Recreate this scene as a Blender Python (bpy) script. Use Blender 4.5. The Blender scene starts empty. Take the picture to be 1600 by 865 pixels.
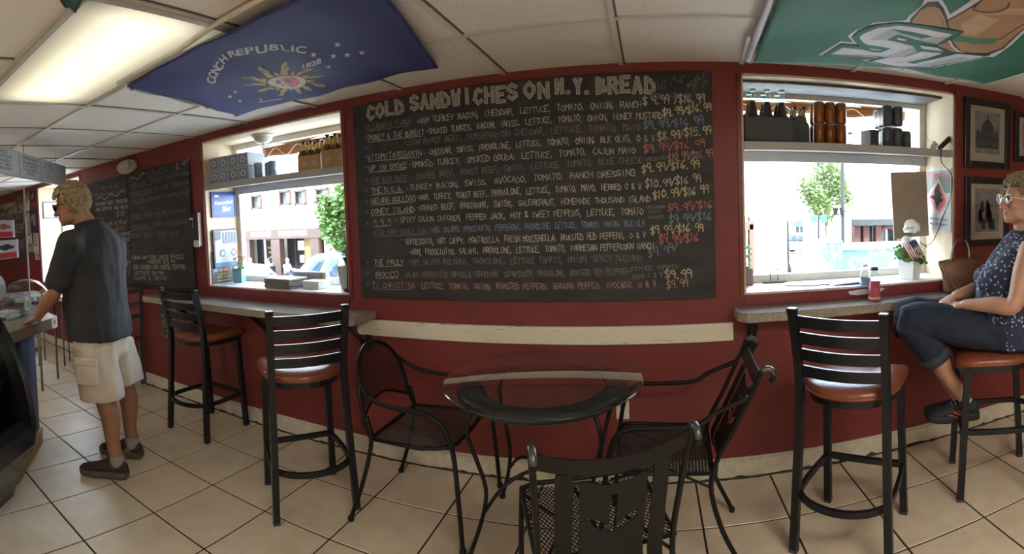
import bpy, bmesh, math, random
from mathutils import Vector, Matrix
from math import sin, cos, pi, radians, sqrt, atan2, tan

random.seed(7)
SC = bpy.context.scene
COL = SC.collection

# ---------------------------------------------------------------- camera
# A phone panorama: cylindrical projection, 16" floor tiles give the scale.
FPX = 797.99                 # pixels per radian of the sweep, and per unit of height
PITCH, ROLL, YAW = -.0437, .0395, .2702
VOFF = -67.0
CAM_H = 1.465
def rot_cam():
    cp, sp, cr, sr, cy, sy = cos(PITCH), sin(PITCH), cos(ROLL), sin(ROLL), cos(YAW), sin(YAW)
    return (Matrix(((cy, -sy, 0), (sy, cy, 0), (0, 0, 1))) @ Matrix(((1, 0, 0), (0, cp, -sp), (0, sp, cp)))
            @ Matrix(((cr, 0, sr), (0, 1, 0), (-sr, 0, cr))))
MC = rot_cam()
cam = bpy.data.cameras.new('panorama_camera')
cam.type = 'PANO'
cam.panorama_type = 'CENTRAL_CYLINDRICAL'
cam.central_cylindrical_range_u_min = -800 / FPX
cam.central_cylindrical_range_u_max = 800 / FPX
cam.central_cylindrical_range_v_min = -(865 - 432.5 - VOFF) / FPX
cam.central_cylindrical_range_v_max = (432.5 + VOFF) / FPX
cam.central_cylindrical_radius = 1.0
cam.clip_start = .02
cam.clip_end = 500
camo = bpy.data.objects.new('panorama_camera', cam)
COL.objects.link(camo)
xa, ya, za = MC @ Vector((1, 0, 0)), MC @ Vector((0, 0, 1)), MC @ Vector((0, -1, 0))
camo.matrix_world = Matrix(((xa.x, ya.x, za.x, 0), (xa.y, ya.y, za.y, 0), (xa.z, ya.z, za.z, CAM_H), (0, 0, 0, 1)))
SC.camera = camo

# ---------------------------------------------------------------- light and exposure
SC.view_settings.view_transform = 'Standard'
SC.view_settings.look = 'None'
SC.view_settings.gamma = 1
SC.view_settings.exposure = EXPOSURE = 1.13
SC.view_settings.use_curve_mapping = False
SC.cycles.use_denoising = True
SC.cycles.max_bounces = 10
SC.cycles.diffuse_bounces = 6
SC.cycles.glossy_bounces = 4
SC.cycles.transparent_max_bounces = 24
SC.cycles.sample_clamp_indirect = 8
world = bpy.data.worlds.new('daylight_sky')
SC.world = world
world.use_nodes = True
wn = world.node_tree
for n_ in list(wn.nodes): wn.nodes.remove(n_)
wo = wn.nodes.new('ShaderNodeOutputWorld')
wb = wn.nodes.new('ShaderNodeBackground')
wg = wn.nodes.new('ShaderNodeTexCoord')
wm = wn.nodes.new('ShaderNodeSeparateXYZ')
wr = wn.nodes.new('ShaderNodeValToRGB')
wr.color_ramp.elements[0].position = .45; wr.color_ramp.elements[0].color = (.80, .80, .78, 1)
wr.color_ramp.elements[1].position = .75; wr.color_ramp.elements[1].color = (.62, .78, 1.0, 1)
mp = wn.nodes.new('ShaderNodeMapRange')
mp.inputs['From Min'].default_value = -1; mp.inputs['From Max'].default_value = 1
wn.links.new(wg.outputs['Generated'], wm.inputs[0])
wn.links.new(wm.outputs['Z'], mp.inputs['Value'])
wn.links.new(mp.outputs[0], wr.inputs[0])
wn.links.new(wr.outputs[0], wb.inputs['Color'])
wb.inputs['Strength'].default_value = SKY = 8.0
wn.links.new(wb.outputs[0], wo.inputs[0])

def lamp(name, kind, loc, energy, color=(1, 1, 1), rot=(0, 0, 0), **kw):
    l = bpy.data.lights.new(name, kind)
    l.energy = energy; l.color = color
    for k, v in kw.items(): setattr(l, k, v)
    o = bpy.data.objects.new(name, l)
    o.location = loc; o.rotation_euler = rot
    COL.objects.link(o)
    return o
# the sun stands behind the building and lights the street and the fronts across it
lamp('sun_light', 'SUN', (0, -10, 30), 8.0, (1, .96, .88), (radians(38), radians(8), 0), angle=radians(.6))
# light portals in the three window openings (they only guide sampling of the sky)
D, CZ = 2.650, 2.200
WINS = {1: (-6.68, -5.34, .82, 2.15), 2: (-3.13, -1.785, .985, 2.145), 3: (.49, 1.80, .985, 2.15)}
for k, (x0, x1, z0, z1) in WINS.items():
    p = lamp('window_portal', 'AREA', ((x0 + x1) / 2, D + .37, (z0 + z1) / 2), 1, rot=(radians(-90), 0, 0),
             shape='RECTANGLE', size=x1 - x0, size_y=z1 - z0)
    p.data.cycles.is_portal = True

# ---------------------------------------------------------------- helpers
def P(x, y, Y=None, Z=None, X=None):
    """The room point seen at photo position (x, y) on the plane Y=, Z= or X=."""
    th = (x - 800) / FPX; v = (432.5 + VOFF - y) / FPX
    d = MC @ Vector((sin(th), cos(th), v))
    o = Vector((0, 0, CAM_H))
    t = (Y / d.y) if Y is not None else ((Z - CAM_H) / d.z if Z is not None else X / d.x)
    return o + d * t

MATS = {}
def mat(name, col, rough=.6, metal=0., vary=.08, scale=12., bump=0., bscale=60., spec=.5, emit=None, es=0., coat=0., stretch=None):
    """A procedural material: base colour broken up by noise, optional bump."""
    if name in MATS: return MATS[name]
    m = bpy.data.materials.new(name); m.use_nodes = True
    nt = m.node_tree; b = nt.nodes['Principled BSDF']
    tc = nt.nodes.new('ShaderNodeTexCoord')
    src = tc.outputs['Object']
    if stretch:
        mpn = nt.nodes.new('ShaderNodeMapping'); mpn.inputs['Scale'].default_value = stretch
        nt.links.new(src, mpn.inputs[0]); src = mpn.outputs[0]
    if vary > 0:
        n = nt.nodes.new('ShaderNodeTexNoise'); n.inputs['Scale'].default_value = scale; n.inputs['Detail'].default_value = 4
        r = nt.nodes.new('ShaderNodeValToRGB')
        r.color_ramp.elements[0].position = .3; r.color_ramp.elements[1].position = .7
        r.color_ramp.elements[0].color = tuple(max(0, c * (1 - vary)) for c in col) + (1,)
        r.color_ramp.elements[1].color = tuple(min(1, c * (1 + vary)) for c in col) + (1,)
        nt.links.new(src, n.inputs['Vector']); nt.links.new(n.outputs['Fac'], r.inputs[0])
        nt.links.new(r.outputs[0], b.inputs['Base Color'])
    else:
        b.inputs['Base Color'].default_value = tuple(col) + (1,)
    b.inputs['Roughness'].default_value = rough
    b.inputs['Metallic'].default_value = metal
    b.inputs['Specular IOR Level'].default_value = spec
    b.inputs['Coat Weight'].default_value = coat
    if emit:
        b.inputs['Emission Color'].default_value = tuple(emit) + (1,); b.inputs['Emission Strength'].default_value = es
    if bump > 0:
        n2 = nt.nodes.new('ShaderNodeTexNoise'); n2.inputs['Scale'].default_value = bscale; n2.inputs['Detail'].default_value = 3
        bp = nt.nodes.new('ShaderNodeBump'); bp.inputs['Strength'].default_value = bump; bp.inputs['Distance'].default_value = .01
        nt.links.new(src, n2.inputs['Vector']); nt.links.new(n2.outputs['Fac'], bp.inputs['Height'])
        nt.links.new(bp.outputs[0], b.inputs['Normal'])
    MATS[name] = m
    return m

def glass(name, tint=(1, 1, 1), rough=0., ior=1.45, gain=1.0):
    """Thin clear glass or plastic: lets light straight through, mirrors by Fresnel."""
    if name in MATS: return MATS[name]
    m = bpy.data.materials.new(name); m.use_nodes = True
    nt = m.node_tree
    for n in list(nt.nodes): nt.nodes.remove(n)
    o = nt.nodes.new('ShaderNodeOutputMaterial'); mx = nt.nodes.new('ShaderNodeMixShader')
    t = nt.nodes.new('ShaderNodeBsdfTransparent'); t.inputs[0].default_value = tuple(tint) + (1,)
    g = nt.nodes.new('ShaderNodeBsdfGlossy'); g.inputs['Roughness'].default_value = rough
    f = nt.nodes.new('ShaderNodeFresnel'); f.inputs[0].default_value = ior
    k = nt.nodes.new('ShaderNodeMath'); k.operation = 'MULTIPLY'; k.inputs[1].default_value = gain; k.use_clamp = True
    geo = nt.nodes.new('ShaderNodeNewGeometry'); inv = nt.nodes.new('ShaderNodeMath'); inv.operation = 'SUBTRACT'; inv.inputs[0].default_value = 1
    k2 = nt.nodes.new('ShaderNodeMath'); k2.operation = 'MULTIPLY'          # the far face of a sheet does not mirror again
    nt.links.new(geo.outputs['Backfacing'], inv.inputs[1]); nt.links.new(f.outputs[0], k.inputs[0])
    nt.links.new(k.outputs[0], k2.inputs[0]); nt.links.new(inv.outputs[0], k2.inputs[1]); nt.links.new(k2.outputs[0], mx.inputs[0])
    nt.links.new(t.outputs[0], mx.inputs[1]); nt.links.new(g.outputs[0], mx.inputs[2])
    nt.links.new(mx.outputs[0], o.inputs[0])
    MATS[name] = m
    return m

def leafy(name, col, vary=.3, scale=20, through=.45):
    """Thin leaf, petal or cloth: part of the light passes through it."""
    m = mat(name, col, .6, vary=vary, scale=scale)
    nt = m.node_tree
    if nt.nodes.get('through'): return m
    b = nt.nodes['Principled BSDF']; out = nt.nodes['Material Output']
    t = nt.nodes.new('ShaderNodeBsdfTranslucent'); t.name = 'through'; mx = nt.nodes.new('ShaderNodeMixShader'); mx.inputs[0].default_value = through
    src = b.inputs['Base Color'].links[0].from_socket
    nt.links.new(src, t.inputs['Color']); nt.links.new(b.outputs[0], mx.inputs[1]); nt.links.new(t.outputs[0], mx.inputs[2]); nt.links.new(mx.outputs[0], out.inputs['Surface'])
    return m

class MB:
    """Collects shapes and links them as ONE mesh object."""
    def __init__(s): s.v = []; s.f = []; s.m = []; s.sm = []
    def add(s, vs, fs, mi=0, smooth=False):
        o = len(s.v); s.v += [tuple(v) for v in vs]
        for f in fs: s.f.append([o + i for i in f]); s.m.append(mi); s.sm.append(smooth)
        return s
    def box(s, c, d, rot=None, bev=0., mi=0):
        """Box centred at c with full size d; bev cuts the edges; rot is a 3x3 or a z angle."""
        hx, hy, hz = d[0] / 2, d[1] / 2, d[2] / 2
        if isinstance(rot, (int, float)): rot = Matrix.Rotation(rot, 3, 'Z')
        c = Vector(c)
        tr = (lambda p: c + (rot @ Vector(p) if rot is not None else Vector(p)))
        if bev <= 0:
            vs = [tr((x, y, z)) for x in (-hx, hx) for y in (-hy, hy) for z in (-hz, hz)]
            return s.add(vs, [(0, 1, 3, 2), (4, 6, 7, 5), (0, 4, 5, 1), (2, 3, 7, 6), (0, 2, 6, 4), (1, 5, 7, 3)], mi)
        b = min(bev, hx * .98, hy * .98, hz * .98)
        bm = bmesh.new(); bmesh.ops.create_cube(bm, size=1)
        for v in bm.verts: v.co = (v.co.x * 2 * hx, v.co.y * 2 * hy, v.co.z * 2 * hz)
        bmesh.ops.bevel(bm, geom=list(bm.edges), offset=b, segments=2, affect='EDGES', profile=.5)
        bm.verts.index_update()
        s.add([tr(v.co) for v in bm.verts], [[v.index for v in f.verts] for f in bm.faces], mi)
        bm.free(); return s
    def tube(s, pts, r, n=10, closed=False, caps=True, mi=0, square=False, up=None, smooth=True):
        """Tube along pts; r is one radius or a list; square gives a flat-sided bar (r may be (rx, ry))."""
        pts = [Vector(p) for p in pts]; N = len(pts)
        rs = r if isinstance(r, list) else [r] * N
        T = []
        for i in range(N):
            a = pts[(i - 1) % N] if (closed or i > 0) else pts[i]
            b = pts[(i + 1) % N] if (closed or i < N - 1) else pts[i]
            T.append((b - a).normalized())
        u = Vector(up) if up is not None else (Vector((0, 0, 1)) if abs(T[0].z) < .9 else Vector((0, 1, 0)))
        u = (u - T[0] * u.dot(T[0])).normalized()
        ang = [(pi / 4 + pi / 2 * k) for k in range(4)] if square else [2 * pi * k / n for k in range(n)]
        n = len(ang); vs = []
        for i in range(N):
            u = (u - T[i] * u.dot(T[i])).normalized(); w = T[i].cross(u)
            q = rs[i]; qx, qy = q if isinstance(q, tuple) else (q, q)
            g = sqrt(2) if square else 1
            for a in ang: vs.append(pts[i] + u * cos(a) * qx * g + w * sin(a) * qy * g)
        fs = []
        for i in range(N if closed else N - 1):
            j = (i + 1) % N
            for k in range(n): fs.append((i * n + k, i * n + (k + 1) % n, j * n + (k + 1) % n, j * n + k))
        if caps and not closed: fs += [tuple(range(n - 1, -1, -1)), tuple((N - 1) * n + k for k in range(n))]
        return s.add(vs, fs, mi, smooth and not square)
    def lathe(s, prof, c=(0, 0, 0), n=24, mi=0, smooth=True, axis=None):
        """Profile [(r, z), ...] turned about z at c (axis: 3x3 that maps z elsewhere)."""
        c = Vector(c); vs = []; fs = []
        for r, z in prof:
            for k in range(n):
                p = Vector((r * cos(2 * pi * k / n), r * sin(2 * pi * k / n), z))
                vs.append(c + (axis @ p if axis is not None else p))
        for i in range(len(prof) - 1):
            for k in range(n): fs.append((i * n + k, i * n + (k + 1) % n, (i + 1) * n + (k + 1) % n, (i + 1) * n + k))
        if prof[0][0] < .002: fs.append(tuple(range(n - 1, -1, -1)))
        if prof[-1][0] < .002: fs.append(tuple((len(prof) - 1) * n + k for k in range(n)))
        return s.add(vs, fs, mi, smooth)
    def ell(s, c, r, rot=None, n=16, m=10, mi=0):
        c = Vector(c); vs = []; fs = []
        rr = (r, r, r) if isinstance(r, (int, float)) else r
        for i in range(m + 1):
            t = pi * i / m
            for k in range(n):
                p = Vector((rr[0] * sin(t) * cos(2 * pi * k / n), rr[1] * sin(t) * sin(2 * pi * k / n), rr[2] * cos(t)))
                vs.append(c + (rot @ p if rot is not None else p))
        for i in range(m):
            for k in range(n): fs.append((i * n + k, (i + 1) * n + k, (i + 1) * n + (k + 1) % n, i * n + (k + 1) % n))
        return s.add(vs, fs, mi, True)
    def prism(s, poly, fn, t, mi=0):
        """2D polygon poly, mapped by fn(u, v, w) to 3D, thickness t along w."""
        n = len(poly)
        vs = [fn(u, v, 0) for u, v in poly] + [fn(u, v, t) for u, v in poly]
        fs = [tuple(range(n)), tuple(range(2 * n - 1, n - 1, -1))] + [(i, i + n, (i + 1) % n + n, (i + 1) % n) for i in range(n)]
        return s.add(vs, fs, mi)
    def loft(s, rings, mi=0, caps=True, smooth=True):
        n = len(rings[0]); vs = [p for r in rings for p in r]; fs = []
        for i in range(len(rings) - 1):
            for k in range(n): fs.append((i * n + k, i * n + (k + 1) % n, (i + 1) * n + (k + 1) % n, (i + 1) * n + k))
        if caps: fs += [tuple(range(n - 1, -1, -1)), tuple((len(rings) - 1) * n + k for k in range(n))]
        return s.add(vs, fs, mi, smooth)
    def grid(s, fn, nu, nv, mi=0, smooth=True, thick=0.):
        """Sheet fn(u, v), u and v in 0..1; thick gives it a back."""
        vs = [Vector(fn(i / nu, j / nv)) for i in range(nu + 1) for j in range(nv + 1)]
        W = nv + 1
        fs = [(i * W + j, (i + 1) * W + j, (i + 1) * W + j + 1, i * W + j + 1) for i in range(nu) for j in range(nv)]
        if not thick: return s.add(vs, fs, mi, smooth)
        N = len(vs); nrm = [Vector((0, 0, 0)) for _ in vs]
        for f in fs:
            q = (vs[f[1]] - vs[f[0]]).cross(vs[f[3]] - vs[f[0]])
            for i in f: nrm[i] += q
        back = [v + (q.normalized() if q.length > 0 else Vector((0, 0, 1))) * thick for v, q in zip(vs, nrm)]
        fb = [tuple(N + i for i in reversed(f)) for f in fs]
        rim = [i * W for i in range(nu + 1)] + [nu * W + j for j in range(1, W)] + [i * W + nv for i in range(nu - 1, -1, -1)] + [j for j in range(nv - 1, 0, -1)]
        fr = [(rim[k], N + rim[k], N + rim[(k + 1) % len(rim)], rim[(k + 1) % len(rim)]) for k in range(len(rim))]
        return s.add(vs + back, fs + fb + fr, mi, smooth)
    def build(s, name, mats, parent=None, fix=True):
        me = bpy.data.meshes.new(name); me.from_pydata(s.v, [], s.f)
        for m in (mats if isinstance(mats, (list, tuple)) else [mats]): me.materials.append(m)
        me.polygons.foreach_set('material_index', s.m); me.polygons.foreach_set('use_smooth', s.sm)
        if fix and len(s.f) < 60000:
            bm = bmesh.new(); bm.from_mesh(me); bmesh.ops.recalc_face_normals(bm, faces=bm.faces); bm.to_mesh(me); bm.free()
        me.update()
        o = bpy.data.objects.new(name, me); COL.objects.link(o)
        if parent: o.parent = parent
        return o

def tag(o, label, cat, group=None, kind=None):
    o['label'] = label; o['category'] = cat
    if group: o['group'] = group
    if kind: o['kind'] = kind
    return o
def thing(name, label, cat, loc=(0, 0, 0), rz=0, group=None):
    o = bpy.data.objects.new(name, None); COL.objects.link(o)
    o.location = loc; o.rotation_euler = (0, 0, rz); o.empty_display_size = .05
    return tag(o, label, cat, group)
def struct(o, label=None):
    o['kind'] = 'structure'
    if label: o['label'] = label
    return o
def copy_tree(o, parent=None):
    c = o.copy(); COL.objects.link(c)
    if parent: c.parent = parent
    for ch in list(o.children): copy_tree(ch, c)
    return c
def dup(o, loc, rz, label, group=None):
    c = copy_tree(o); c.location = loc; c.rotation_euler = (0, 0, rz); c['label'] = label
    if group: c['group'] = group
    return c
def arc(c, r, a0, a1, n=12, z=0.):
    return [(c[0] + r * cos(a0 + (a1 - a0) * i / n), c[1] + r * sin(a0 + (a1 - a0) * i / n), z) for i in range(n + 1)]
def spline(pts, n=8):
    """Catmull-Rom through pts."""
    p = [Vector(q) for q in pts]; p = [p[0] * 2 - p[1]] + p + [p[-1] * 2 - p[-2]]; out = []
    for i in range(1, len(p) - 2):
        for k in range(n):
            t = k / n; a, b, c, d = p[i - 1], p[i], p[i + 1], p[i + 2]
            out.append(.5 * ((2 * b) + (c - a) * t + (2 * a - 5 * b + 4 * c - d) * t * t + (3 * b - a - 3 * c + d) * t ** 3))
    out.append(p[-2]); return out

_tc = {}
def text2d(s, bold=0.):
    """Outline lettering of the built-in font as flat triangles, cap height about 1: (verts2d, faces, width)."""
    k = (s, bold)
    if k in _tc: return _tc[k]
    cu = bpy.data.curves.new('lettering', 'FONT'); cu.body = s; cu.size = 1.4; cu.offset = bold; cu.resolution_u = 3
    o = bpy.data.objects.new('lettering', cu); COL.objects.link(o)
    me = bpy.data.meshes.new_from_object(o.evaluated_get(bpy.context.evaluated_depsgraph_get()))
    vs = [(v.co.x, v.co.y) for v in me.vertices]; fs = [tuple(p.vertices) for p in me.polygons]
    bpy.data.objects.remove(o); bpy.data.curves.remove(cu); bpy.data.meshes.remove(me)
    xs = [v[0] for v in vs] or [0]
    x0 = min(xs); vs = [(a - x0, b) for a, b in vs]
    _tc[k] = (vs, fs, max(xs) - x0); return _tc[k]
def put_text(mb, s, fn, u, v, h, width=None, align='c', mi=0, bold=0.):
    """Lay lettering at (u, v) baseline on surface fn(u, v); h cap height; width squeezes it."""
    vs, fs, w = text2d(s, bold)
    sx = h if width is None else width / max(w, 1e-6)
    off = {'c': -w * sx / 2, 'l': 0, 'r': -w * sx}[align]
    mb.add([fn(u + off + a * sx, v + b * h) for a, b in vs], fs, mi)
# ---------------------------------------------------------------- the room's materials
def mat_floor():
    m = bpy.data.materials.new('cream_floor_tile'); m.use_nodes = True; nt = m.node_tree; b = nt.nodes['Principled BSDF']
    tc = nt.nodes.new('ShaderNodeTexCoord')
    n = nt.nodes.new('ShaderNodeTexNoise'); n.inputs['Scale'].default_value = 5; n.inputs['Detail'].default_value = 6; n.inputs['Roughness'].default_value = .65
    r = nt.nodes.new('ShaderNodeValToRGB')
    r.color_ramp.elements[0].position = .3; r.color_ramp.elements[0].color = (.58, .475, .35, 1)
    r.color_ramp.elements[1].position = .72; r.color_ramp.elements[1].color = (.74, .645, .51, 1)
    nt.links.new(tc.outputs['Object'], n.inputs['Vector']); nt.links.new(n.outputs['Fac'], r.inputs[0])
    nt.links.new(r.outputs[0], b.inputs['Base Color'])
    n2 = nt.nodes.new('ShaderNodeTexNoise'); n2.inputs['Scale'].default_value = 30
    mr = nt.nodes.new('ShaderNodeMapRange'); mr.inputs['To Min'].default_value = .30; mr.inputs['To Max'].default_value = .46
    nt.links.new(tc.outputs['Object'], n2.inputs['Vector']); nt.links.new(n2.outputs['Fac'], mr.inputs[0]); nt.links.new(mr.outputs[0], b.inputs['Roughness'])
    return m
def mat_ceiling():
    m = bpy.data.materials.new('pinholed_ceiling_tile'); m.use_nodes = True; nt = m.node_tree; b = nt.nodes['Principled BSDF']
    tc = nt.nodes.new('ShaderNodeTexCoord')
    n = nt.nodes.new('ShaderNodeTexVoronoi'); n.inputs['Scale'].default_value = 60; n.inputs['Randomness'].default_value = 1
    r = nt.nodes.new('ShaderNodeValToRGB'); r.color_ramp.interpolation = 'CONSTANT'
    r.color_ramp.elements[0].position = 0; r.color_ramp.elements[0].color = (.22, .2, .18, 1)
    r.color_ramp.elements[1].position = .13; r.color_ramp.elements[1].color = (.74, .72, .68, 1)
    n2 = nt.nodes.new('ShaderNodeTexNoise'); n2.inputs['Scale'].default_value = 9
    mx = nt.nodes.new('ShaderNodeMix'); mx.data_type = 'RGBA'; mx.inputs['Factor'].default_value = 1
    cmp = nt.nodes.new('ShaderNodeMapRange'); cmp.inputs['From Min'].default_value = .42; cmp.inputs['From Max'].default_value = .5
    nt.links.new(tc.outputs['Object'], n.inputs['Vector']); nt.links.new(tc.outputs['Object'], n2.inputs['Vector'])
    nt.links.new(n.outputs['Distance'], r.inputs[0]); nt.links.new(n2.outputs['Fac'], cmp.inputs[0])
    mx.inputs[6].default_value = (.74, .72, .68, 1)
    nt.links.new(cmp.outputs[0], mx.inputs['Factor']); nt.links.new(r.outputs[0], mx.inputs[7]); nt.links.new(mx.outputs[2], b.inputs['Base Color'])
    b.inputs['Roughness'].default_value = .9
    return m
def mat_slate():
    m = bpy.data.materials.new('smeared_chalkboard_slate'); m.use_nodes = True; nt = m.node_tree; b = nt.nodes['Principled BSDF']
    tc = nt.nodes.new('ShaderNodeTexCoord'); mpn = nt.nodes.new('ShaderNodeMapping'); mpn.inputs['Scale'].default_value = (1.2, 1, 4)
    n = nt.nodes.new('ShaderNodeTexNoise'); n.inputs['Scale'].default_value = 3; n.inputs['Detail'].default_value = 6
    r = nt.nodes.new('ShaderNodeValToRGB')
    r.color_ramp.elements[0].position = .3; r.color_ramp.elements[0].color = (.017, .017, .019, 1)
    r.color_ramp.elements[1].position = .8; r.color_ramp.elements[1].color = (.05, .05, .055, 1)
    nt.links.new(tc.outputs['Object'], mpn.inputs[0]); nt.links.new(mpn.outputs[0], n.inputs['Vector']); nt.links.new(n.outputs['Fac'], r.inputs[0])
    nt.links.new(r.outputs[0], b.inputs['Base Color']); b.inputs['Roughness'].default_value = .62
    return m
M_FLOOR, M_CEIL, M_SLATE = mat_floor(), mat_ceiling(), mat_slate()
M_GROUT = mat('dark_grout', (.014, .011, .010), .9)
M_RED = mat('red_wall_paint', (.19, .030, .030), .5, vary=.10, scale=3, bump=.05, bscale=90)
M_REDT = mat('red_gloss_trim_paint', (.20, .034, .034), .4)
M_CREAM = mat('cream_reveal_paint', (.66, .54, .38), .6, vary=.06, bump=.06, bscale=50)
M_BACK = mat('pale_plaster', (.62, .55, .47), .8)
M_TEE = mat('white_ceiling_tee', (.62, .60, .56), .5, vary=.04)
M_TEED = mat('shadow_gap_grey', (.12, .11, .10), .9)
M_BASEB = mat('chipped_cream_baseboard', (.60, .55, .45), .5, vary=.14, scale=20)
M_GRIME = mat('black_grime_line', (.05, .04, .03), .95, vary=.5, scale=40)
M_WHITE = mat('white_paint', (.72, .70, .66), .5, vary=.05)
M_SHELF = mat('grey_shelf_paint', (.42, .42, .42), .5, vary=.05)
M_FRAMEW = mat('pale_window_frame', (.70, .68, .62), .4, vary=.05)
M_BLACK = mat('black_enamel', (.012, .012, .014), .35, vary=.2, scale=30)
M_GLASS = glass('window_glass', (.97, .985, .98))

# ---------------------------------------------------------------- floor: one mesh, tiles with sunk grout
S = .4064; TX0, TY0 = -2.4903 * S, 6.5055 * S
XL, XR, YB = -10.2, 4.6, -4.2
mb = MB(); g = .0046
ilo, ihi = int((XL - TX0) / S) - 1, int((XR - TX0) / S) + 1
jlo, jhi = -1, int((TY0 - YB) / S) + 1
mb.add([(XL - .2, YB - .2, -.003), (XR + .2, YB - .2, -.003), (XR + .2, D + .45, -.003), (XL - .2, D + .45, -.003)], [(0, 1, 2, 3)], 1)
for i in range(ilo, ihi + 1):
    for j in range(jlo, jhi + 1):
        x0, x1 = TX0 + i * S + g, TX0 + (i + 1) * S - g; y1, y0 = TY0 - j * S - g, TY0 - (j + 1) * S + g
        b = .002
        mb.add([(x0, y0, -.003), (x1, y0, -.003), (x1, y1, -.003), (x0, y1, -.003), (x0 + b, y0 + b, 0), (x1 - b, y0 + b, 0), (x1 - b, y1 - b, 0), (x0 + b, y1 - b, 0)],
               [(4, 5, 6, 7), (0, 1, 5, 4), (1, 2, 6, 5), (2, 3, 7, 6), (3, 0, 4, 7)], 0)
struct(mb.build('floor', [M_FLOOR, M_GROUT]))

# ---------------------------------------------------------------- ceiling: lay-in tiles between tees; one opening per light
CXS = [-.745 + .62 * k for k in range(-16, 10)]
CYS = [2.015 - .645 * k for k in range(0, 11)]
LIGHTS = [(-2.605, -1.365, .725, 1.37), (.495, 1.735, -.565, .08), (-2.605, -1.365, -2.5, -1.855), (1.115, 2.355, -2.5, -1.855), (-5.705, -4.465, .725, 1.37), (-5.705, -4.465, -1.855, -1.21)]
mb = MB()
ys = [D] + CYS + [YB]
xs = [XL] + CXS + [XR]
for i in range(len(xs) - 1):
    for j in range(len(ys) - 1):
        cx, cy = (xs[i] + xs[i + 1]) / 2, (ys[j] + ys[j + 1]) / 2
        if any(a < cx < b and c < cy < d for a, b, c, d in LIGHTS): continue
        z = CZ + .004
        mb.add([(xs[i], ys[j], z), (xs[i + 1], ys[j], z), (xs[i + 1], ys[j + 1], z), (xs[i], ys[j + 1], z)], [(0, 1, 2, 3)], 0)
inl = lambda x, y: any(a + .02 < x < b - .02 and c + .02 < y < d - .02 for a, b, c, d in LIGHTS)
for x in CXS:
    for j in range(len(ys) - 1):
        if not inl(x, (ys[j] + ys[j + 1]) / 2):
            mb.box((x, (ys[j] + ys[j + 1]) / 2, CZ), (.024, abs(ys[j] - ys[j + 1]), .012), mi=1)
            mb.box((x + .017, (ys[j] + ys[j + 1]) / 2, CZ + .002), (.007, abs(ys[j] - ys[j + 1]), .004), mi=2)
for y in CYS:
    for i in range(len(xs) - 1):
        if not inl((xs[i] + xs[i + 1]) / 2, y):
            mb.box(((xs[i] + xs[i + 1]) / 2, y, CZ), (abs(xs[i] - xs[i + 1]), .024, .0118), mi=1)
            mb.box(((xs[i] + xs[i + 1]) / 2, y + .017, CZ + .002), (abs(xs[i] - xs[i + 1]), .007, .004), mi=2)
mb.box(((XL + XR) / 2, (D + YB) / 2, CZ + .3), (XR - XL + .4, D - YB + .8, .04), mi=0)
struct(mb.build('ceiling', [M_CEIL, M_TEE, M_TEED]))

# ---------------------------------------------------------------- walls
WT = .40
mb = MB()
edges = [XL]
for k in (1, 2, 3): edges += [WINS[k][0], WINS[k][1]]
edges += [XR]
for a, b in ((0, 1), (2, 3), (4, 5), (6, 7)):
    mb.box(((edges[a] + edges[b]) / 2, D + WT / 2, 1.1), (edges[b] - edges[a], WT, 2.9), mi=0)
for k, (x0, x1, z0, z1) in WINS.items():
    mb.box(((x0 + x1) / 2, D + WT / 2, (z0 - .35) / 2), (x1 - x0, WT, z0 + .35), mi=0)
    mb.box(((x0 + x1) / 2, D + WT / 2, (z1 + 2.55) / 2), (x1 - x0, WT, 2.55 - z1), mi=0)
struct(mb.build('wall_front', [M_RED]))
for nm, c, d in (('wall_back', ((XL + XR) / 2, YB - .1, 1.1), (XR - XL + .4, .2, 2.9)),
                 ('wall_left', (XL - .1, (D + YB) / 2, 1.1), (.2, D - YB + .8, 2.9)),
                 ('wall_right', (XR + .1, (D + YB) / 2, 1.1), (.2, D - YB + .8, 2.9))):
    struct(MB().box(c, d).build(nm, M_BACK if nm == 'wall_back' else M_RED))

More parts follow.
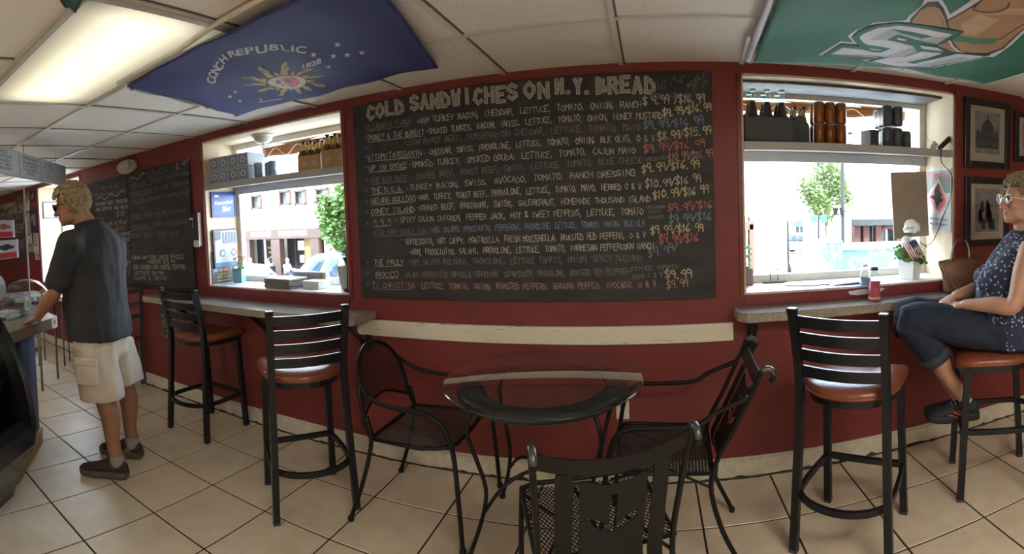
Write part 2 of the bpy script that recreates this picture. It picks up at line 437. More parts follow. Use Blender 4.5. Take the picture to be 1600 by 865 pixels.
# windows: cream reveals, painted trim, frame, pane
GY = 3.0
for k, (x0, x1, z0, z1) in WINS.items():
    w = thing('window_%d' % k, 'deep shop window opening with cream reveals', 'window')
    del w['label']; del w['category']; w['kind'] = 'structure'
    mb = MB(); t = .012; dy = .36
    mb.box((x0 + t / 2, D + dy / 2 + .004, (z0 + z1) / 2), (t, dy, z1 - z0))
    mb.box((x1 - t / 2, D + dy / 2 + .004, (z0 + z1) / 2), (t, dy, z1 - z0))
    mb.box(((x0 + x1) / 2, D + dy / 2 + .004, z1 - t / 2), (x1 - x0, dy, t))
    mb.build('window_reveal', M_CREAM, w)
    sl = MB().box(((x0 + x1) / 2, D + .18, z0 + .006), (x1 - x0 - .026, .352, .016), bev=.004)
    sl.build('window_sill', M_WHITE, w)
    mb = MB(); q = .045
    for xx in (x0 + q / 2 + t, x1 - q / 2 - t): mb.box((xx, GY + .01, (z0 + z1) / 2), (q, .05, z1 - z0 - .026), bev=.004)
    for zz in (z0 + q / 2 + .014, z1 - q / 2 - t): mb.box(((x0 + x1) / 2, GY + .01, zz), (x1 - x0 - 2 * q - .024, .05, q), bev=.004)
    mb.build('window_frame', M_FRAMEW, w)
    MB().box(((x0 + x1) / 2, GY + .01, (z0 + z1) / 2), (x1 - x0 - .10, .006, z1 - z0 - .10)).build('window_pane', M_GLASS, w)
    if k == 3:
        MB().box(((x0 + x1) / 2 - .01, D + .21, z1 - t - .008), (x1 - x0 - .06, .25, .014), bev=.003).build('soffit_panel', mat('streaky_grey_panel', (.085, .085, .088), .6, vary=.55, scale=9, stretch=(1, 9, 1)), w)
    # painted red edge round the opening
    mb = MB(); e = .022
    mb.box((x0 - e / 2, D - .002, (z0 + z1) / 2), (e, .012, z1 - z0 + 2 * e)); mb.box((x1 + e / 2, D - .002, (z0 + z1) / 2), (e, .012, z1 - z0 + 2 * e))
    mb.box(((x0 + x1) / 2, D - .003, z0 - .02), (x1 - x0, .018, .05))
    mb.build('window_edge_trim', M_REDT, w)

# baseboard: chipped, one long run with a lip and a dark ragged joint at the floor
mb = MB()
mb.box(((XL + XR) / 2, D - .009, .052), (XR - XL, .018, .092), bev=.004)
mb.box(((XL + XR) / 2, D - .006, .103), (XR - XL, .012, .014), bev=.003)
rr = random.Random(3); n = 420; top = []; bot = []
for i in range(n + 1):
    x = XL + (XR - XL) * i / n
    h = .006 + max(0, rr.gauss(0, .006)) + (.012 if rr.random() < .06 else 0)
    top.append((x, D - .0195, min(h, .028))); bot.append((x, D - .0195 - .003 - abs(rr.gauss(0, .004)), .0006))
mb.add(top + bot, [(i, i + 1, n + 2 + i, n + 1 + i) for i in range(n)], 1)
struct(mb.build('baseboard_front', [M_BASEB, M_GRIME]))

# white chair rail below the big menu board: worn paint
def mat_worn():
    m = bpy.data.materials.new('worn_white_rail_paint'); m.use_nodes = True; nt = m.node_tree; b = nt.nodes['Principled BSDF']
    tc = nt.nodes.new('ShaderNodeTexCoord'); mpn = nt.nodes.new('ShaderNodeMapping'); mpn.inputs['Scale'].default_value = (3, 1, 45)
    n = nt.nodes.new('ShaderNodeTexNoise'); n.inputs['Scale'].default_value = 2.2; n.inputs['Detail'].default_value = 8; n.inputs['Roughness'].default_value = .75
    r = nt.nodes.new('ShaderNodeValToRGB')
    r.color_ramp.elements[0].position = .355; r.color_ramp.elements[0].color = (.16, .12, .09, 1)
    r.color_ramp.elements[1].position = .40; r.color_ramp.elements[1].color = (.72, .68, .56, 1)
    nt.links.new(tc.outputs['Object'], mpn.inputs[0]); nt.links.new(mpn.outputs[0], n.inputs['Vector']); nt.links.new(n.outputs['Fac'], r.inputs[0])
    nt.links.new(r.outputs[0], b.inputs['Base Color']); b.inputs['Roughness'].default_value = .45
    return m
M_WORN = mat_worn()
mb = MB(); mb.box((-.652, D - .012, .80), (2.155, .024, .096), bev=.004)
struct(mb.build('trim_1', M_WORN))
# ---------------------------------------------------------------- recessed fluorescent lights, and unseen fill panels
def mat_diffuser(name, LAMP, tint):
    m = bpy.data.materials.new(name); m.use_nodes = True; nt = m.node_tree
    for n in list(nt.nodes): nt.nodes.remove(n)
    o = nt.nodes.new('ShaderNodeOutputMaterial'); e = nt.nodes.new('ShaderNodeEmission')
    tc = nt.nodes.new('ShaderNodeTexCoord'); sx = nt.nodes.new('ShaderNodeSeparateXYZ')
    nt.links.new(tc.outputs['Object'], sx.inputs[0])
    # two tubes run lengthwise behind the prismatic sheet: the panel is brighter along them
    ab = nt.nodes.new('ShaderNodeMath'); ab.operation = 'ABSOLUTE'
    nt.links.new(sx.outputs['Y'], ab.inputs[0])
    mr = nt.nodes.new('ShaderNodeMapRange'); mr.interpolation_type = 'SMOOTHSTEP'
    mr.inputs['From Min'].default_value = .30; mr.inputs['From Max'].default_value = .05
    mr.inputs['To Min'].default_value = .38; mr.inputs['To Max'].default_value = 1.5
    nt.links.new(ab.outputs[0], mr.inputs[0])
    ax = nt.nodes.new('ShaderNodeMath'); ax.operation = 'ABSOLUTE'; nt.links.new(sx.outputs['X'], ax.inputs[0])
    mx_ = nt.nodes.new('ShaderNodeMapRange'); mx_.interpolation_type = 'SMOOTHSTEP'
    mx_.inputs['From Min'].default_value = .62; mx_.inputs['From Max'].default_value = .45
    mx_.inputs['To Min'].default_value = .45; mx_.inputs['To Max'].default_value = 1.0
    nt.links.new(ax.outputs[0], mx_.inputs[0])
    ck = nt.nodes.new('ShaderNodeTexChecker'); ck.inputs['Scale'].default_value = 130
    ck.inputs['Color1'].default_value = (1, 1, 1, 1); ck.inputs['Color2'].default_value = (.84, .84, .84, 1)
    nt.links.new(tc.outputs['Object'], ck.inputs['Vector'])
    m1 = nt.nodes.new('ShaderNodeMath'); m1.operation = 'MULTIPLY'; nt.links.new(mr.outputs[0], m1.inputs[0]); nt.links.new(mx_.outputs[0], m1.inputs[1])
    m2 = nt.nodes.new('ShaderNodeMath'); m2.operation = 'MULTIPLY'; nt.links.new(m1.outputs[0], m2.inputs[0]); nt.links.new(ck.outputs['Fac'], m2.inputs[1])
    m2.inputs[1].default_value = 1
    mm = nt.nodes.new('ShaderNodeMath'); mm.operation = 'MULTIPLY'; mm.inputs[1].default_value = LAMP
    nt.links.new(m1.outputs[0], mm.inputs[0]); nt.links.new(mm.outputs[0], e.inputs['Strength'])
    cm = nt.nodes.new('ShaderNodeMix'); cm.data_type = 'RGBA'; cm.inputs['Factor'].default_value = .2; cm.blend_type = 'MULTIPLY'
    cm.inputs[6].default_value = tint; nt.links.new(ck.outputs[0], cm.inputs[7]); nt.links.new(cm.outputs[2], e.inputs['Color'])
    nt.links.new(e.outputs[0], o.inputs[0]); m2.mute = True
    return m
M_DIFF = mat_diffuser('warm_prismatic_diffuser', .48, (1, .90, .64, 1))
M_FILLDIFF = mat_diffuser('added_fill_diffuser', 10.5, (1, .93, .80, 1))  # for unseen panels added behind the camera to brighten the room
M_LAMPF = mat('light_frame_grey', (.42, .41, .38), .45)
def ceiling_light(q, label, dm=None):
    x0, x1, y0, y1 = q; cx, cy = (x0 + x1) / 2, (y0 + y1) / 2
    t = thing('ceiling_light', label, 'ceiling light', (cx, cy, CZ), 0)
    w, h = x1 - x0, y1 - y0; mb = MB(); r = .032
    for sx in (-1, 1): mb.box((sx * (w / 2 - r / 2), 0, -.002), (r, h, .022), bev=.004)
    for sy in (-1, 1): mb.box((0, sy * (h / 2 - r / 2), -.002), (w - 2 * r, r, .022), bev=.004)
    mb.build('frame', M_LAMPF, t)
    MB().box((0, 0, .004), (w - 2 * r, h - 2 * r, .008)).build('diffuser', dm or M_DIFF, t)
    MB().box((0, 0, .08), (w - .02, h - .02, .10), bev=.02).build('housing', M_LAMPF, t)
ceiling_light(LIGHTS[0], 'warm lit fluorescent ceiling panel beside the dark blue flag')
for q, l in zip(LIGHTS[1:], ('added fluorescent fill panel over the middle of the shop', 'added fluorescent fill panel at the back left of the shop', 'added fluorescent fill panel at the back right of the shop', 'lit fluorescent ceiling panel above the hanging menu sign', 'added fluorescent fill panel behind the deli counter')):
    ceiling_light(q, l, M_FILLDIFF if q[3] < .5 else None)
# ---------------------------------------------------------------- hand lettering in chalk: strokes on a 4 x 6 grid
GL = {'A': '00 26 40|12 32', 'B': '00 06 35 34 03|03 42 41 00', 'C': '45 26 15 02 11 20 41', 'D': '00 06 25 43 41 20 00', 'E': '46 06 00 40|03 33',
      'F': '46 06 00|03 33', 'G': '45 26 05 01 20 40 43 23', 'H': '00 06|40 46|03 43', 'I': '20 26', 'J': '36 31 20 01', 'K': '00 06|46 03 40', 'L': '06 00 40',
      'M': '00 06 23 46 40', 'N': '00 06 40 46', 'O': '20 02 04 26 44 42 20', 'P': '00 06 36 45 44 33 03', 'Q': '20 02 04 26 44 42 20|22 40',
      'R': '00 06 36 44 33 03|23 40', 'S': '45 26 05 04 42 41 20 01', 'T': '06 46|26 20', 'U': '06 01 20 41 46', 'V': '06 20 46', 'W': '06 10 24 30 46',
      'X': '00 46|06 40', 'Y': '06 23 46|23 20', 'Z': '06 46 00 40', '0': '20 02 04 26 44 42 20', '1': '15 26 20', '2': '05 26 44 00 40',
      '3': '05 26 45 23 41 20 01', '4': '30 36 02 42', '5': '46 06 03 34 42 30 00', '6': '36 03 01 20 41 32 02', '7': '06 46 10', '8': '23 05 26 45 23 01 20 41 23',
      '9': '43 23 04 16 36 44 40', '$': '45 26 05 04 42 41 20 01|27 2/', ',': '11 0/', '.': '10 20', '-': '13 33', '/': '00 46', '&': '40 05 26 35 02 10 42',
      '*': '13 35|33 15|24 22|14 34', "'": '26 25', '"': '16 15|36 35', '#': '10 16|30 36|02 42|04 44'}
def chalk_line(mb, s, fn, u0, v0, h, w, rng, thick=.0042, wob=.05, fat=False):
    """Letter s from u0 on baseline v0, cap height h, whole width w, as thin ribbons on surface fn(u, v)."""
    adv = w / max(1, len(s)); gw = adv * .80
    for i, ch in enumerate(s.upper()):
        if ch not in GL: continue
        dv = rng.uniform(-.08, .08) * h; hh = h * rng.uniform(.9, 1.08); sl = rng.uniform(-.03, .1) * gw
        for st in GL[ch].split('|'):
            pts = []
            for q in st.split():
                gx = int(q[0]) / 4; gy = (ord(q[1]) - 48) / 6
                pts.append((u0 + i * adv + gx * gw + gy * sl + rng.uniform(-wob, wob) * gw, v0 + dv + gy * hh + rng.uniform(-wob, wob) * h))
            t = thick * rng.uniform(.75, 1.2)
            for (a, b), (c, d) in zip(pts, pts[1:]):
                L = sqrt((c - a) ** 2 + (d - b) ** 2) or 1e-6
                nx, ny = -(d - b) / L * t / 2, (c - a) / L * t / 2; ex, ey = (c - a) / L * t * .4, (d - b) / L * t * .4
                lift = Vector((0, -1, 0)) * (4e-5 * (len(mb.f) % 9))
                mb.add([Vector(q_) + lift for q_ in (fn(a - ex + nx, b - ey + ny), fn(a - ex - nx, b - ey - ny), fn(c + ex - nx, d + ey - ny), fn(c + ex + nx, d + ey + ny))], [(0, 1, 2, 3)])
def ribbon(mb, pts, fn, t):
    for (a, b), (c, d) in zip(pts, pts[1:]):
        L = sqrt((c - a) ** 2 + (d - b) ** 2) or 1e-6
        nx, ny = -(d - b) / L * t / 2, (c - a) / L * t / 2; lift = Vector((0, -1, 0)) * (4e-5 * (len(mb.f) % 9))
        mb.add([Vector(q_) + lift for q_ in (fn(a + nx, b + ny), fn(a - nx, b - ny), fn(c - nx, d - ny), fn(c + nx, d + ny))], [(0, 1, 2, 3)])

def chalk(name, col): return mat('chalk_' + name, col, .95, vary=.45, scale=140)
CH = {'w': chalk('white', (.40, .39, .36)), 'd': chalk('faint_white', (.17, .17, .17)), 'y': chalk('yellow', (.46, .43, .25)), 'b': chalk('blue', (.16, .23, .33)),
      'r': chalk('red', (.42, .14, .13)), 'p': chalk('pink', (.34, .20, .20)), 't': chalk('title_grey', (.30, .29, .28)), 'k': chalk('title_edge', (.46, .45, .43)),
      'f': chalk('very_faint', (.085, .085, .09))}
YB_ = D - .024
def onboard(u, v, w=0): return (u, YB_ - .0012 - w, v)

board = thing('menu_chalkboard', 'large central chalkboard headed cold sandwiches above the white rail', 'chalkboard', (0, 0, 0))
X0, X1, Z0, Z1 = -1.685, .335, .983, 2.148
MB().box(((X0 + X1) / 2, D - .012, (Z0 + Z1) / 2), (X1 - X0, .022, Z1 - Z0), bev=.003).build('slate', M_SLATE, board)
# the heading: fat hollow block capitals, rubbed in with grey
rng = random.Random(11)
mb = MB(); mk = MB()
def block(s, px0, px1, h, y0, y1):
    """Block capitals between photo x px0..px1 with baselines y0..y1."""
    a, b = P(px0, y0, Y=YB_), P(px1, y1, Y=YB_)
    adv = (b.x - a.x) / len(s)
    for i, ch in enumerate(s):
        if ch not in GL: continue
        v0 = a.z + (b.z - a.z) * i / len(s) + rng.uniform(-.006, .006)
        for m_, t_, off in ((mk, .0205, 0), (mb, .0135, .0007)):
            for st in GL[ch].split('|'):
                pts = [(a.x + i * adv + int(q[0]) / 4 * adv * .60 + adv * .14, v0 + (ord(q[1]) - 48) / 6 * h) for q in st.split()]
                f2 = lambda u, v, off=off: (u, YB_ - .0009 - off, v)
                for (p, q), (r_, s_) in zip(pts, pts[1:]):
                    L = sqrt((r_ - p) ** 2 + (s_ - q) ** 2); ex, ey = (r_ - p) / L * t_ * .42, (s_ - q) / L * t_ * .42
                    ribbon(m_, [(p - ex, q - ey), (r_ + ex, s_ + ey)], f2, t_)
block('COLD', 573, 633, .072, 187, 174); block('SANDWICHES', 641, 811, .074, 172, 155)
block('ON', 818, 862, .072, 153, 150); block('N.Y.', 868, 926, .066, 147, 145); block('BREAD', 931, 1026, .072, 144, 143)
n0 = len(mk.f); mk.add(mb.v, mb.f, 1)
mk.build('heading_lettering', [CH['k'], CH['t']], board)
CK = list(CH); CM = [CH[k] for k in CK]
LET = MB(); PRI = MB()
# sixteen sandwiches: (left px, right px, y at left, y at right end, colour, text)
ROWS = [
 (572, 645, 203, 194, 'd', 'CLUBBER LANG'), (649, 1003, 194, 168, 'w', '-HAM TURKEY BACON, CHEDDAR, LETTUCE, TOMATO, ONION, RANCH'),
 (574, 664, 220, 210, 'w', 'SMOKEY & THE BANDIT'), (665, 1036, 210, 185, 'w', '-SMOKED TURKEY, BACON, SWISS, LETTUCE, TOMATO, ONION, HONEY MUSTARD'),
 (574, 628, 236, 228, 'f', 'OK CORRAL'), (630, 1001, 228, 203, 'd', '-LEAN ROAST BEEF, HORSERADISH CHEDDAR, LETTUCE, TOMATO, MAYO'),
 (575, 660, 250, 243, 'w', 'VITAMITAVEGAMIN'), (662, 1024, 243, 220, 'w', '- CHEDDAR, SWISS, PROVOLONE, LETTUCE, TOMATO, ONION, BLK OLVS, O & V'),
 (577, 637, 267, 262, 'w', 'UP IN SMOKE'), (639, 994, 262, 239, 'w', '-SMOKED TURKEY, SMOKED GOUDA, LETTUCE, TOMATO, CAJUN MAYO'),
 (580, 638, 286, 281, 'd', 'THE BIG BEEF'), (640, 1006, 281, 254, 'd', '- CORNED BEEF, ROAST BEEF, SWISS, LETTUCE, TOMATO, BLUE CHEESE'),
 (581, 633, 302, 298, 'w', 'THE N.S.B.'), (635, 993, 298, 274, 'w', '-TURKEY BACON, SWISS, AVOCADO, TOMATO, RANCH DRESSING'),
 (581, 650, 318, 313, 'w', 'DELAND BULLDOG'), (652, 1003, 313, 295, 'w', '-HAM, TURKEY, ROAST BEEF, PROVOLONE, LETTUCE, TOMATO, MAYO, HERBED O & V'),
 (580, 649, 335, 330, 'w', 'CONEY ISLAND'), (651, 1017, 329, 315, 'w', '-CORNED BEEF, PASTRAMI, SWISS, SAUERKRAUT, HOMEMADE THOUSAND ISLAND'),
 (584, 612, 352, 350, 'w', '9.9.9'), (617, 1006, 348, 334, 'w', '- SPICY CAJUN CHICKEN, PEPPER JACK, HOT & SWEET PEPPERS, LETTUCE, TOMATO'),
 (584, 668, 367, 364, 'd', 'ITALIAN STALLION'), (671, 1008, 363, 353, 'b', '-HAM, SALAMI, PROSCIUTTO, PEPPERONI, PROVOLONE, LETTUCE, TOMATO, ONION, BLK OLV'),
 (586, 630, 384, 382, 'f', 'VULCAN-HOT'), (634, 1010, 382, 371, 'w', 'SOPRESSATA, HOT CAPPY, MORTADELLA, FRESH MOZZERELLA, ROASTED RED PEPPERS, O & V'),
 (586, 638, 398, 397, 'f', 'GODZILLA'), (640, 1022, 398, 388, 'w', '-HAM, PROSCIUTTO, SALAMI, PROVOLONE, LETTUCE, TOMATO, PARMESAN PEPPERCORN RANCH'),
 (585, 632, 414, 413, 'w', 'THE PAULY'), (636, 1004, 413, 407, 'd', '-HAM SALAMI BOLOGNA, PROVOLONE, LETTUCE TOMATO, ONION, SPICY MUSTARD'),
 (588, 624, 432, 432, 'w', 'ROCCO'), (630, 980, 433, 428, 'd', '-SALAMI PROSCIUTTO CAPICOLA PEPPERONI, SOPRESSATA, PROVOLONE, ROASTED RED PEPPERS'),
 (582, 650, 449, 450, 'p', 'TI CHRISTINA'), (655, 1026, 450, 448, 'p', '-LETTUCE, TOMATO, ONION, ROASTED PEPPERS, BANANA PEPPER, AVOCADO, O & V')]
for xa_, xb_, ya_, yb_, c, s in ROWS:
    A, B = P(xa_, ya_, Y=YB_), P(xb_, yb_, Y=YB_); w = B.x - A.x
    mb = MB()
    fn = lambda u, v, A=A, B=B, w=w: onboard(A.x + u, A.z + v + (B.z - A.z) * u / w)
    chalk_line(mb, s, fn, 0, 0, .031, w, rng)
    if not s.startswith('-') and len(s) < 20: ribbon(mb, [(0, -.009), (w * .95, -.007)], fn, .004)
    LET.add(mb.v, mb.f, CK.index(c))
# prices
PR = [(1005, 1102, 163, 160, 'w', '$ 9.99 /$16.99'), (1036, 1112, 182, 172, 'y', '$9.99/$16.99'), (1006, 1100, 203, 193, 'b', '$9.99/$16 99'), (1028, 1112, 220, 208, 'y', '$8.99/$15.99'),
      (1006, 1102, 239, 229, 'r', '$9.99/$16.99'), (1044, 1114, 253, 244, 'p', '$10.99/$16.99'), (1003, 1094, 269, 261, 'y', '$9.99/$16.99'), (1009, 1096, 294, 284, 'w', '$10.99/$16 99'),
      (1021, 1108, 311, 301, 'y', '$10.99/$16 99'), (1044, 1114, 330, 325, 'r', '$9.99/$16'), (1046, 1112, 350, 342, 'b', '$9.99/$16'), (1017, 1100, 366, 360, 'y', '$9.99/$16 99'),
      (1030, 1092, 380, 376, 'r', '$9.99/$16'), (1013, 1062, 402, 390, 'b', '$9.99/'), (1039, 1082, 435, 432, 'y', '$9.99'), (1042, 1076, 451, 446, 'p', '$9.99')]
for xa_, xb_, ya_, yb_, c, s in PR:
    A, B = P(xa_, ya_, Y=YB_), P(xb_, yb_, Y=YB_); w = B.x - A.x
    mb = MB(); chalk_line(mb, s, lambda u, v, A=A, B=B, w=w: onboard(A.x + u, A.z + v + (B.z - A.z) * u / w), 0, 0, .040, w, rng, thick=.0058)
    PRI.add(mb.v, mb.f, CK.index(c))
NOTES = [(1027, 1072, 141, 128, .036, 'd', '1/2 7"-8"'), (1074, 1104, 138, 118, .025, 'd', 'WHOLE'), (1081, 1108, 143, 135, .034, 'd', '15"-17"'), (1016, 1104, 154, 152, .022, 'd', 'BREAD SIZES MAY VARY'),
         (1008, 1042, 252, 249, .018, 'f', 'DRESSING'), (1010, 1040, 326, 324, .014, 'd', 'SRIRACHA'), (1014, 1036, 333, 332, .014, 'd', 'HOT'), (1012, 1038, 341, 340, .014, 'd', 'SAUCE'), (988, 1036, 436, 432, .026, 'd', 'MAYO O & V'),
         (980, 1060, 424, 418, .020, 'f', 'LETTUCE TOMATO')]
mb = MB()
for xa_, xb_, ya_, yb_, h, c, s in NOTES:
    A, B = P(xa_, ya_, Y=YB_), P(xb_, yb_, Y=YB_); w = B.x - A.x
    chalk_line(mb, s, lambda u, v, A=A, B=B, w=w: onboard(A.x + u, A.z + v + (B.z - A.z) * u / w), 0, 0, h, w, rng, thick=.0036)
LET.add(mb.v, mb.f, CK.index('d'))
mb = MB()
for i, y in enumerate((203, 220, 237, 251, 268, 287, 304, 320, 337, 354, 432, 450, 414)):
    A = P(569 + i * .3, y, Y=YB_); chalk_line(mb, '*', lambda u, v, A=A: onboard(A.x + u, A.z + v), 0, 0, .034, .026, rng, thick=.003)
LET.add(mb.v, mb.f, CK.index('d'))
LET.build('menu_lettering', CM, board); PRI.build('price_lettering', CM, board)
LET = MB()

# the long chalkboard towards the counter: two slates butted together
lb = thing('menu_chalkboard', 'long left-hand chalkboard of salads behind the standing man', 'chalkboard')
for a, b in ((-5.15, -4.262), (-4.256, -3.285)):
    MB().box(((a + b) / 2, D - .012, 1.48), (b - a, .022, 1.09), bev=.003).build('slate', M_SLATE, lb)
LT = [(275, 296, 266, 256, .05, 'w', '8.99'), (232, 262, 277, 268, .055, 'd', 'SALADS'), (204, 297, 292, 272, .028, 'd', 'CHEF-HAM TURKEY SWISS EGG'), (204, 297, 305, 287, .028, 'd', 'GREEK-FETA OLIVES PEPPERS'),
      (204, 296, 317, 303, .03, 'd', 'ITALIAN-SALAMI PROVOLONE'), (204, 292, 341, 330, .03, 'd', 'TURKEY WRAP-SWISS CHEDDAR'), (204, 296, 357, 349, .034, 'd', 'MARIANO-JERK SAUSAGE'),
      (204, 280, 371, 368, .034, 'd', 'ROAST BEEF TUNA EGG'), (206, 290, 386, 384, .03, 'f', 'TURKEY SALAD'), (206, 284, 395, 394, .03, 'f', 'PIZZA SLICE'), (206, 288, 405, 404, .036, 'w', 'CUBAN-HAM PORK SWISS PICKLE'),
      (232, 274, 411, 411, .03, 'w', 'MUSTARD $10.99'), (208, 290, 420, 420, .038, 'w', 'JERK CHICKEN-JACK CHEESE PEPPERS'), (211, 256, 428, 428, .026, 'w', 'LETTUCE ONION'), (210, 262, 437, 437, .036, 'w', 'CHIPS & DRINK'),
      (150, 196, 299, 290, .034, 'p', '* ON RYE *'), (148, 196, 308, 302, .034, 'p', 'FRENCH DIP 10.99'), (150, 200, 322, 315, .034, 'w', 'SLOW ROAST BEEF, PROVOLONE'), (150, 200, 330, 325, .034, 'w', 'AND PEPPERS AND MAYO'),
      (182, 196, 339, 336, .05, 'w', '$10'), (150, 199, 354, 349, .034, 'w', 'RUBEN ON RYE 10.99 W/'), (152, 198, 362, 358, .03, 'p', 'CORNED BEEF'), (172, 204, 370, 367, .032, 'w', 'BELL PEPPERS'), (172, 204, 377, 375, .032, 'w', 'PROVOLONE'),
      (186, 204, 395, 396, .03, 'd', 'MAYO'), (194, 205, 416, 416, .06, 'w', 'OM'), (190, 205, 424, 424, .03, 'd', 'CLAM'), (192, 205, 431, 431, .03, 'd', 'SOUP'), (150, 196, 386, 384, .034, 'd', 'PASTRAMI SUB'), (150, 190, 404, 402, .03, 'd', 'MEATBALL')]
for xa_, xb_, ya_, yb_, h, c, s in LT:
    A, B = P(xa_, ya_, Y=YB_), P(xb_, yb_, Y=YB_); w = B.x - A.x
    mb = MB(); fn = lambda u, v, A=A, B=B, w=w: onboard(A.x + u, A.z + v + (B.z - A.z) * u / w)
    chalk_line(mb, s, fn, 0, 0, h, w, rng, thick=.0052)
    if c == 'd' and '-' in s: ribbon(mb, [(0, -.014), (w * .4, -.012)], fn, .006)
    LET.add(mb.v, mb.f, CK.index(c))
mb = MB(); A = P(203, 281, Y=YB_); ribbon(mb, [(A.x + .28 * k / 12, A.z + .018 * sin(k * .8) + .02 * k / 12) for k in range(13)], onboard, .008)
A = P(152, 312, Y=YB_); ribbon(mb, [(A.x + .55 * k / 16, A.z + .02 * sin(k * .9) + .03 * k / 16) for k in range(17)], onboard, .008)
LET.add(mb.v, mb.f, CK.index('w')); LET.build('menu_lettering', CM, lb)
mb = MB(); mb.box((-4.1, D - .03, .932), (1.66, .03, .012), bev=.003); mb.box((-4.1, D - .045, .943), (1.66, .004, .022), bev=.001)
mb.build('chalk_ledge', M_BLACK, lb)
for x, l in ((-4.7, 'white chalk stick at the far left end of the chalkboard ledge'), (-4.45, 'white chalk stick second from the left on the chalkboard ledge'), (-3.9, 'white chalk stick third from the left on the chalkboard ledge'), (-3.52, 'white chalk stick nearest the right end of the chalkboard ledge')):
    tag(MB().tube([(x, D - .03, .9445), (x + .07, D - .032, .9445)], .006, n=8).build('chalk_stick', mat('chalk_stick_white', (.7, .7, .68), .9)), l, 'chalk', 'chalk sticks on the left board ledge')

# black wall box with a chrome knob beside the left board
t = thing('wall_control_box', 'black wall box with chrome knob and white strip beside the left chalkboard', 'wall box', (-3.236, D, 1.45))
MB().box((0, -.02, 0), (.10, .04, .27), bev=.006).build('case', mat('matte_black_box', (.03, .03, .032), .6), t)
mb = MB(); mb.box((.057, -.024, .0), (.012, .03, .27), bev=.003); mb.box((.03, -.044, -.115), (.07, .006, .055), bev=.002); mb.build('white_strip', M_WHITE, t)
ax = Matrix.Rotation(radians(90), 3, 'X')
MB().lathe([(0.001, -.0), (.018, 0), (.018, .008), (.012, .016), (.012, .03), (.001, .032)], (-.005, -.04, .085), n=16, axis=ax).build('knob', mat('chrome', (.7, .7, .7), .15, metal=1, vary=0), t)
mb = MB(); mb.box((-.005, -.044, .04), (.014, .01, .05), bev=.003); mb.build('hasp', mat('chrome', (.7, .7, .7), .15, metal=1), t)
# ---------------------------------------------------------------- bar counters under the windows
def mat_laminate():
    m = bpy.data.materials.new('speckled_grey_laminate'); m.use_nodes = True; nt = m.node_tree; b = nt.nodes['Principled BSDF']
    tc = nt.nodes.new('ShaderNodeTexCoord'); n = nt.nodes.new('ShaderNodeTexNoise'); n.inputs['Scale'].default_value = 180; n.inputs['Detail'].default_value = 2
    r = nt.nodes.new('ShaderNodeValToRGB')
    r.color_ramp.elements[0].position = .38; r.color_ramp.elements[0].color = (.16, .145, .13, 1)
    r.color_ramp.elements[1].position = .62; r.color_ramp.elements[1].color = (.40, .37, .33, 1)
    nt.links.new(tc.outputs['Object'], n.inputs['Vector']); nt.links.new(n.outputs['Fac'], r.inputs[0]); nt.links.new(r.outputs[0], b.inputs['Base Color'])
    b.inputs['Roughness'].default_value = .16
    return m
M_LAM = mat_laminate()
M_LAMEDGE = mat('worn_tan_laminate_edge', (.34, .29, .22), .4, vary=.2, scale=60)
def bar_counter(label, x0, x1, z, y0, chamfer, brackets):
    t = thing('bar_counter', label, 'bar counter', ((x0 + x1) / 2, D, z))
    h = (x1 - x0) / 2; yf = y0 - D; c = chamfer
    poly = [(-h, -.001), (-h, yf + c), (-h + c * .8, yf), (h - c * .8, yf), (h, yf + c), (h, -.001)]
    MB().prism(poly, lambda u, v, w: (u, v, -.008 - w + .008), .006).build('countertop', M_LAM, t)
    q = [(-h, -.001), (-h, yf + c), (-h + c * .8, yf), (h - c * .8, yf), (h, yf + c), (h, -.001)]
    MB().prism(q, lambda u, v, w: (u * .999, v * .997, -.0065 - w), .040).build('edge_band', M_LAMEDGE, t)
    for bx in brackets:
        mb = MB(); mb.box((bx - (x0 + x1) / 2, -.012, -.15), (.035, .022, .20), bev=.003); mb.box((bx - (x0 + x1) / 2, yf * .42, -.058), (.035, abs(yf) * .8, .018), bev=.003)
        mb.tube([(bx - (x0 + x1) / 2, -.02, -.24), (bx - (x0 + x1) / 2, yf * .35, -.16), (bx - (x0 + x1) / 2, yf * .75, -.068)], .012, square=True)
        mb.build('bracket', M_BLACK, t)
    return t
bar_counter('grey laminate bar counter under the left window', -3.72, -1.60, .905, 2.365, .04, (-3.28, -2.45, -1.66))
bar_counter('grey laminate bar counter under the right window beside the seated woman', .43, 2.42, .925, 2.47, .05, (.52, 1.4, 2.3))

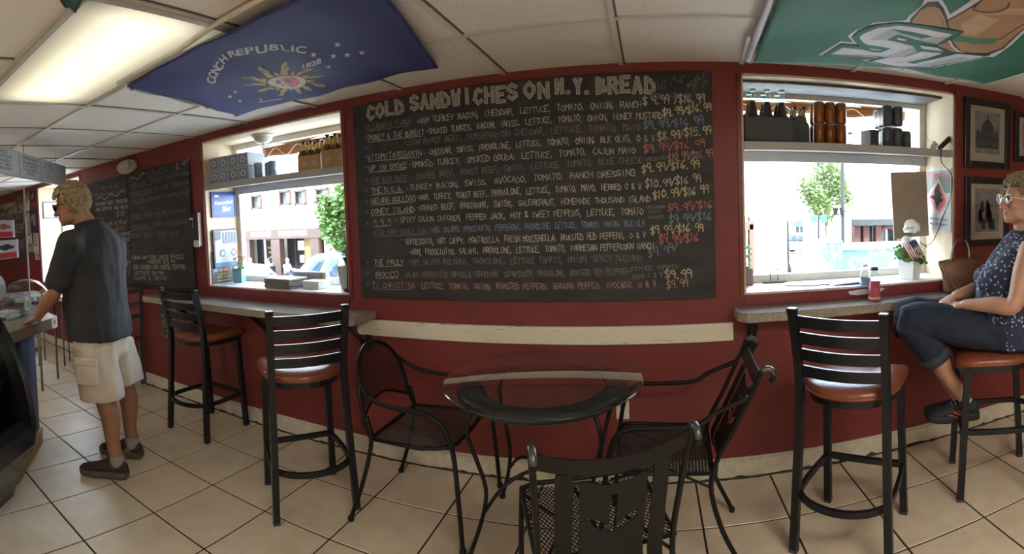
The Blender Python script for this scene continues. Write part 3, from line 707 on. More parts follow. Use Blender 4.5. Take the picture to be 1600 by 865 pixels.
# ---------------------------------------------------------------- ladder-back bar stools
def mat_metal(): return mat('dark_bronze_powder_coat', (.008, .009, .012), .34, vary=.25, scale=25, bump=.03, bscale=160, spec=.38)
M_STOOL = mat_metal()
M_VINYL = mat('brown_vinyl', (.20, .055, .030), .29, vary=.18, scale=9, bump=.08, bscale=50)
M_FOOT = mat('grey_plastic_glide', (.05, .05, .05), .6)
def make_stool():
    t = thing('bar_stool', '', 'bar stool')
    r = .0165
    for s in (-1, 1):
        b = spline([(s * .205, -.205, .012), (s * .192, -.180, .40), (s * .186, -.165, .68), (s * .187, -.190, .86), (s * .190, -.232, 1.035)], 5)
        rear = MB().tube(b, r, square=True, up=(1, 0, 0)).build('rear_leg', M_STOOL, t)
        MB().box((s * .190, -.233, 1.040), (.040, .040, .014), bev=.004).build('post_cap', M_STOOL, rear)
        MB().box((s * .205, -.205, .007), (.036, .036, .014), bev=.003).build('foot_glide', M_FOOT, rear)
        f = [(s * .190, .190, .012), (s * .183, .170, .40), (s * .178, .158, .655)]
        front = MB().tube(f, r, square=True, up=(1, 0, 0)).build('front_leg', M_STOOL, t)
        MB().box((s * .190, .190, .007), (.036, .036, .014), bev=.003).build('foot_glide', M_FOOT, front)
    for z in (.993, .921, .849, .777):
        f = (z - .70) / .34; y = -.172 - .055 * f * f - .01 * f
        pts = [(-.188 + .376 * k / 10, y - .030 * sin(pi * k / 10), z) for k in range(11)]
        MB().tube(pts, (.0235, .006), square=True, up=(0, 0, 1)).build('back_slat', M_STOOL, t)
    # seat ring, U shaped, with a straight front bar
    def outline(g, n=9):
        p = [(-.195 - g, .205 + g)]
        p += [(-.200 - g + .0, .10), (-.198 - g, 0)] + [((.198 + g) * cos(a), -.02 + (.178 + g) * sin(a)) for a in [pi + pi * k / 12 for k in range(13)]] + [(.198 + g, 0), (.200 + g, .10)]
        p += [(.195 + g, .205 + g), (.10, .195 + g), (0, .19 + g), (-.10, .195 + g)]
        return p
    ring = [(x * .93, y * .93, .652) for x, y in outline(0)]
    MB().tube(ring, (.014, .008), square=True, closed=True, up=(0, 0, 1)).build('seat_frame', M_STOOL, t)
    # cushion: stacked outlines, domed
    rings = []
    for g, z in ((-.03, .665), (.002, .668), (.014, .682), (.012, .700), (-.004, .714), (-.04, .722), (-.10, .727), (-.16, .729)):
        rings.append([(x * (1 + g / .2), y * (1 + g / .2), z) for x, y in outline(0)])
    seat = MB().loft(rings).build('seat', M_VINYL, t)
    w = [(x * 1.066, y * 1.066, .683) for x, y in outline(0)]
    MB().tube(w, .0045, n=6, closed=True).build('piping', M_VINYL, seat)
    # footrest: straight bar in front, hoop round the sides and back
    MB().tube([(-.186, .178, .245), (.186, .178, .245)], .0125, square=True, up=(0, 0, 1)).build('front_rung', M_STOOL, t)
    hoop = [(-.186, .178, .245), (-.196, .06, .245), (-.200, -.06, .245)] + [(.2 * cos(a), -.12 + .145 * sin(a), .245) for a in [pi + pi * k / 14 for k in range(1, 14)]] + [(.200, -.06, .245), (.196, .06, .245), (.186, .178, .245)]
    MB().tube(hoop, (.013, .009), square=True, up=(0, 0, 1)).build('foot_ring', M_STOOL, t)
    return t
GS = 'ladder-back bar stools along the window bars'
st = make_stool()
st['label'] = 'ladder-back bar stool behind the left end of the left window bar'; st['group'] = GS
st.location = (-2.885, 2.37, 0); st.rotation_euler = (0, 0, radians(1))
def face(fx, fy): return atan2(-fx, fy)
dup(st, (-1.728, 2.066, 0), face(-.77, .62), 'ladder-back bar stool with glossy brown seat turned towards the left window')
dup(st, (.855, 2.032, 0), face(.63, .77), 'ladder-back bar stool standing empty at the right window bar')
STD = dup(st, (1.665, 2.08, 0), face(-.885, .47), 'bar stool the seated woman in the blue blouse sits on')

# ---------------------------------------------------------------- wrought iron patio set
M_IRON = mat('black_wrought_iron', (.008, .0075, .007), .42, vary=.3, scale=40, bump=.04, bscale=120, spec=.25)
M_IRONW = mat('worn_scroll_end', (.10, .10, .11), .3, metal=.6, vary=.3)
def mesh_panel(mb, inside, fn, u0, u1, v0, v1, pitch, r=.0013, seg=.03, slope=1.7):
    """Expanded-metal lattice: two families of slanted wires clipped to inside(u, v), laid on fn(u, v)."""
    span = (u1 - u0) + (v1 - v0) / slope
    for sgn in (1, -1):
        k = -int((v1 - v0) / slope / pitch) - 1
        while k * pitch < span:
            c = u0 + k * pitch; run = []
            n = int((v1 - v0) / seg) + 1
            sub = 3; last = None
            for i in range(n * sub + 1):
                v = v0 + (v1 - v0) * i / (n * sub)
                u = c + (v - v0) / slope if sgn > 0 else (u0 + u1) - (c + (v - v0) / slope)
                if u0 <= u <= u1 and inside(u, v): run.append((u, v))
                else:
                    if len(run) > 1: mb.tube([fn(*q) for q in thin(run, sub)], r, n=3, caps=False, smooth=False)
                    run = []
            if len(run) > 1: mb.tube([fn(*q) for q in thin(run, sub)], r, n=3, caps=False, smooth=False)
            k += 1
def thin(run, s):
    r = run[::s]
    return r if r[-1] == run[-1] else r + [run[-1]]

# round-backed mesh armchair
def make_barrel_chair(label, loc, rz):
    t = thing('patio_armchair', label, 'chair', loc, rz)
    R = .0115
    # local: x right, y forward
    for s in (-1, 1):
        leg = spline([(s * .262, -.285, .012), (s * .245, -.215, .20), (s * .232, -.165, .40), (s * .232, -.185, .52)], 6)
        l = MB().tube(leg, R, n=8).build('rear_leg', M_IRON, t)
        MB().lathe([(.001, 0), (.015, .0), (.017, .012), (.012, .024), (.001, .026)], (s * .262, -.285, 0), n=12).build('foot_cap', M_IRON, l)
        # front leg that rises and bends back to become the arm, then meets the back hoop
        arm = spline([(s * .278, .300, .012), (s * .270, .285, .25), (s * .262, .265, .44), (s * .262, .215, .548), (s * .264, .135, .588), (s * .262, .02, .594), (s * .257, -.10, .605), (s * .234, -.19, .642), (s * .200, -.236, .690)], 6)
        a = MB().tube(arm, R, n=8).build('front_leg_and_arm', M_IRON, t)
        MB().lathe([(.001, 0), (.015, .0), (.017, .012), (.012, .024), (.001, .026)], (s * .278, .300, 0), n=12).build('foot_cap', M_IRON, a)
    yb = lambda x, z: -.165 - (.05 + .07 * max(0, (z - .42) / .4)) * 1.0 - .035 * (1 - (x / .24) ** 2)
    hoop = []
    for k in range(29):
        a = pi * k / 28; x = -.232 * cos(a); z = .50 + .315 * sin(a) ** .75
        hoop.append((x, yb(x, z) + .03, z))
    hoop = [(-.232, -.165, .42)] + hoop + [(.232, -.165, .42)]
    MB().tube(hoop, R, n=8).build('back_hoop', M_IRON, t)
    low = [(-.232 + .464 * k / 14, yb(-.232 + .464 * k / 14, .56) + .03, .475 + .075 * sin(pi * k / 14)) for k in range(15)]
    MB().tube(low, .007, n=8).build('back_rail', M_IRON, t)
    top = lambda x: .50 + .315 * max(0, 1 - (x / .232) ** 2) ** .375
    bot = lambda x: .475 + .075 * sin(pi * (x + .232) / .464)
    mb = MB(); mesh_panel(mb, lambda u, v: abs(u) < .229 and bot(u) < v < top(u) - .004, lambda u, v: (u, yb(u, v) + .03, v), -.232, .232, .47, .82, .0125, r=.0013)
    mb.build('back_mesh', M_IRON, t)
    seat = [(-.232, -.165, .415), (-.245, .10, .420), (-.235, .205, .432), (-.19, .255, .437), (0, .265, .438), (.19, .255, .437), (.235, .205, .432), (.245, .10, .420), (.232, -.165, .415), (0, -.17, .412)]
    MB().tube(seat, .010, n=8, closed=True).build('seat_frame', M_IRON, t)
    mb = MB(); mesh_panel(mb, lambda u, v: abs(u) < .242 and v < .262 - max(0, abs(u) - .17) * .9, lambda u, v: (u, v, .416 + .02 * max(0, v + .05) / .3 - .012 * sin(pi * (u + .242) / .484)), -.242, .242, -.165, .262, .0125, r=.0013)
    mb.build('seat_mesh', M_IRON, t)
    return t
make_barrel_chair('round-backed black mesh armchair left of the glass table', (-1.125, 2.262, 0), face(1, .0))

# scroll-topped chair with a cut-out leaf in the sheet back
def make_leaf_chair(label, loc, rz, arms, foot=(.20, -.30), lk=.20):
    t = thing('patio_armchair' if arms else 'patio_chair', label, 'chair', loc, rz)
    R = .0105; W = .235; H0 = .40; H1 = .80
    lean = lambda z: -.19 - lk * max(0, (z - .42)) / .40
    for s in (-1, 1):
        post = spline([(s * foot[0], foot[1], .012), (s * .205, -.215, .20), (s * .215, -.185, .40), (s * .222, lean(.6), .60), (s * W, lean(H1), H1)], 6)
        c = post[-1]
        scroll = [Vector((c.x, c.y - .028 + .028 * cos(a), c.z + .028 * sin(a))) for a in [pi * 1.35 * k / 12 for k in range(1, 13)]]
        l = MB().tube(post + scroll, R, n=8).build('rear_leg_and_post', M_IRON, t)
        MB().tube(scroll[1:9], .0125, n=8).build('scroll_end', M_IRONW, l)
        MB().lathe([(.001, 0), (.014, 0), (.015, .012), (.011, .022), (.001, .024)], (s * foot[0], foot[1], 0), n=12).build('foot_cap', M_IRON, l)
        if arms:
            fl = spline([(s * .262, .27, .012), (s * .256, .245, .25), (s * .250, .225, .44), (s * .250, .19, .57), (s * .250, .13, .612), (s * .250, .0, .618), (s * .248, -.13, .625), (s * .240, -.21, .67), (s * .232, lean(.72), .72)], 6)
        else:
            fl = spline([(s * .242, .255, .012), (s * .236, .235, .25), (s * .228, .215, .425)], 6)
        f = MB().tube(fl, R, n=8).build('front_leg_and_arm' if arms else 'front_leg', M_IRON, t)
        MB().lathe([(.001, 0), (.014, 0), (.015, .012), (.011, .022), (.001, .024)], (fl[0].x, fl[0].y, 0), n=12).build('foot_cap', M_IRON, f)
    seat = [(-.222, -.19, .42), (-.232, .12, .43), (-.222, .20, .432), (-.18, .225, .430), (.18, .225, .430), (.222, .20, .432), (.232, .12, .43), (.222, -.19, .42)]
    MB().tube(seat, .009, n=8, closed=True).build('seat_frame', M_IRON, t)
    mb = MB(); mesh_panel(mb, lambda u, v: abs(u) < .228 and v < .222, lambda u, v: (u, v, .424 - .01 * sin(pi * (u + .23) / .46)), -.228, .228, -.19, .222, .0155, r=.0022)
    mb.build('seat_mesh', M_IRON, t)
    for s in (-1, 1):
        MB().tube([(s * .226, .21, .40), (s * .1, .02, .395), (s * .216, -.18, .36)], .006, n=6).build('seat_brace', M_IRON, t)
    # the sheet back: two broad uprights, a top rail, a wide centre panel with a three-leaf cut-out
    back = lambda u, v, w=0: (u, lean(v) - .03 * (1 - (u / W) ** 2) - w, v)
    def sheet(mb, poly_fn, nu, nv):
        mb.grid(lambda a, b: back(*poly_fn(a, b)), nu, nv, thick=.004, smooth=False)
    topz = lambda u: .775 + .022 * (abs(u) / W) ** 2 * 1.5
    mb = MB()
    sheet(mb, lambda a, b: (-W + 2 * W * a, (topz(-W + 2 * W * a) - .052) * (1 - b) + topz(-W + 2 * W * a) * b), 20, 2)
    mb.build('top_rail', M_IRON, t)
    for s in (-1, 1):
        mb = MB(); sheet(mb, lambda a, b: (s * (.118 + .052 * a), .385 + .345 * b), 3, 10); mb.build('back_upright', M_IRON, t)
    leaf = []
    cx0, cz0 = .0, .515
    def inleaf(u, v):
        for ang, L, wd in ((0, .135, .0105), (.95, .080, .0125), (-.95, .080, .0125)):
            du, dv = u - cx0 - (0 if ang == 0 else (.012 if ang < 0 else -.012)), v - cz0 - (0 if ang == 0 else .012)
            p = dv * cos(ang) - du * sin(ang); q = du * cos(ang) + dv * sin(ang)
            if .0 < p < L and abs(q + 0) < wd * (1.0 if (ang == 0) else sin(pi * p / L) ** .6): return True
        return False
    mb = MB(); nu, nv = 76, 116; u0, u1, v0, v1 = -.100, .100, .385, .706
    du, dv = (u1 - u0) / nu, (v1 - v0) / nv
    tz = lambda u: .686 + .03 * (u / .1) ** 2
    keep = [[(v0 + (j + .5) * dv) < tz(u0 + (i + .5) * du) and not inleaf(u0 + (i + .5) * du, v0 + (j + .5) * dv) for j in range(nv)] for i in range(nu)]
    idx = {}; vs = []; fs = []
    def vid(i, j, w):
        if (i, j, w) not in idx:
            idx[(i, j, w)] = len(vs); u, v = u0 + i * du, v0 + j * dv; p = back(u, v); vs.append((p[0], p[1] - (.004 if w else 0), p[2]))
        return idx[(i, j, w)]
    for i in range(nu):
        for j in range(nv):
            if not keep[i][j]: continue
            fs.append((vid(i, j, 0), vid(i + 1, j, 0), vid(i + 1, j + 1, 0), vid(i, j + 1, 0)))
            fs.append((vid(i, j, 1), vid(i, j + 1, 1), vid(i + 1, j + 1, 1), vid(i + 1, j, 1)))
            for (di, dj, e0, e1) in ((-1, 0, (0, 0), (0, 1)), (1, 0, (1, 1), (1, 0)), (0, -1, (1, 0), (0, 0)), (0, 1, (0, 1), (1, 1))):
                a, b = i + di, j + dj
                if not (0 <= a < nu and 0 <= b < nv and keep[a][b]):
                    fs.append((vid(i + e0[0], j + e0[1], 0), vid(i + e1[0], j + e1[1], 0), vid(i + e1[0], j + e1[1], 1), vid(i + e0[0], j + e0[1], 1)))
    mb.add(vs, fs); mb.build('back_panel', M_IRON, t)
    mb = MB(); sheet(mb, lambda a, b: (-.17 + .34 * a, .365 + .026 * b), 12, 2); mb.build('bottom_rail', M_IRON, t)
    return t
make_leaf_chair('black iron chair with leaf cut-out back in front of the table', (-.217, 1.69, 0), face(-.33, .945), False, foot=(.20, -.25), lk=.12)
make_leaf_chair('black iron armchair seen side-on right of the glass table', (.045, 2.165, 0), face(-1, .06), True, foot=(.20, -.30))

# ---------------------------------------------------------------- glass-topped round table
TC = Vector((-.492, 2.195, 0))
t = thing('round_glass_table', 'round glass-topped table on a wrought iron base with curled legs', 'table', TC)
M_TGLASS = glass('table_glass', (.93, .965, .95), ior=1.62, gain=1.6)
M_GEDGE = mat('dark_glass_edge', (.02, .035, .03), .15)
TZ = .715
MB().lathe([(.001, TZ - .008), (.444, TZ - .008), (.448, TZ - .004), (.444, TZ), (.001, TZ)], n=72).build('glass_top', M_TGLASS, t)
MB().tube([(.4475 * cos(2 * pi * k / 72), .4475 * sin(2 * pi * k / 72), TZ - .004) for k in range(72)], .0032, n=6, closed=True).build('glass_rim', M_GEDGE, t)
M_HAMMER = mat('hammered_black_ring', (.018, .02, .02), .3, vary=.5, scale=60, bump=.6, bscale=90)
MB().lathe([(.285, TZ - .018), (.372, TZ - .012), (.385, TZ - .022), (.384, TZ - .045), (.376, TZ - .052), (.30, TZ - .045), (.285, TZ - .03), (.285, TZ - .018)], n=72).build('hammered_ring', M_HAMMER, t)
for k, a in enumerate((219, 140, 38, -40)):
    ca, sa = cos(radians(a)), sin(radians(a))
    q = lambda r, z, o=0: (ca * r - sa * o, sa * r + ca * o, z)
    leg = spline([q(.31, TZ - .045), q(.355, .60), q(.36, .52), q(.32, .40), q(.29, .28), q(.31, .17), q(.355, .06), q(.375, .012)], 7)
    l = MB().tube(leg, .0095, n=8).build('leg', M_IRON, t)
    MB().ell(q(.377, .014), (.017, .017, .014), n=12, m=8).build('foot_ball', M_IRON, l)
    br = spline([q(.30, .19), q(.22, .27), q(.12, .31), q(.0, .315)], 7)
    MB().tube(br, .008, n=8).build('stretcher', M_IRON, t)

# ---------------------------------------------------------------- wall outlet and crowd print
t = thing('wall_outlet', 'cream double wall outlet on the red wall beside the glass table', 'outlet', (-.168, D, .404))
M_PLATE = mat('ivory_plastic', (.62, .57, .46), .4, vary=.03)
MB().box((0, -.004, 0), (.070, .007, .110), bev=.003).build('cover_plate', M_PLATE, t)
ax = Matrix.Rotation(radians(90), 3, 'X')
for z in (-.024, .024):
    o = MB().lathe([(.001, 0), (.017, 0), (.0165, .003), (.001, .003)], (0, -.0075, z), n=20, axis=ax).build('socket', M_PLATE, t)
    mb = MB(); mb.box((-.006, -.0112, z + .004), (.0025, .002, .009)); mb.box((.006, -.0112, z + .004), (.0025, .002, .007)); mb.box((0, -.0112, z - .008), (.005, .002, .005), bev=.001)
    mb.build('socket_slots', M_BLACK, o)
MB().lathe([(.001, 0), (.003, 0), (.002, .0015), (.001, .0016)], (0, -.0078, 0), n=10, axis=ax).build('screw', mat('chrome', (.7, .7, .7), .15, metal=1), t)

def mat_crowd():
    m = bpy.data.materials.new('printed_crowd_photo'); m.use_nodes = True; nt = m.node_tree; b = nt.nodes['Principled BSDF']
    tc = nt.nodes.new('ShaderNodeTexCoord'); mpn = nt.nodes.new('ShaderNodeMapping'); mpn.inputs['Scale'].default_value = (1.6, 1, 1)
    v = nt.nodes.new('ShaderNodeTexVoronoi'); v.inputs['Scale'].default_value = 46
    n = nt.nodes.new('ShaderNodeTexNoise'); n.inputs['Scale'].default_value = 60
    mx = nt.nodes.new('ShaderNodeMath'); mx.operation = 'MULTIPLY'
    r = nt.nodes.new('ShaderNodeValToRGB')
    r.color_ramp.elements[0].position = .10; r.color_ramp.elements[0].color = (.40, .36, .32, 1)
    r.color_ramp.elements[1].position = .26; r.color_ramp.elements[1].color = (.03, .025, .022, 1)
    nt.links.new(tc.outputs['Object'], mpn.inputs[0]); nt.links.new(mpn.outputs[0], v.inputs['Vector']); nt.links.new(mpn.outputs[0], n.inputs['Vector'])
    nt.links.new(v.outputs['Distance'], mx.inputs[0]); nt.links.new(n.outputs['Fac'], mx.inputs[1]); nt.links.new(mx.outputs[0], r.inputs[0])
    nt.links.new(r.outputs[0], b.inputs['Base Color']); b.inputs['Roughness'].default_value = .5
    return m
t = thing('crowd_poster', 'old brown photo print of a street crowd low on the wall', 'poster', (-3.655, D, .680))
MB().box((0, -.003, -.01), (.36, .005, .36)).build('print', mat_crowd(), t)
mb = MB(); mb.add([(-.12, -.0062, .05), (.07, -.0062, .05), (.05, -.0062, .168), (-.10, -.0062, .168)], [(0, 1, 2, 3)]); mb.build('printed_sky', mat('faded_print_cream', (.5, .45, .38), .6), t)
mb = MB(); rr = random.Random(5)
for x in (-.175, -.15, -.128, -.08, .0, .035, .07, .10, .13, .155):
    w, h = rr.uniform(.02, .045), rr.uniform(.05, .12)
    if abs(x) > .09: h = rr.uniform(.09, .14)
    mb.add([(x - w / 2, -.0066, .03), (x + w / 2, -.0066, .03), (x + w / 2, -.0066, .03 + h * .85), (x, -.0066, .03 + h), (x - w / 2, -.0066, .03 + h * .85)], [(0, 1, 2, 3, 4)])
mb.build('printed_towers', mat('printed_tower_brown', (.09, .075, .065), .6, vary=.5, scale=90), t)
from mathutils.geometry import tessellate_polygon
# ---------------------------------------------------------------- flags pinned under the ceiling
FZ = CZ - .035
def sag_b(x, y): return FZ - .004 * sin(7 * x + 3 * y) - .0035 * sin(11 * y - 4 * x + 1) - .003 * sin(19 * x + 2)
def sag_g(x, y): return FZ - .006 * sin(5 * x - 6 * y) - .004 * sin(9 * y + 6 * x + 1) - .003 * sin(17 * x)
def drape(mb, poly, sag, off, mi=0, seg=.05):
    """Flat polygon (x, y) laid on the hanging cloth, off below it."""
    bm = bmesh.new()
    vv = [bm.verts.new((p[0], p[1], 0)) for p in poly]
    for tri in tessellate_polygon([[Vector((p[0], p[1], 0)) for p in poly]]):
        try: bm.faces.new([vv[i] for i in tri])
        except ValueError: pass
    for _ in range(4):
        e = [e for e in bm.edges if e.calc_length() > seg]
        if not e: break
        bmesh.ops.subdivide_edges(bm, edges=e, cuts=1); bmesh.ops.triangulate(bm, faces=bm.faces[:])
    bm.verts.index_update()
    mb.add([(v.co.x, v.co.y, sag(v.co.x, v.co.y) - off) for v in bm.verts], [[v.index for v in f.verts] for f in bm.faces], mi); bm.free()
def line_px(mb, pts, w, sag, off, mi=0):
    for a, b in zip(pts, pts[1:]):
        d = (b - a); L = d.length or 1; n = Vector((-d.y, d.x, 0)) / L * w / 2; e = d / L * w * .3
        drape(mb, [a - e + n, a - e - n, b + e - n, b + e + n], sag, off, mi)
F = lambda x, y: P(x, y, Z=FZ)
def cloth(corners, sag, n, m, edge=0.):
    a, b, c, d = [Vector(q[:2] + (0,)) if isinstance(q, tuple) else Vector((q[0], q[1], 0)) for q in corners]
    def fn(u, v):
        p = (a * (1 - u) + b * u) * (1 - v) + (d * (1 - u) + c * u) * v
        if edge: p.y += edge * sin(u * 19) * (1 - v) ** 3
        return (p.x, p.y, sag(p.x, p.y))
    return fn
def mat_cloth(name, col):
    m = mat(name, col, .75, vary=.10, scale=6, bump=.15, bscale=9)
    return m
M_NAVY = mat_cloth('navy_flag_cloth', (.030, .036, .165)); M_FWHITE = mat_cloth('flag_white_print', (.56, .56, .62)); M_FGOLD = mat_cloth('flag_gold_print', (.50, .40, .12))
M_FCREAM = mat_cloth('flag_cream_print', (.62, .57, .42)); M_FPINK = mat_cloth('flag_pink_print', (.60, .19, .22)); M_FBLUE = mat_cloth('flag_blue_print', (.06, .11, .36))
t = thing('hanging_flag', 'navy blue flag with gold sun pinned flat under the ceiling', 'flag')
c4 = [(-2.44 + .115, 2.307), (-.961, 2.275), (-.735, 1.25), (-2.085, 1.318)]
MB().grid(cloth(c4, sag_b, .02 and 40, 26), 60, 40, thick=.0012) if False else None
mb = MB(); mb.grid(cloth(c4, sag_b, 0, 0, edge=.006), 60, 40, thick=.0012); flag = mb.build('flag_cloth', M_NAVY, t)
z3 = lambda x, y: F(310 + x * .1625, 50 + y * .1625)
z4 = lambda x, y: F(375 + x * .0925, 85 + y * .0925)
def px_text(mb, s, base, c, tv, uv, sag, off, mi=0, bold=.045):
    vs, fs, w = text2d(s, bold)
    q = [base(c[0] + (a / w - .5) * tv[0] + (b - .5) * uv[0], c[1] + (a / w - .5) * tv[1] + (b - .5) * uv[1]) for a, b in vs]
    mb.add([(p.x, p.y, sag(p.x, p.y) - off) for p in q], fs, mi)
mb = MB()
for ch, c, tv, uv in (('C', (124, 468), (-3, -56), (-84, -8)), ('O', (137, 410), (14, -58), (-82, -22)), ('N', (166, 362), (26, -52), (-78, -38)), ('C', (198, 325), (32, -44), (-66, -44)), ('H', (238, 265), (42, -44), (-56, -46)),
                      ('R', (328, 209), (76, -30), (-34, -58)), ('E', (400, 192), (68, -24), (-24, -66)), ('P', (492, 168), (88, -26), (-20, -72)), ('U', (606, 150), (112, -22), (-14, -84)), ('B', (728, 131), (96, 4), (4, -60)),
                      ('L', (830, 140), (74, 14), (-22, -52)), ('I', (904, 146), (28, 2), (0, -50)), ('C', (986, 157), (106, 10), (8, -56))):
    px_text(mb, ch, z3, c, tv, uv, sag_b, .003)
px_text(mb, '1828', z3, (1090, 280), (178, -62), (-8, -44), sag_b, .003)
for x, y, r in ((1105, 203, 38), (1337, 127, 40), (1297, 222, 36), (1432, 217, 38), (1570, 197, 36), (1250, 312, 32), (357, 583, 26), (303, 622, 30), (400, 660, 28), (600, 642, 18)):
    drape(mb, [z3(x + (r if k % 2 == 0 else r * .40) * sin(pi * k / 5), y - .66 * (r if k % 2 == 0 else r * .40) * cos(pi * k / 5)) for k in range(10)], sag_b, .003)
for x in range(580, 800, 26): line_px(mb, [z3(x, 664 - (x - 580) * .12), z3(x + 16, 662 - (x - 580) * .12)], .012, sag_b, .003)
mb.build('flag_lettering_and_stars', M_FWHITE, flag)
RAYS = [[(440, 400), (330, 380), (240, 345), (100, 355), (10, 330), (60, 375), (200, 385), (300, 430), (440, 465)], [(440, 475), (230, 478), (170, 510), (50, 525), (130, 542), (240, 525), (430, 530)], [(540, 555), (400, 590), (270, 643), (400, 640), (480, 605), (610, 585)],
 [(720, 560), (670, 640), (690, 665), (640, 695), (730, 690), (745, 650), (815, 560)], [(905, 550), (950, 600), (960, 615), (1005, 637), (1040, 605), (1015, 595), (1000, 540)], [(1040, 525), (1110, 570), (1235, 588), (1200, 560), (1150, 525), (1070, 505)],
 [(1120, 462), (1200, 472), (1290, 525), (1450, 535), (1420, 500), (1310, 490), (1230, 462), (1125, 452)], [(1080, 400), (1300, 395), (1460, 355), (1340, 350), (1080, 365)], [(920, 335), (1000, 270), (1060, 250), (1110, 200), (1255, 192), (1140, 270), (1060, 300), (990, 355)],
 [(670, 330), (690, 240), (690, 180), (725, 120), (790, 90), (790, 160), (840, 210), (800, 260), (810, 335)], [(480, 375), (400, 310), (390, 280), (300, 230), (315, 180), (380, 215), (470, 250), (490, 290), (580, 350)],
 [(590, 340), (580, 265), (690, 335)], [(830, 335), (910, 245), (920, 338)], [(1000, 360), (1180, 315), (1080, 390)], [(1110, 425), (1310, 430), (1115, 465)], [(330, 345), (490, 400), (430, 405)], [(340, 450), (450, 425), (440, 468)], [(610, 560), (620, 625), (690, 565)], [(830, 565), (870, 605), (885, 560)], [(420, 550), (510, 525), (530, 545)]]
mb = MB()
for r in RAYS: drape(mb, [z4(*q) for q in r], sag_b, .003, 0)
for r in RAYS[:11]:          # the darker line inside each flame
    c = (sum(q[0] for q in r) / len(r), sum(q[1] for q in r) / len(r)); tip = max(r, key=lambda q: ((q[0] - 790) / 335) ** 2 + ((q[1] - 445) / 118) ** 2)
    line_px(mb, [z4(*c), z4((c[0] + tip[0]) / 2, (c[1] + tip[1]) / 2)], .006, sag_b, .0042, 3)
ring = [(790 + 338 * cos(2 * pi * k / 40), 446 + 122 * sin(2 * pi * k / 40)) for k in range(40)]
drape(mb, [z4(*q) for q in ring], sag_b, .0036, 3); drape(mb, [z4(790 + (x - 790) * .965, 446 + (y - 446) * .94) for x, y in ring], sag_b, .0046, 1)
drape(mb, [z4(*q) for q in [(680, 392), (760, 352), (900, 362), (980, 400), (1012, 460), (965, 498), (880, 535), (790, 490), (755, 440)]], sag_b, .0056, 2)
for q in ([(610, 402), (680, 410), (700, 450), (620, 472)], [(745, 400), (820, 398), (880, 440), (800, 436)], [(690, 478), (770, 480), (730, 505)], [(860, 385), (960, 378), (940, 392)]):
    drape(mb, [z4(*p) for p in q], sag_b, .0066, 3)
mb.build('sun_emblem', [M_FGOLD, M_FCREAM, M_FPINK, M_FBLUE], flag)
a, d = Vector(c4[0] + (0,)), Vector(c4[3] + (0,))
mb = MB(); mb.tube([(a.x + (d.x - a.x) * k / 20 - .006, a.y + (d.y - a.y) * k / 20, FZ + .002 + .004 * sin(k)) for k in range(21)], (.012, .006), square=True, up=(0, 0, 1)); sl = mb.build('hoist_sleeve', M_FWHITE, t)
for k in (.04, .35, .96): MB().lathe([(.012, -.003), (.006, -.003), (.006, .003), (.012, .003), (.012, -.003)], (a.x + (d.x - a.x) * k - .006, a.y + (d.y - a.y) * k, FZ - .008), n=14).build('grommet', mat('brass', (.4, .33, .16), .35, metal=1), sl)
mb = MB(); q = [F(192, 138), F(285, 90), F(345, 50), F(450, -4)]
mb.tube([Vector((p.x + .0, p.y - .025, CZ - .012)) for p in q], .011, n=8); mb.build('hanging_rod', M_TEE, t)

M_GREEN = mat_cloth('green_flag_cloth', (.030, .150, .095)); M_GDARK = mat_cloth('flag_dark_green_print', (.016, .07, .05)); M_GTAN = mat_cloth('flag_tan_print', (.36, .20, .10)); M_GTANL = mat_cloth('flag_light_tan_print', (.45, .30, .18))
M_GGREY = mat_cloth('flag_grey_print', (.36, .39, .39)); M_GINK = mat_cloth('flag_charcoal_print', (.055, .05, .07)); M_GBAND = mat_cloth('flag_green_band_print', (.05, .20, .10))
t = thing('hanging_flag', 'green flag with block letters and a tan hat pinned under the ceiling', 'flag')
tl = F(1172, 88); 
c4g = [(.520, 2.47), (1.80, 2.375), (1.93, 1.25), (.415, 1.30)]
mb = MB(); mb.grid(cloth(c4g, sag_g, 0, 0, edge=.018), 60, 44, thick=.0012); flag = mb.build('flag_cloth', M_GREEN, t)
A_ = lambda x, y: F(1270 + .1329 * x, .1329 * y); B_ = lambda x, y: F(1410 + .1503 * x, .1503 * y)
mb = MB()
def G(s, off, mi):
    pts = []
    for tok in s.split():
        x, y = map(float, tok[1:].split(',')); pts.append((A_ if tok[0] == 'A' else B_)(x, y))
    drape(mb, pts, sag_g, off, mi)
G('A60,622 A330,485 A475,505 A415,435 A510,360 A640,320 A710,265 A1030,235 A1100,225 B45,195 B65,150 B200,20 B240,-60 B400,-60 B460,50 B495,130 B700,-5 B780,-120 B1420,-120 B1420,250 B1264,360 B1150,450 B950,565 B870,565 B700,618 B330,712 B0,712 A960,795 A720,755 A580,718 A745,685 A500,660', .0025, 0)
G('B75,222 B85,180 B190,40 B260,-20 B370,-20 B430,60 B470,180 B475,292 B80,237', .0032, 5)
G('B100,218 B110,190 B180,80 B260,35 B330,30 B390,90 B420,200 B436,272 B100,236', .0039, 3)
G('B330,28 B385,60 B440,170 B462,282 B445,280 B425,190 B390,90', .0042, 4)
G('B470,187 B800,-8 B900,-110 B1400,-110 B1400,230 B1264,330 B1050,492 B900,542 B640,532 B380,442 B640,300 B480,282', .0033, 5)
G('B478,200 B560,145 B820,-2 B930,-100 B1390,-100 B1390,215 B1264,312 B1030,480 B880,526 B720,530 B610,505 B520,400 B600,340 B640,302 B492,272', .004, 3)
G('B600,230 B800,120 B1010,190 B900,270 B760,360 B640,330 B640,302', .0046, 4)
G('B800,125 B1000,110 B1130,60 B1264,70 B1264,150 B1050,130', .0046, 4)
G('B510,390 B580,340 B760,385 B1015,400 B940,440 B760,437 B640,412', .0050, 6)
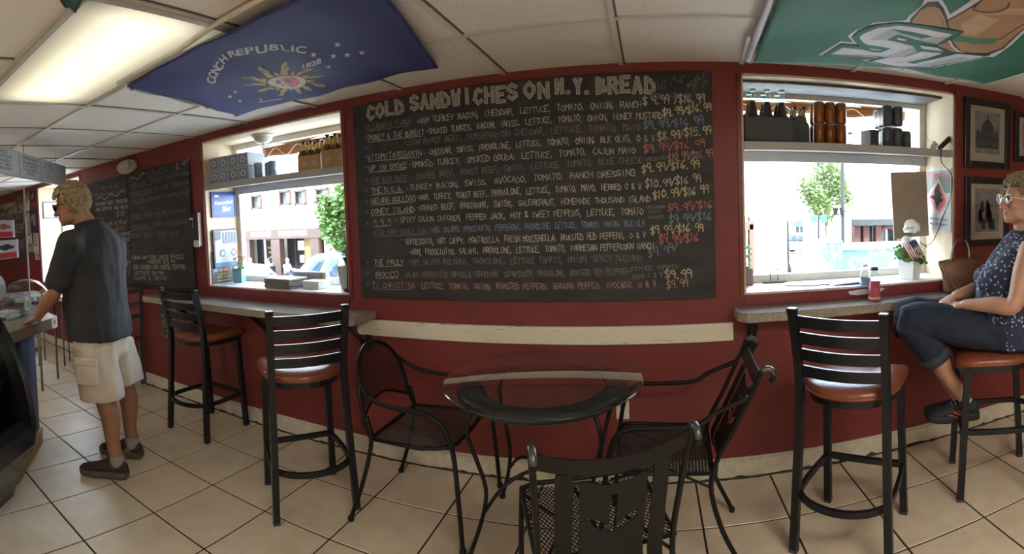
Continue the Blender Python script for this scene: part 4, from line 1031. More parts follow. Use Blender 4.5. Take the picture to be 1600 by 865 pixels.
G('B388,440 B482,392 B530,460 B600,518 B480,488', .0045, 3)
for pts in ([(487, 392), (520, 445), (580, 500), (650, 527), (720, 534)],): line_px(mb, [B_(*q) for q in pts], .012, sag_g, .0054, 0)
line_px(mb, [B_(*q) for q in [(1015, 405), (1150, 330), (1264, 262)]], .008, sag_g, .0052, 5)
line_px(mb, [B_(*q) for q in [(728, 75), (850, 102), (1000, 92), (1095, 50), (1112, 0)]], .008, sag_g, .0056, 5); line_px(mb, [B_(*q) for q in [(745, 55), (765, 25), (800, 0)]], .008, sag_g, .0056, 5)
G('A110,622 A335,505 A540,530 A455,438 A530,370 A715,290 A1040,250 B110,240 B640,302 B365,440 B520,515 B930,535 B690,605 B320,700 B0,700 A960,785 A740,745 A630,718 A800,672 A480,640', .0062, 1)
G('A130,618 A340,513 A560,545 A480,440 A545,380 A725,302 A1040,262 B0,238 B600,306 B360,432 B180,425 B430,500 B300,560 B0,640 A1000,700 A700,715 A800,668', .0068, 2)
G('A545,440 A590,400 A760,325 A1020,290 B10,262 B520,325 B360,418 B135,392 B330,355 A920,335 A665,470 A870,472 A1180,515 A1225,572 A1050,645 A880,662 A600,640 A215,605 A355,540 A560,570 A700,605 A800,610 A920,560 A650,525 A600,500', .0075, 0)
G('A665,470 A920,335 B0,345 B250,385 B330,358 B480,345 B360,418 B120,392 A1000,400 A870,470', .0081, 7)
G('A1110,548 A1190,520 A1225,572 A1050,645 A830,662', .0081, 7)
G('A1000,437 A1105,452 A1085,468 A990,455', .0088, 0); G('A680,562 A805,575 A785,585 A665,572', .0088, 0); G('B180,440 B360,450 B430,487 B210,470', .0088, 0)
G('A690,718 A880,668 A1100,640 B200,500 B420,515 B250,580 B40,640 B125,662 B340,590 B560,525 B850,548 B660,600 B280,696 B0,690 A960,772', .0078, 0)
G('A960,735 A1279,640 B240,540 B270,552 B40,625 B0,640', .0084, 7); G('B130,690 B620,560 B700,575 B300,690', .0084, 7)
G('B50,642 B250,584 B330,592 B120,655', .0088, 2)
mb.build('hat_and_letter_emblem', [M_FWHITE, M_GDARK, M_GREEN, M_GTAN, M_GTANL, M_GINK, M_GBAND, M_GGREY], flag)
a, d = Vector(c4g[0] + (0,)), Vector(c4g[3] + (0,))
mb = MB(); mb.grid(lambda u, v: (a.x + (d.x - a.x) * u - .012 - .03 * v, a.y + (d.y - a.y) * u, FZ + .012 * sin(u * 7) * v - .008 * sin(pi * v)), 24, 3, thick=.002)
sl = mb.build('hoist_sleeve', M_FWHITE, t)
mb = MB(); mb.prism([(1158, 100), (1167, 62), (1172, 60), (1176, 101), (1170, 103), (1168, 84)], lambda u, v, w: F(u, v) + Vector((0, 0, .012 - w)), .003); mb.build('loose_sleeve_end', M_FWHITE, t)
pm = None
for x, y in ((1178, 85), (1252, 96), (1298, 96), (1347, 101), (1410, 110), (1453, 112), (1484, 119)):
    pin = MB().ell((0, 0, 0), .006, n=8, m=6).build('push_pin', M_WHITE) if pm is None else bpy.data.objects.new('push_pin', pm.data)
    if pm is None: pm = pin
    else: COL.objects.link(pin)
    pin.location = F(x, y) + Vector((0, 0, .006)); tag(pin, 'small white push pin in the wall edge of the green flag', 'push pin', 'push pins along the green flag')

# ---------------------------------------------------------------- emergency light, ceiling dome in the left window
t = thing('emergency_light', 'cream oval emergency light high above the left chalkboard', 'emergency light', (-4.225, D - .002, 2.095))
M_EM = mat('aged_cream_plastic', (.50, .46, .38), .45)
ax = Matrix.Rotation(radians(90), 3, 'X')
MB().ell((0, -.03, 0), (.165, .06, .068), n=28, m=14).build('housing', M_EM, t)
o = MB().lathe([(.001, .035), (.03, .033), (.046, .022), (.050, .0), (.001, 0)], (.085, -.070, .006), n=24, axis=ax).build('lamp_head', mat('lamp_lens_grey', (.5, .5, .48), .2), t)
MB().tube([(.085 + .05 * cos(2 * pi * k / 24), -.072, .006 + .05 * sin(2 * pi * k / 24)) for k in range(24)], .005, n=6, closed=True).build('lens_rim', M_EM, o)
MB().box((.005, -.03, -.072), (.012, .012, .02), bev=.002).build('pull_tab', M_EM, t)
# gallery sign hanging over the counter
SA, SB = P(-60, 212, Z=2.12), P(100, 260, Z=2.12)
dirv = (SB - SA); dirv.z = 0; L = dirv.length; dirv.normalize(); nv = Vector((dirv.y, -dirv.x, 0))
if nv.dot(Vector((0, 0, 0)) - SB) < 0: nv = -nv
SH = .193
t = thing('hanging_menu_sign', 'grey hanging sign strip with salad specials over the deli counter', 'sign', (SB.x, SB.y, 1.927))
M_SIGN = mat('grey_sign_face', (.36, .36, .37), .5, vary=.04); M_SIGNP = mat('pale_sign_card', (.46, .46, .48), .55, vary=.03); M_INK = mat('black_print', (.02, .02, .022), .7, vary=0); M_INKG = mat('grey_print', (.14, .14, .15), .7, vary=0)
ang = atan2(dirv.y, dirv.x)
fs_ = lambda u, v, w=0: Vector((dirv.x * (u - L), dirv.y * (u - L), v)) + nv * (.0155 + w)
MB().box(tuple(-dirv * (L / 2) + Vector((0, 0, SH / 2))), (L, .03, SH), rot=ang, bev=.003).build('sign_box', M_SIGN, t)
# photo x to distance along the sign
def su(px):
    b = P(px, 250, Z=2.08); a0 = atan2(b.x, b.y); lo, hi = 0, L
    for _ in range(40):
        m = (lo + hi) / 2; p = SA + dirv * m
        if atan2(p.x, p.y) < a0: lo = m
        else: hi = m
    return (lo + hi) / 2
cards = [(-60, -28, (('GARDEN', .126, .02), ('SALAD', .10, .02), ('LETTUCE, TOMATO,', .074, .015), ('CUCUMBER & ONION', .05, .015)), M_INK),
         (-27, 26, (('GRILLED', .132, .020), ('CHICKEN SALAD', .104, .020), ('CHICKEN BREAST,', .076, .017), ('LETTUCE, TOMATO', .052, .017), ('CUMBER & ONION', .028, .017)), M_INK),
         (27, 59, (('CAPRESE SALAD', .128, .021), ('FRESH MOZZARELLA', .100, .017), ('SLICED TOMATOES', .076, .017), ('ETC, BALSAMIC &', .052, .017), ('OLIVE OIL', .028, .017)), M_INK),
         (60, 83, (('TAKE HOME A', .126, .018), ('LOAF OF BREAD', .098, .018), ('TODAY', .068, .018), ('$3.49', .036, .018)), M_INKG), (84, 91, (('CHIPS', .128, .012), ('SODA', .11, .012), ('TEA', .08, .012), ('BEER', .062, .012), ('WINE', .044, .012), ('SUBS', .028, .012)), M_INKG)]
for a, b, rows, ink in cards:
    u0, u1 = su(a), su(b); mb = MB()
    mb.prism([(u0 + .004, .008), (u1 - .004, .008), (u1 - .004, SH - .008), (u0 + .004, SH - .008)], lambda u, v, w: fs_(u, v, w), .002, 0)
    card = mb.build('menu_card', M_SIGNP, t); tx = MB()
    for s, v, h in rows:
        v, h = v * 1.15, h * 1.15
        w = min((u1 - u0) * .86, len(s) * h * .95); put_text(tx, s, lambda u, v: fs_(u, v, .0026), (u0 + u1) / 2, v, h, width=w, bold=.01)
    tx.build('card_lettering', ink, card)
for k in (.12, .5, .88):
    p = -dirv * (L * (1 - k)); MB().tube([p + Vector((0, 0, SH)), p + Vector((0, 0, CZ - 1.927))], .0025, n=6).build('hanging_wire', M_TEED, t)
# a third flag: only its folded corner hangs into view at the top left
t = thing('hanging_flag', 'folded corner of a small dark green flag at the top left of the ceiling', 'flag')
mb = MB(); q = [F(70, -40), F(150, -40), F(118, 16), F(100, 6)]
mb.grid(lambda u, v: tuple((q[0] * (1 - u) + q[1] * u) * (1 - v) + (q[3] * (1 - u) + q[2] * u) * v + Vector((0, 0, .012 * sin(9 * u) * (1 - v) - .01))), 12, 10, thick=.0015); mb.build('flag_cloth', M_GDARK, t)
mb = MB(); mb.prism([(100, 6), (108, 3), (114, 10), (106, 13)], lambda u, v, w: F(u, v) + Vector((0, 0, -.016 - w)), .001); mb.build('flag_patch', M_GGREY, t)
# ---------------------------------------------------------------- shelves across the two windows
def shelf(label, x0, x1):
    t = thing('window_shelf', label, 'shelf', ((x0 + x1) / 2, D + .18, 1.80)); w = x1 - x0 - .026
    MB().box((0, .0, -.010), (w, .33, .020), bev=.002).build('shelf_board', M_SHELF, t)
    MB().box((0, -.168, -.0225), (w, .016, .045), bev=.003).build('front_lip', M_SHELF, t)
    MB().box((0, .150, -.05), (w, .018, .06), bev=.003).build('back_cleat', M_SHELF, t)
shelf('grey shelf across the left window holding beer cartons', -3.13, -1.785)
shelf('grey shelf across the right window holding cans and soda bottles', .49, 1.80)
SZ = 1.8005
# --- drinks
M_CART = mat('pale_blue_beer_carton', (.34, .40, .46), .6, vary=.10); M_CARTD = mat('grey_blue_print', (.20, .26, .33), .6); M_CARTW = mat('carton_white_print', (.55, .58, .6), .6)
def beer_carton(x, y, z, w, d, h, rz, label):
    t = thing('beer_carton', label, 'carton', (x, y, z), rz, 'beer cartons on the left window shelf')
    MB().box((0, 0, h / 2), (w, d, h), bev=.004).build('box', M_CART, t)
    mb = MB()
    for k in range(2):
        cx = -w / 4 + k * w / 2; f = lambda u, v, q=0: (u, -d / 2 - .0008 - q, v)
        mb.add([f(cx - w * .20, h * .16), f(cx + w * .20, h * .16), f(cx + w * .20, h * .86), f(cx - w * .20, h * .86)], [(0, 1, 2, 3)], 0)
        mb.add([f(cx + w * .14 * cos(a), h * .52 + h * .24 * sin(a), .0006) for a in [2 * pi * q / 20 for q in range(20)]], [tuple(range(20))], 1)
        mb.add([f(cx + w * .08 * cos(a), h * .52 + h * .15 * sin(a), .0012) for a in [2 * pi * q / 16 for q in range(16)]], [tuple(range(16))], 0)
    mb.add([(-w / 2 - .0008, -d * .3, h * .2), (-w / 2 - .0008, d * .3, h * .2), (-w / 2 - .0008, d * .3, h * .8), (-w / 2 - .0008, -d * .3, h * .8), ], [(0, 1, 2, 3)], 0)
    mb.build('printed_label', [M_CARTD, M_CARTW], t)
    mb = MB(); mb.box((0, -d * .1, h + .0006), (w * .4, .02, .001)); mb.build('carry_slot', M_CARTD, t)
hc = .104
beer_carton(-3.005, 2.80, SZ, .20, .20, hc, .08, 'pale blue beer carton at the bottom left of the shelf stack')
beer_carton(-3.005, 2.80, SZ + hc + .0008, .20, .20, hc, .10, 'pale blue beer carton at the top left of the shelf stack')
beer_carton(-2.795, 2.815, SZ, .205, .20, hc, .04, 'pale blue beer carton at the bottom right of the shelf stack')
beer_carton(-2.795, 2.815, SZ + hc + .0008, .205, .20, hc, .05, 'pale blue beer carton at the top right of the shelf stack')
def can_mesh(mb, r, h): mb.lathe([(.001, 0), (r * .78, 0), (r, .010), (r, h - .014), (r * .82, h - .002), (r * .84, h), (r * .78, h), (r * .76, h - .004), (.001, h - .004)], n=20)
M_ALU = mat('aluminium', (.6, .6, .62), .3, metal=1, vary=.03)
def can(x, y, z, body, label, group, r=.033, h=.122):
    t = thing('drink_can', label, 'can', (x, y, z), random.uniform(0, 6), group)
    mb = MB(); mb.lathe([(.001, 0), (r * .78, 0), (r, .010), (r, h - .014), (r * .88, h - .005)], n=20); mb.build('can_body', body, t)
    mb = MB(); mb.lathe([(r * .88, h - .005), (r * .85, h), (r * .78, h), (r * .76, h - .004), (.001, h - .004)], n=20); l = mb.build('can_lid', M_ALU, t)
    MB().box((.006, 0, h - .0025), (.02, .012, .0016), bev=.0007).build('pull_tab', M_ALU, l)
    return t
M_CANB = mat('blue_white_can_print', (.22, .30, .42), .35, metal=.2, vary=.35, scale=30)
for i, (x, y, l) in enumerate(((-2.640, 2.78, 'blue and white beer can nearest the carton stack'), (-2.575, 2.83, 'blue and white beer can in the middle of the three'), (-2.505, 2.79, 'blue and white beer can at the right of the three'))):
    can(x, y, SZ, M_CANB, l, 'loose beer cans on the left window shelf')
M_TAN = mat('tan_cardboard_carrier', (.46, .28, .09), .6, vary=.12); M_BROWNG = mat('brown_bottle_glass', (.085, .035, .012), .15, vary=.1); M_YEL = mat('yellow_bottle_label', (.50, .36, .10), .5); M_STARW = mat('faded_blue_star', (.35, .40, .46), .6)
M_CAP = mat('dark_bottle_cap', (.06, .04, .03), .4, metal=.5)
def bottle_prof(h, r): return [(.001, 0), (r * .9, 0), (r, .008), (r, h * .52), (r * .86, h * .60), (r * .46, h * .74), (r * .40, h * .93), (r * .46, h * .94), (r * .46, h * .965), (.001, h * .965)]
def six_pack(x, y, z, rz, label, group, carton, glassm, h=.225, r=.029, cart_h=.12, logo=None, neck=None):
    t = thing('six_pack', label, 'six-pack', (x, y, z), rz, group)
    w, d = r * 6.3, r * 4.3
    mb = MB(); k = .003
    for sy in (-1, 1): mb.box((0, sy * d / 2, cart_h / 2), (w, k, cart_h))
    for sx in (-1, 1): mb.prism([(-d / 2, 0), (d / 2, 0), (d / 2, cart_h), (.016, cart_h * 1.5), (-.016, cart_h * 1.5), (-d / 2, cart_h)], lambda u, v, q, sx=sx: (sx * (w / 2 - .0015) + q - .0015, u, v), k)
    mb.box((0, 0, .002), (w, d, k)); mb.box((0, 0, cart_h * .55), (w, k, cart_h * 1.1))
    mb.prism([(-w / 2, cart_h), (w / 2, cart_h), (w / 2, cart_h * 1.5), (w * .25, cart_h * 1.62), (w * .2, cart_h * 1.35), (-w * .2, cart_h * 1.35), (-w * .25, cart_h * 1.62), (-w / 2, cart_h * 1.5)], lambda u, v, q: (u, q - .0015, v), k)
    mb.build('carrier', carton, t)
    if logo:
        for cx in (-w * .22, w * .24):
            mb = MB(); mb.add([(cx + (.024 if q % 2 == 0 else .011) * sin(pi * q / 6), -d / 2 - .0025, cart_h * .5 + (.024 if q % 2 == 0 else .011) * cos(pi * q / 6)) for q in range(12)], [tuple(range(12))]); mb.build('carrier_logo', logo, t)
    for i in range(3):
        for j in (-1, 1):
            b = MB().lathe(bottle_prof(h, r * .96), ((i - 1) * r * 2.06, j * r * 1.05, .004), n=16).build('bottle', glassm, t)
            MB().lathe([(.001, h * .955), (r * .56, h * .955), (r * .54, h * .99), (.001, h)], ((i - 1) * r * 2.06, j * r * 1.05, .004), n=14).build('bottle_cap', M_CAP, b)
            if neck: MB().lathe([(r * .62, h * .70), (r * .44, h * .78), (r * .42, h * .90), (r * .40, h * .90)], ((i - 1) * r * 2.06, j * r * 1.05, .004), n=14).build('neck_label', neck, b)
GT = 'tan beer six-packs on the left window shelf'
six_pack(-2.155, 2.83, SZ, .12, 'tan beer six-pack on the left window shelf, left of the two', GT, M_TAN, M_BROWNG, logo=M_STARW, neck=M_YEL, cart_h=.115, h=.215)
six_pack(-1.925, 2.80, SZ, .10, 'tan beer six-pack on the left window shelf against the right reveal', GT, M_TAN, M_BROWNG, logo=M_STARW, neck=M_YEL, cart_h=.125, h=.23)
M_CHAR = mat('charcoal_cardboard', (.06, .065, .075), .6); M_SODA = mat('soda_in_clear_glass', (.055, .03, .05), .12, vary=.15); M_CLEARN = glass('clear_bottle_glass', (.80, .92, .88))
# soda bottles: clear shoulders above the dark soda
t = thing('six_pack', 'charcoal carrier of clear-necked soda bottles at the left end of the right shelf', 'six-pack', (.652, 2.79, SZ), 0, 'drinks on the right window shelf')
w, d, ch = .262, .18, .135
mb = MB()
for sy in (-1, 1): mb.box((0, sy * d / 2, ch / 2), (w, .004, ch))
for sx in (-1, 1): mb.box((sx * w / 2, 0, ch * .56), (.004, d, ch * 1.12))
mb.box((0, 0, .002), (w, d, .004)); mb.box((0, 0, ch * .6), (w, .004, ch * 1.2)); mb.tube([(-w / 2, -d / 2 - .003, .01), (w / 2, -d / 2 - .003, .01)], .002, n=6)
mb.build('carrier', M_CHAR, t)
for i in range(3):
    for j in (-1, 1):
        c = ((i - 1) * .082, j * .043, .004); h, r = .285, .038
        b = MB().lathe([(.001, 0), (r * .9, 0), (r, .008), (r, .10), (r * .9, .130), (r * .48, .205), (r * .42, .22), (.001, .22)], c, n=18).build('bottle', M_SODA, t)
        MB().lathe([(r * .47, .21), (r * .42, .225), (r * .38, .268), (r * .44, .270), (r * .44, .279), (.001, .279)], c, n=16).build('bottle_neck', M_CLEARN, b)
        MB().lathe([(.001, .275), (r * .48, .275), (r * .46, .287), (.001, .289)], c, n=14).build('bottle_cap', mat('pale_bottle_cap', (.5, .52, .5), .4), b)
six_pack(.857, 2.86, SZ, 1.5, 'dark beer six-pack between the soda carrier and copper cans', 'drinks on the right window shelf', M_CHAR, M_BROWNG, cart_h=.11, h=.215, r=.0245, neck=M_YEL)
M_COP = mat('copper_can_print', (.30, .115, .035), .3, metal=.55, vary=.2, scale=25)
n = 0
for k in range(2):
    for i in range(3):
        for j in range(2):
            nm = ('front row' if j == 0 else 'back row') + (' bottom' if k == 0 else ' top') + (' left', ' middle', ' right')[i]
            c = can(.965 + i * .0672, 2.79 + j * .068, SZ + k * .1235, M_COP, 'copper coloured can in the shelf stack, ' + nm, 'stacked copper cans on the right shelf', h=.122)
M_WRAP = glass('shrink_wrap_film', (.86, .88, .90), rough=.18, gain=1.2); M_DKCAN = mat('dark_grey_can_print', (.10, .11, .125), .35, metal=.4, vary=.3, scale=30)
for k in range(2):
    t = thing('wrapped_can_pack', 'shrink-wrapped pack of dark cans on the right shelf, ' + ('bottom of the two' if k == 0 else 'top of the two'), 'can pack', (1.425, 2.83, SZ + k * .128), -.05, 'wrapped can packs on the right shelf')
    for i in range(2):
        for j in range(3):
            mb = MB(); mb.v = []; r, h = .033, .120
            mb.lathe([(.001, 0), (r * .78, 0), (r, .010), (r, h - .014), (r * .82, h - .002), (r * .76, h - .004), (.001, h - .004)], ((i - .5) * .067, (j - 1) * .067, .002), n=16); mb.build('can', M_DKCAN, t)
    mb = MB(); mb.box((0, 0, .0625), (.142, .208, .123), bev=.028); mb.build('wrap', M_WRAP, t)
can(1.535, 2.80, SZ, M_DKCAN, 'single dark can beside the wrapped packs on the right shelf', 'drinks on the right window shelf', h=.112)
tag(MB().box((1.298, 2.82, SZ + .0525), (.062, .10, .105), rot=.25, bev=.003).build('small_carton', M_CHAR), 'small charcoal box left of the wrapped can packs', 'box')

# charger and cable at the right end of the right shelf
t = thing('phone_charger', 'white plug block with thin white wire at the right end of the shelf', 'charger', (1.705, 2.745, SZ))
MB().box((0, 0, .030), (.038, .030, .050), rot=Matrix.Rotation(.6, 3, 'Y'), bev=.006).build('plug', M_WHITE, t)
MB().tube(spline([(-.018, 0, .052), (-.05, .06, .095), (-.09, .15, .10), (-.105, .19, .05), (-.11, .20, .0)], 8), .0018, n=6).build('wire', M_WHITE, t)
t = thing('power_adapter', 'black angled power adapter with cable hanging down the cream reveal', 'power adapter', (1.755, 2.70, SZ))
MB().box((.002, -.006, .048), (.030, .028, .10), rot=Matrix.Rotation(.85, 3, 'Y'), bev=.008).build('adapter', M_BLACK, t)
MB().box((-.036, -.002, .015), (.022, .02, .026), rot=Matrix.Rotation(.85, 3, 'Y'), bev=.004).build('adapter_collar', mat('matte_black_box', (.03, .03, .032), .6), t)
cab = spline([(-.04, -.008, .012), (-.058, -.058, .0), (-.064, -.066, -.08), (.022, -.052, -.16), (.026, -.03, -.30), (.022, .05, -.42), (.018, .14, -.56), (.004, .21, -.61), (-.05, .22, -.595)], 8)
MB().tube(cab, .0028, n=6).build('cable', M_BLACK, t)

# ---------------------------------------------------------------- left window: signs on the reveal, pots, papers
M_SBLUE = mat('royal_blue_sign', (.016, .04, .20), .35); M_SBLUE2 = mat('light_blue_sign', (.025, .085, .30), .35); M_SWHITE = mat('sign_white', (.68, .70, .72), .4, vary=.03); M_SILV = mat('silver_paint', (.45, .46, .5), .35, metal=.4)
XR_ = -3.118
def on_left(y0, y1, z0, z1):
    """Plane on the left reveal: u runs along the depth (viewed from the room), v up."""
    return lambda u, v, w=0: Vector((XR_ + .003 + w + (.010 if z1 == 1.44 else 0), y0 + (y1 - y0) * u, z0 + (z1 - z0) * v))
t = thing('beer_sign', 'blue framed beer sign at the top of the left window reveal', 'sign')
f = on_left(2.700, 2.965, 1.535, 1.742)
mb = MB(); mb.prism([(0, 0), (1, 0), (1, 1), (0, 1)], f, .010); mb.build('sign_panel', M_SBLUE, t)
mb = MB(); mb.prism([(.08, .09), (.92, .09), (.92, .91), (.08, .91)], lambda u, v, w: f(u, v, .0105 + w), .001, 0); mb.build('sign_field', M_SBLUE2, t)
mb = MB()
for q in ([(.0, 0), (1, 0), (.96, .05), (.04, .05)], [(0, 1), (1, 1), (.96, .95), (.04, .95)], [(0, 0), (.04, .05), (.04, .95), (0, 1)], [(1, 0), (.96, .05), (.96, .95), (1, 1)]): mb.prism(q, lambda u, v, w: f(u, v, .0102 + w), .004)
mb.build('sign_frame', mat('dark_blue_frame', (.02, .04, .2), .3), t)
mb = MB(); sl = lambda u, v: f(u, v + .10 * (u - .5), .013)
put_text(mb, 'Weihenstephaner', sl, .5, .52, .17, width=.80, bold=.02); put_text(mb, 'Bier', sl, .62, .24, .22, width=.36, bold=.03); mb.add([f(.14, .80, .013), f(.30, .80, .013), f(.30, .88, .013), f(.14, .88, .013)], [(0, 1, 2, 3)])
mb.build('sign_lettering', M_SWHITE, t)
t = thing('car_photo_poster', 'framed black and white vintage car photo with blue band on the left reveal', 'poster')
f = on_left(2.690, 2.955, 1.125, 1.44)
M_PG = mat('photo_dark_grey', (.07, .09, .12), .4); M_PL = mat('photo_light', (.34, .38, .44), .4); M_PB = mat('poster_blue_band', (.02, .11, .28), .4)
mb = MB(); mb.prism([(0, 0), (1, 0), (1, 1), (0, 1)], f, .012); mb.build('poster_frame', M_BLACK, t)
mb = MB(); f1 = lambda u, v, w=0: f(u, v, .013 + w)
mb.add([f1(.05, .14), f1(.97, .14), f1(.97, .96), f1(.05, .96)], [(0, 1, 2, 3)], 1); mb.add([f1(.05, .03), f1(.97, .03), f1(.97, .14), f1(.05, .14)], [(0, 1, 2, 3)], 2)
for k in range(5): mb.add([f1(.36 + .12 * k, .62, .001), f1(.45 + .12 * k, .62, .001), f1(.45 + .12 * k, .92, .001), f1(.36 + .12 * k, .92, .001)], [(0, 1, 2, 3)], 0)
mb.add([f1(*q, .002) for q in [(.20, .40), (.36, .44), (.46, .60), (.60, .62), (.72, .58), (.96, .60), (.96, .36), (.20, .30)]], [tuple(range(8))], 3)
for cx in (.34, .80):
    mb.add([f1(cx + .115 * cos(a), .38 + .10 * sin(a), .003) for a in [2 * pi * k / 20 for k in range(20)]], [tuple(range(20))], 0); mb.add([f1(cx + .07 * cos(a), .38 + .06 * sin(a), .004) for a in [2 * pi * k / 20 for k in range(20)]], [tuple(range(20))], 1)
mb.add([f1(.05, .70, .001), f1(.30, .74, .001), f1(.30, .95, .001), f1(.05, .95, .001)], [(0, 1, 2, 3)], 0)
mb.build('poster_print', [M_PG, M_PL, M_PB, mat('photo_mid_grey', (.30, .33, .37), .4)], t)
t = thing('beer_list_poster', 'dark poster with yellow heading and four pictures at the foot of the left reveal', 'poster')
f = on_left(2.672, 2.915, 1.003, 1.262); f1 = lambda u, v, w=0: f(u, v, .006 + w)
mb = MB(); mb.prism([(0, 0), (1, 0), (1, 1), (0, 1)], f, .005); mb.build('poster_board', mat('slate_poster', (.055, .065, .085), .5, vary=.2), t)
M_PY = mat('poster_yellow', (.62, .46, .08), .5)
mb = MB(); put_text(mb, "CAN'T DECIDE?", f1, .5, .76, .10, width=.74, bold=.03); put_text(mb, 'A FLIGHT', f1, .5, .25, .07, width=.5, bold=.03); put_text(mb, 'TASTE FOURS', f1, .5, .15, .08, width=.62, bold=.03); mb.build('poster_lettering', M_PY, t)
mb = MB()
for k, m_ in enumerate(((.16, .27, .44), (.30, .20, .24), (.42, .16, .10), (.13, .10, .14))):
    mb.add([f1(.06 + .23 * k, .36), f1(.26 + .23 * k, .36), f1(.26 + .23 * k, .70), f1(.06 + .23 * k, .70)], [(0, 1, 2, 3)], k)
    mb.add([f1(.16 + .23 * k + .05 * cos(a), .50 + .07 * sin(a), .001) for a in [2 * pi * q / 14 for q in range(14)]], [tuple(range(14))], 4)
mb.build('poster_pictures', [mat('picture_blue', (.16, .27, .44), .5), mat('picture_mauve', (.30, .20, .24), .5), mat('picture_orange', (.5, .19, .10), .5), mat('picture_dark', (.13, .10, .14), .5), mat('picture_pale', (.5, .5, .52), .5, vary=.4, scale=60)], t)
mb = MB(); mb.add([f1(.2, .07, .001), f1(.8, .07, .001), f1(.8, .085, .001), f1(.2, .085, .001)], [(0, 1, 2, 3)]); mb.build('poster_small_print', M_SWHITE, t)

# plants
def leaf_poly(mb, c, d, up, L, W, n=5, cup=.2):
    d = Vector(d).normalized(); up = Vector(up); s = d.cross(up).normalized(); nrm = s.cross(d)
    vs = []; fs = []
    for i in range(n + 1):
        u = i / n; w = W * sin(pi * min(1, u * .92 + .06)) ** .8
        p = Vector(c) + d * L * u - nrm * cup * L * u * u
        vs += [p - s * w + nrm * .15 * w, p, p + s * w + nrm * .15 * w]
    for i in range(n): fs += [(3 * i, 3 * i + 1, 3 * i + 4, 3 * i + 3), (3 * i + 1, 3 * i + 2, 3 * i + 5, 3 * i + 4)]
    mb.add(vs, fs, 0, True)
M_LEAF = leafy('bright_leaf_green', (.13, .30, .06)); M_LEAFD = leafy('geranium_leaf_green', (.10, .22, .07), scale=25); M_STEM = mat('stem_green', (.12, .20, .06), .6)
M_TEAL = mat('teal_planter', (.16, .36, .40), .4); M_POTW = mat('white_planter', (.66, .66, .64), .4, vary=.04); M_YFL = leafy('yellow_petal', (.62, .30, .012), vary=.2); M_SOIL = mat('potting_soil', (.04, .03, .02), .95)
def square_pot(w0, w1, h):
    mb = MB(); t_ = .006
    r = lambda w, z: [(-w, -w, z), (w, -w, z), (w, w, z), (-w, w, z)]
    mb.loft([r(w0 / 2, 0), r(w1 / 2, h), r(w1 / 2 - t_, h), r(w0 / 2 - t_ * .6, h * .72)], smooth=False); return mb
SILL = .985 + .0145
t = thing('potted_flower', 'teal square pot of yellow flowers on the sill of the left window', 'potted plant', (-3.002, 2.87, SILL), .3)
square_pot(.075, .085, .115).build('pot', M_TEAL, t); MB().box((0, 0, .082), (.074, .074, .006)).build('soil', M_SOIL, t)
mb = MB(); mf = MB(); ms = MB(); rr = random.Random(4)
for k in range(14):
    a = rr.uniform(0, 6.3); leaf_poly(mb, (.01 * cos(a), .01 * sin(a), .085), (cos(a), sin(a), rr.uniform(.3, 1.2)), (0, 0, 1), rr.uniform(.05, .09), .014)
for k in range(6):
    a = rr.uniform(0, 6.3); tip = Vector((.035 * cos(a), .035 * sin(a), rr.uniform(.15, .25))); ms.tube(spline([(0, 0, .085), (tip.x * .3, tip.y * .3, tip.z * .7), tuple(tip)], 4), .0018, n=5)
    for q in range(5):
        c = tip + Vector((rr.gauss(0, .012), rr.gauss(0, .012), rr.gauss(0, .014)))
        for b in range(5): leaf_poly(mf, c, (cos(b * 1.257), sin(b * 1.257), .4), (0, 0, 1), .024, .010, n=3)
ms.build('stem', M_STEM, t); tag_ = mb.build('leaves', M_LEAF, t); tag_['kind'] = 'stuff'; q = mf.build('blossoms', M_YFL, t); q['kind'] = 'stuff'
t = thing('potted_plant', 'tall tapered grey pot with bright green leaves at the right end of the left sill', 'potted plant', (-1.90, 2.80, SILL))
square_pot(.065, .10, .16).build('pot', mat('pale_grey_planter', (.40, .42, .42), .4), t); MB().box((0, 0, .118), (.075, .075, .006)).build('soil', M_SOIL, t)
mb = MB(); ms = MB(); mf = MB()
for k in range(10):
    a = rr.uniform(0, 6.3); h = rr.uniform(.25, .42); tip = Vector((.035 * cos(a), .035 * sin(a), h)); ms.tube(spline([(0, 0, .12), (tip.x * .4, tip.y * .4, h * .7), tuple(tip)], 4), .002, n=5)
    for q in range(12):
        u = rr.uniform(.35, 1); b = rr.uniform(0, 6.3); leaf_poly(mb, (tip.x * u, tip.y * u, .12 + (h - .12) * u), (cos(b), sin(b), .5), (0, 0, 1), rr.uniform(.03, .05), .014, n=4)
    if h > .32:
        for q in range(8):
            b = rr.uniform(0, 6.3); leaf_poly(mf, tip + Vector((0, 0, rr.uniform(-.03, .02))), (cos(b), sin(b), .6), (0, 0, 1), .016, .007, n=3)
ms.build('stem', M_STEM, t); q = mb.build('leaves', M_LEAF, t); q['kind'] = 'stuff'; q = mf.build('blossoms', leafy('pale_blossom', (.6, .62, .62), vary=.1), t); q['kind'] = 'stuff'
t = thing('photo_stand', 'thin black sign stand leaning on the right reveal of the left window', 'sign stand', (-1.815, 2.745, SILL))
MB().box((.006, 0, .16), (.008, .16, .32), rot=Matrix.Rotation(.03, 3, 'Y'), bev=.002).build('panel', M_BLACK, t); MB().box((-.008, -.05, .012), (.05, .05, .02), rot=Matrix.Rotation(.15, 3, 'Y'), bev=.003).build('foot', mat('dark_purple_plastic', (.05, .03, .08), .4), t)
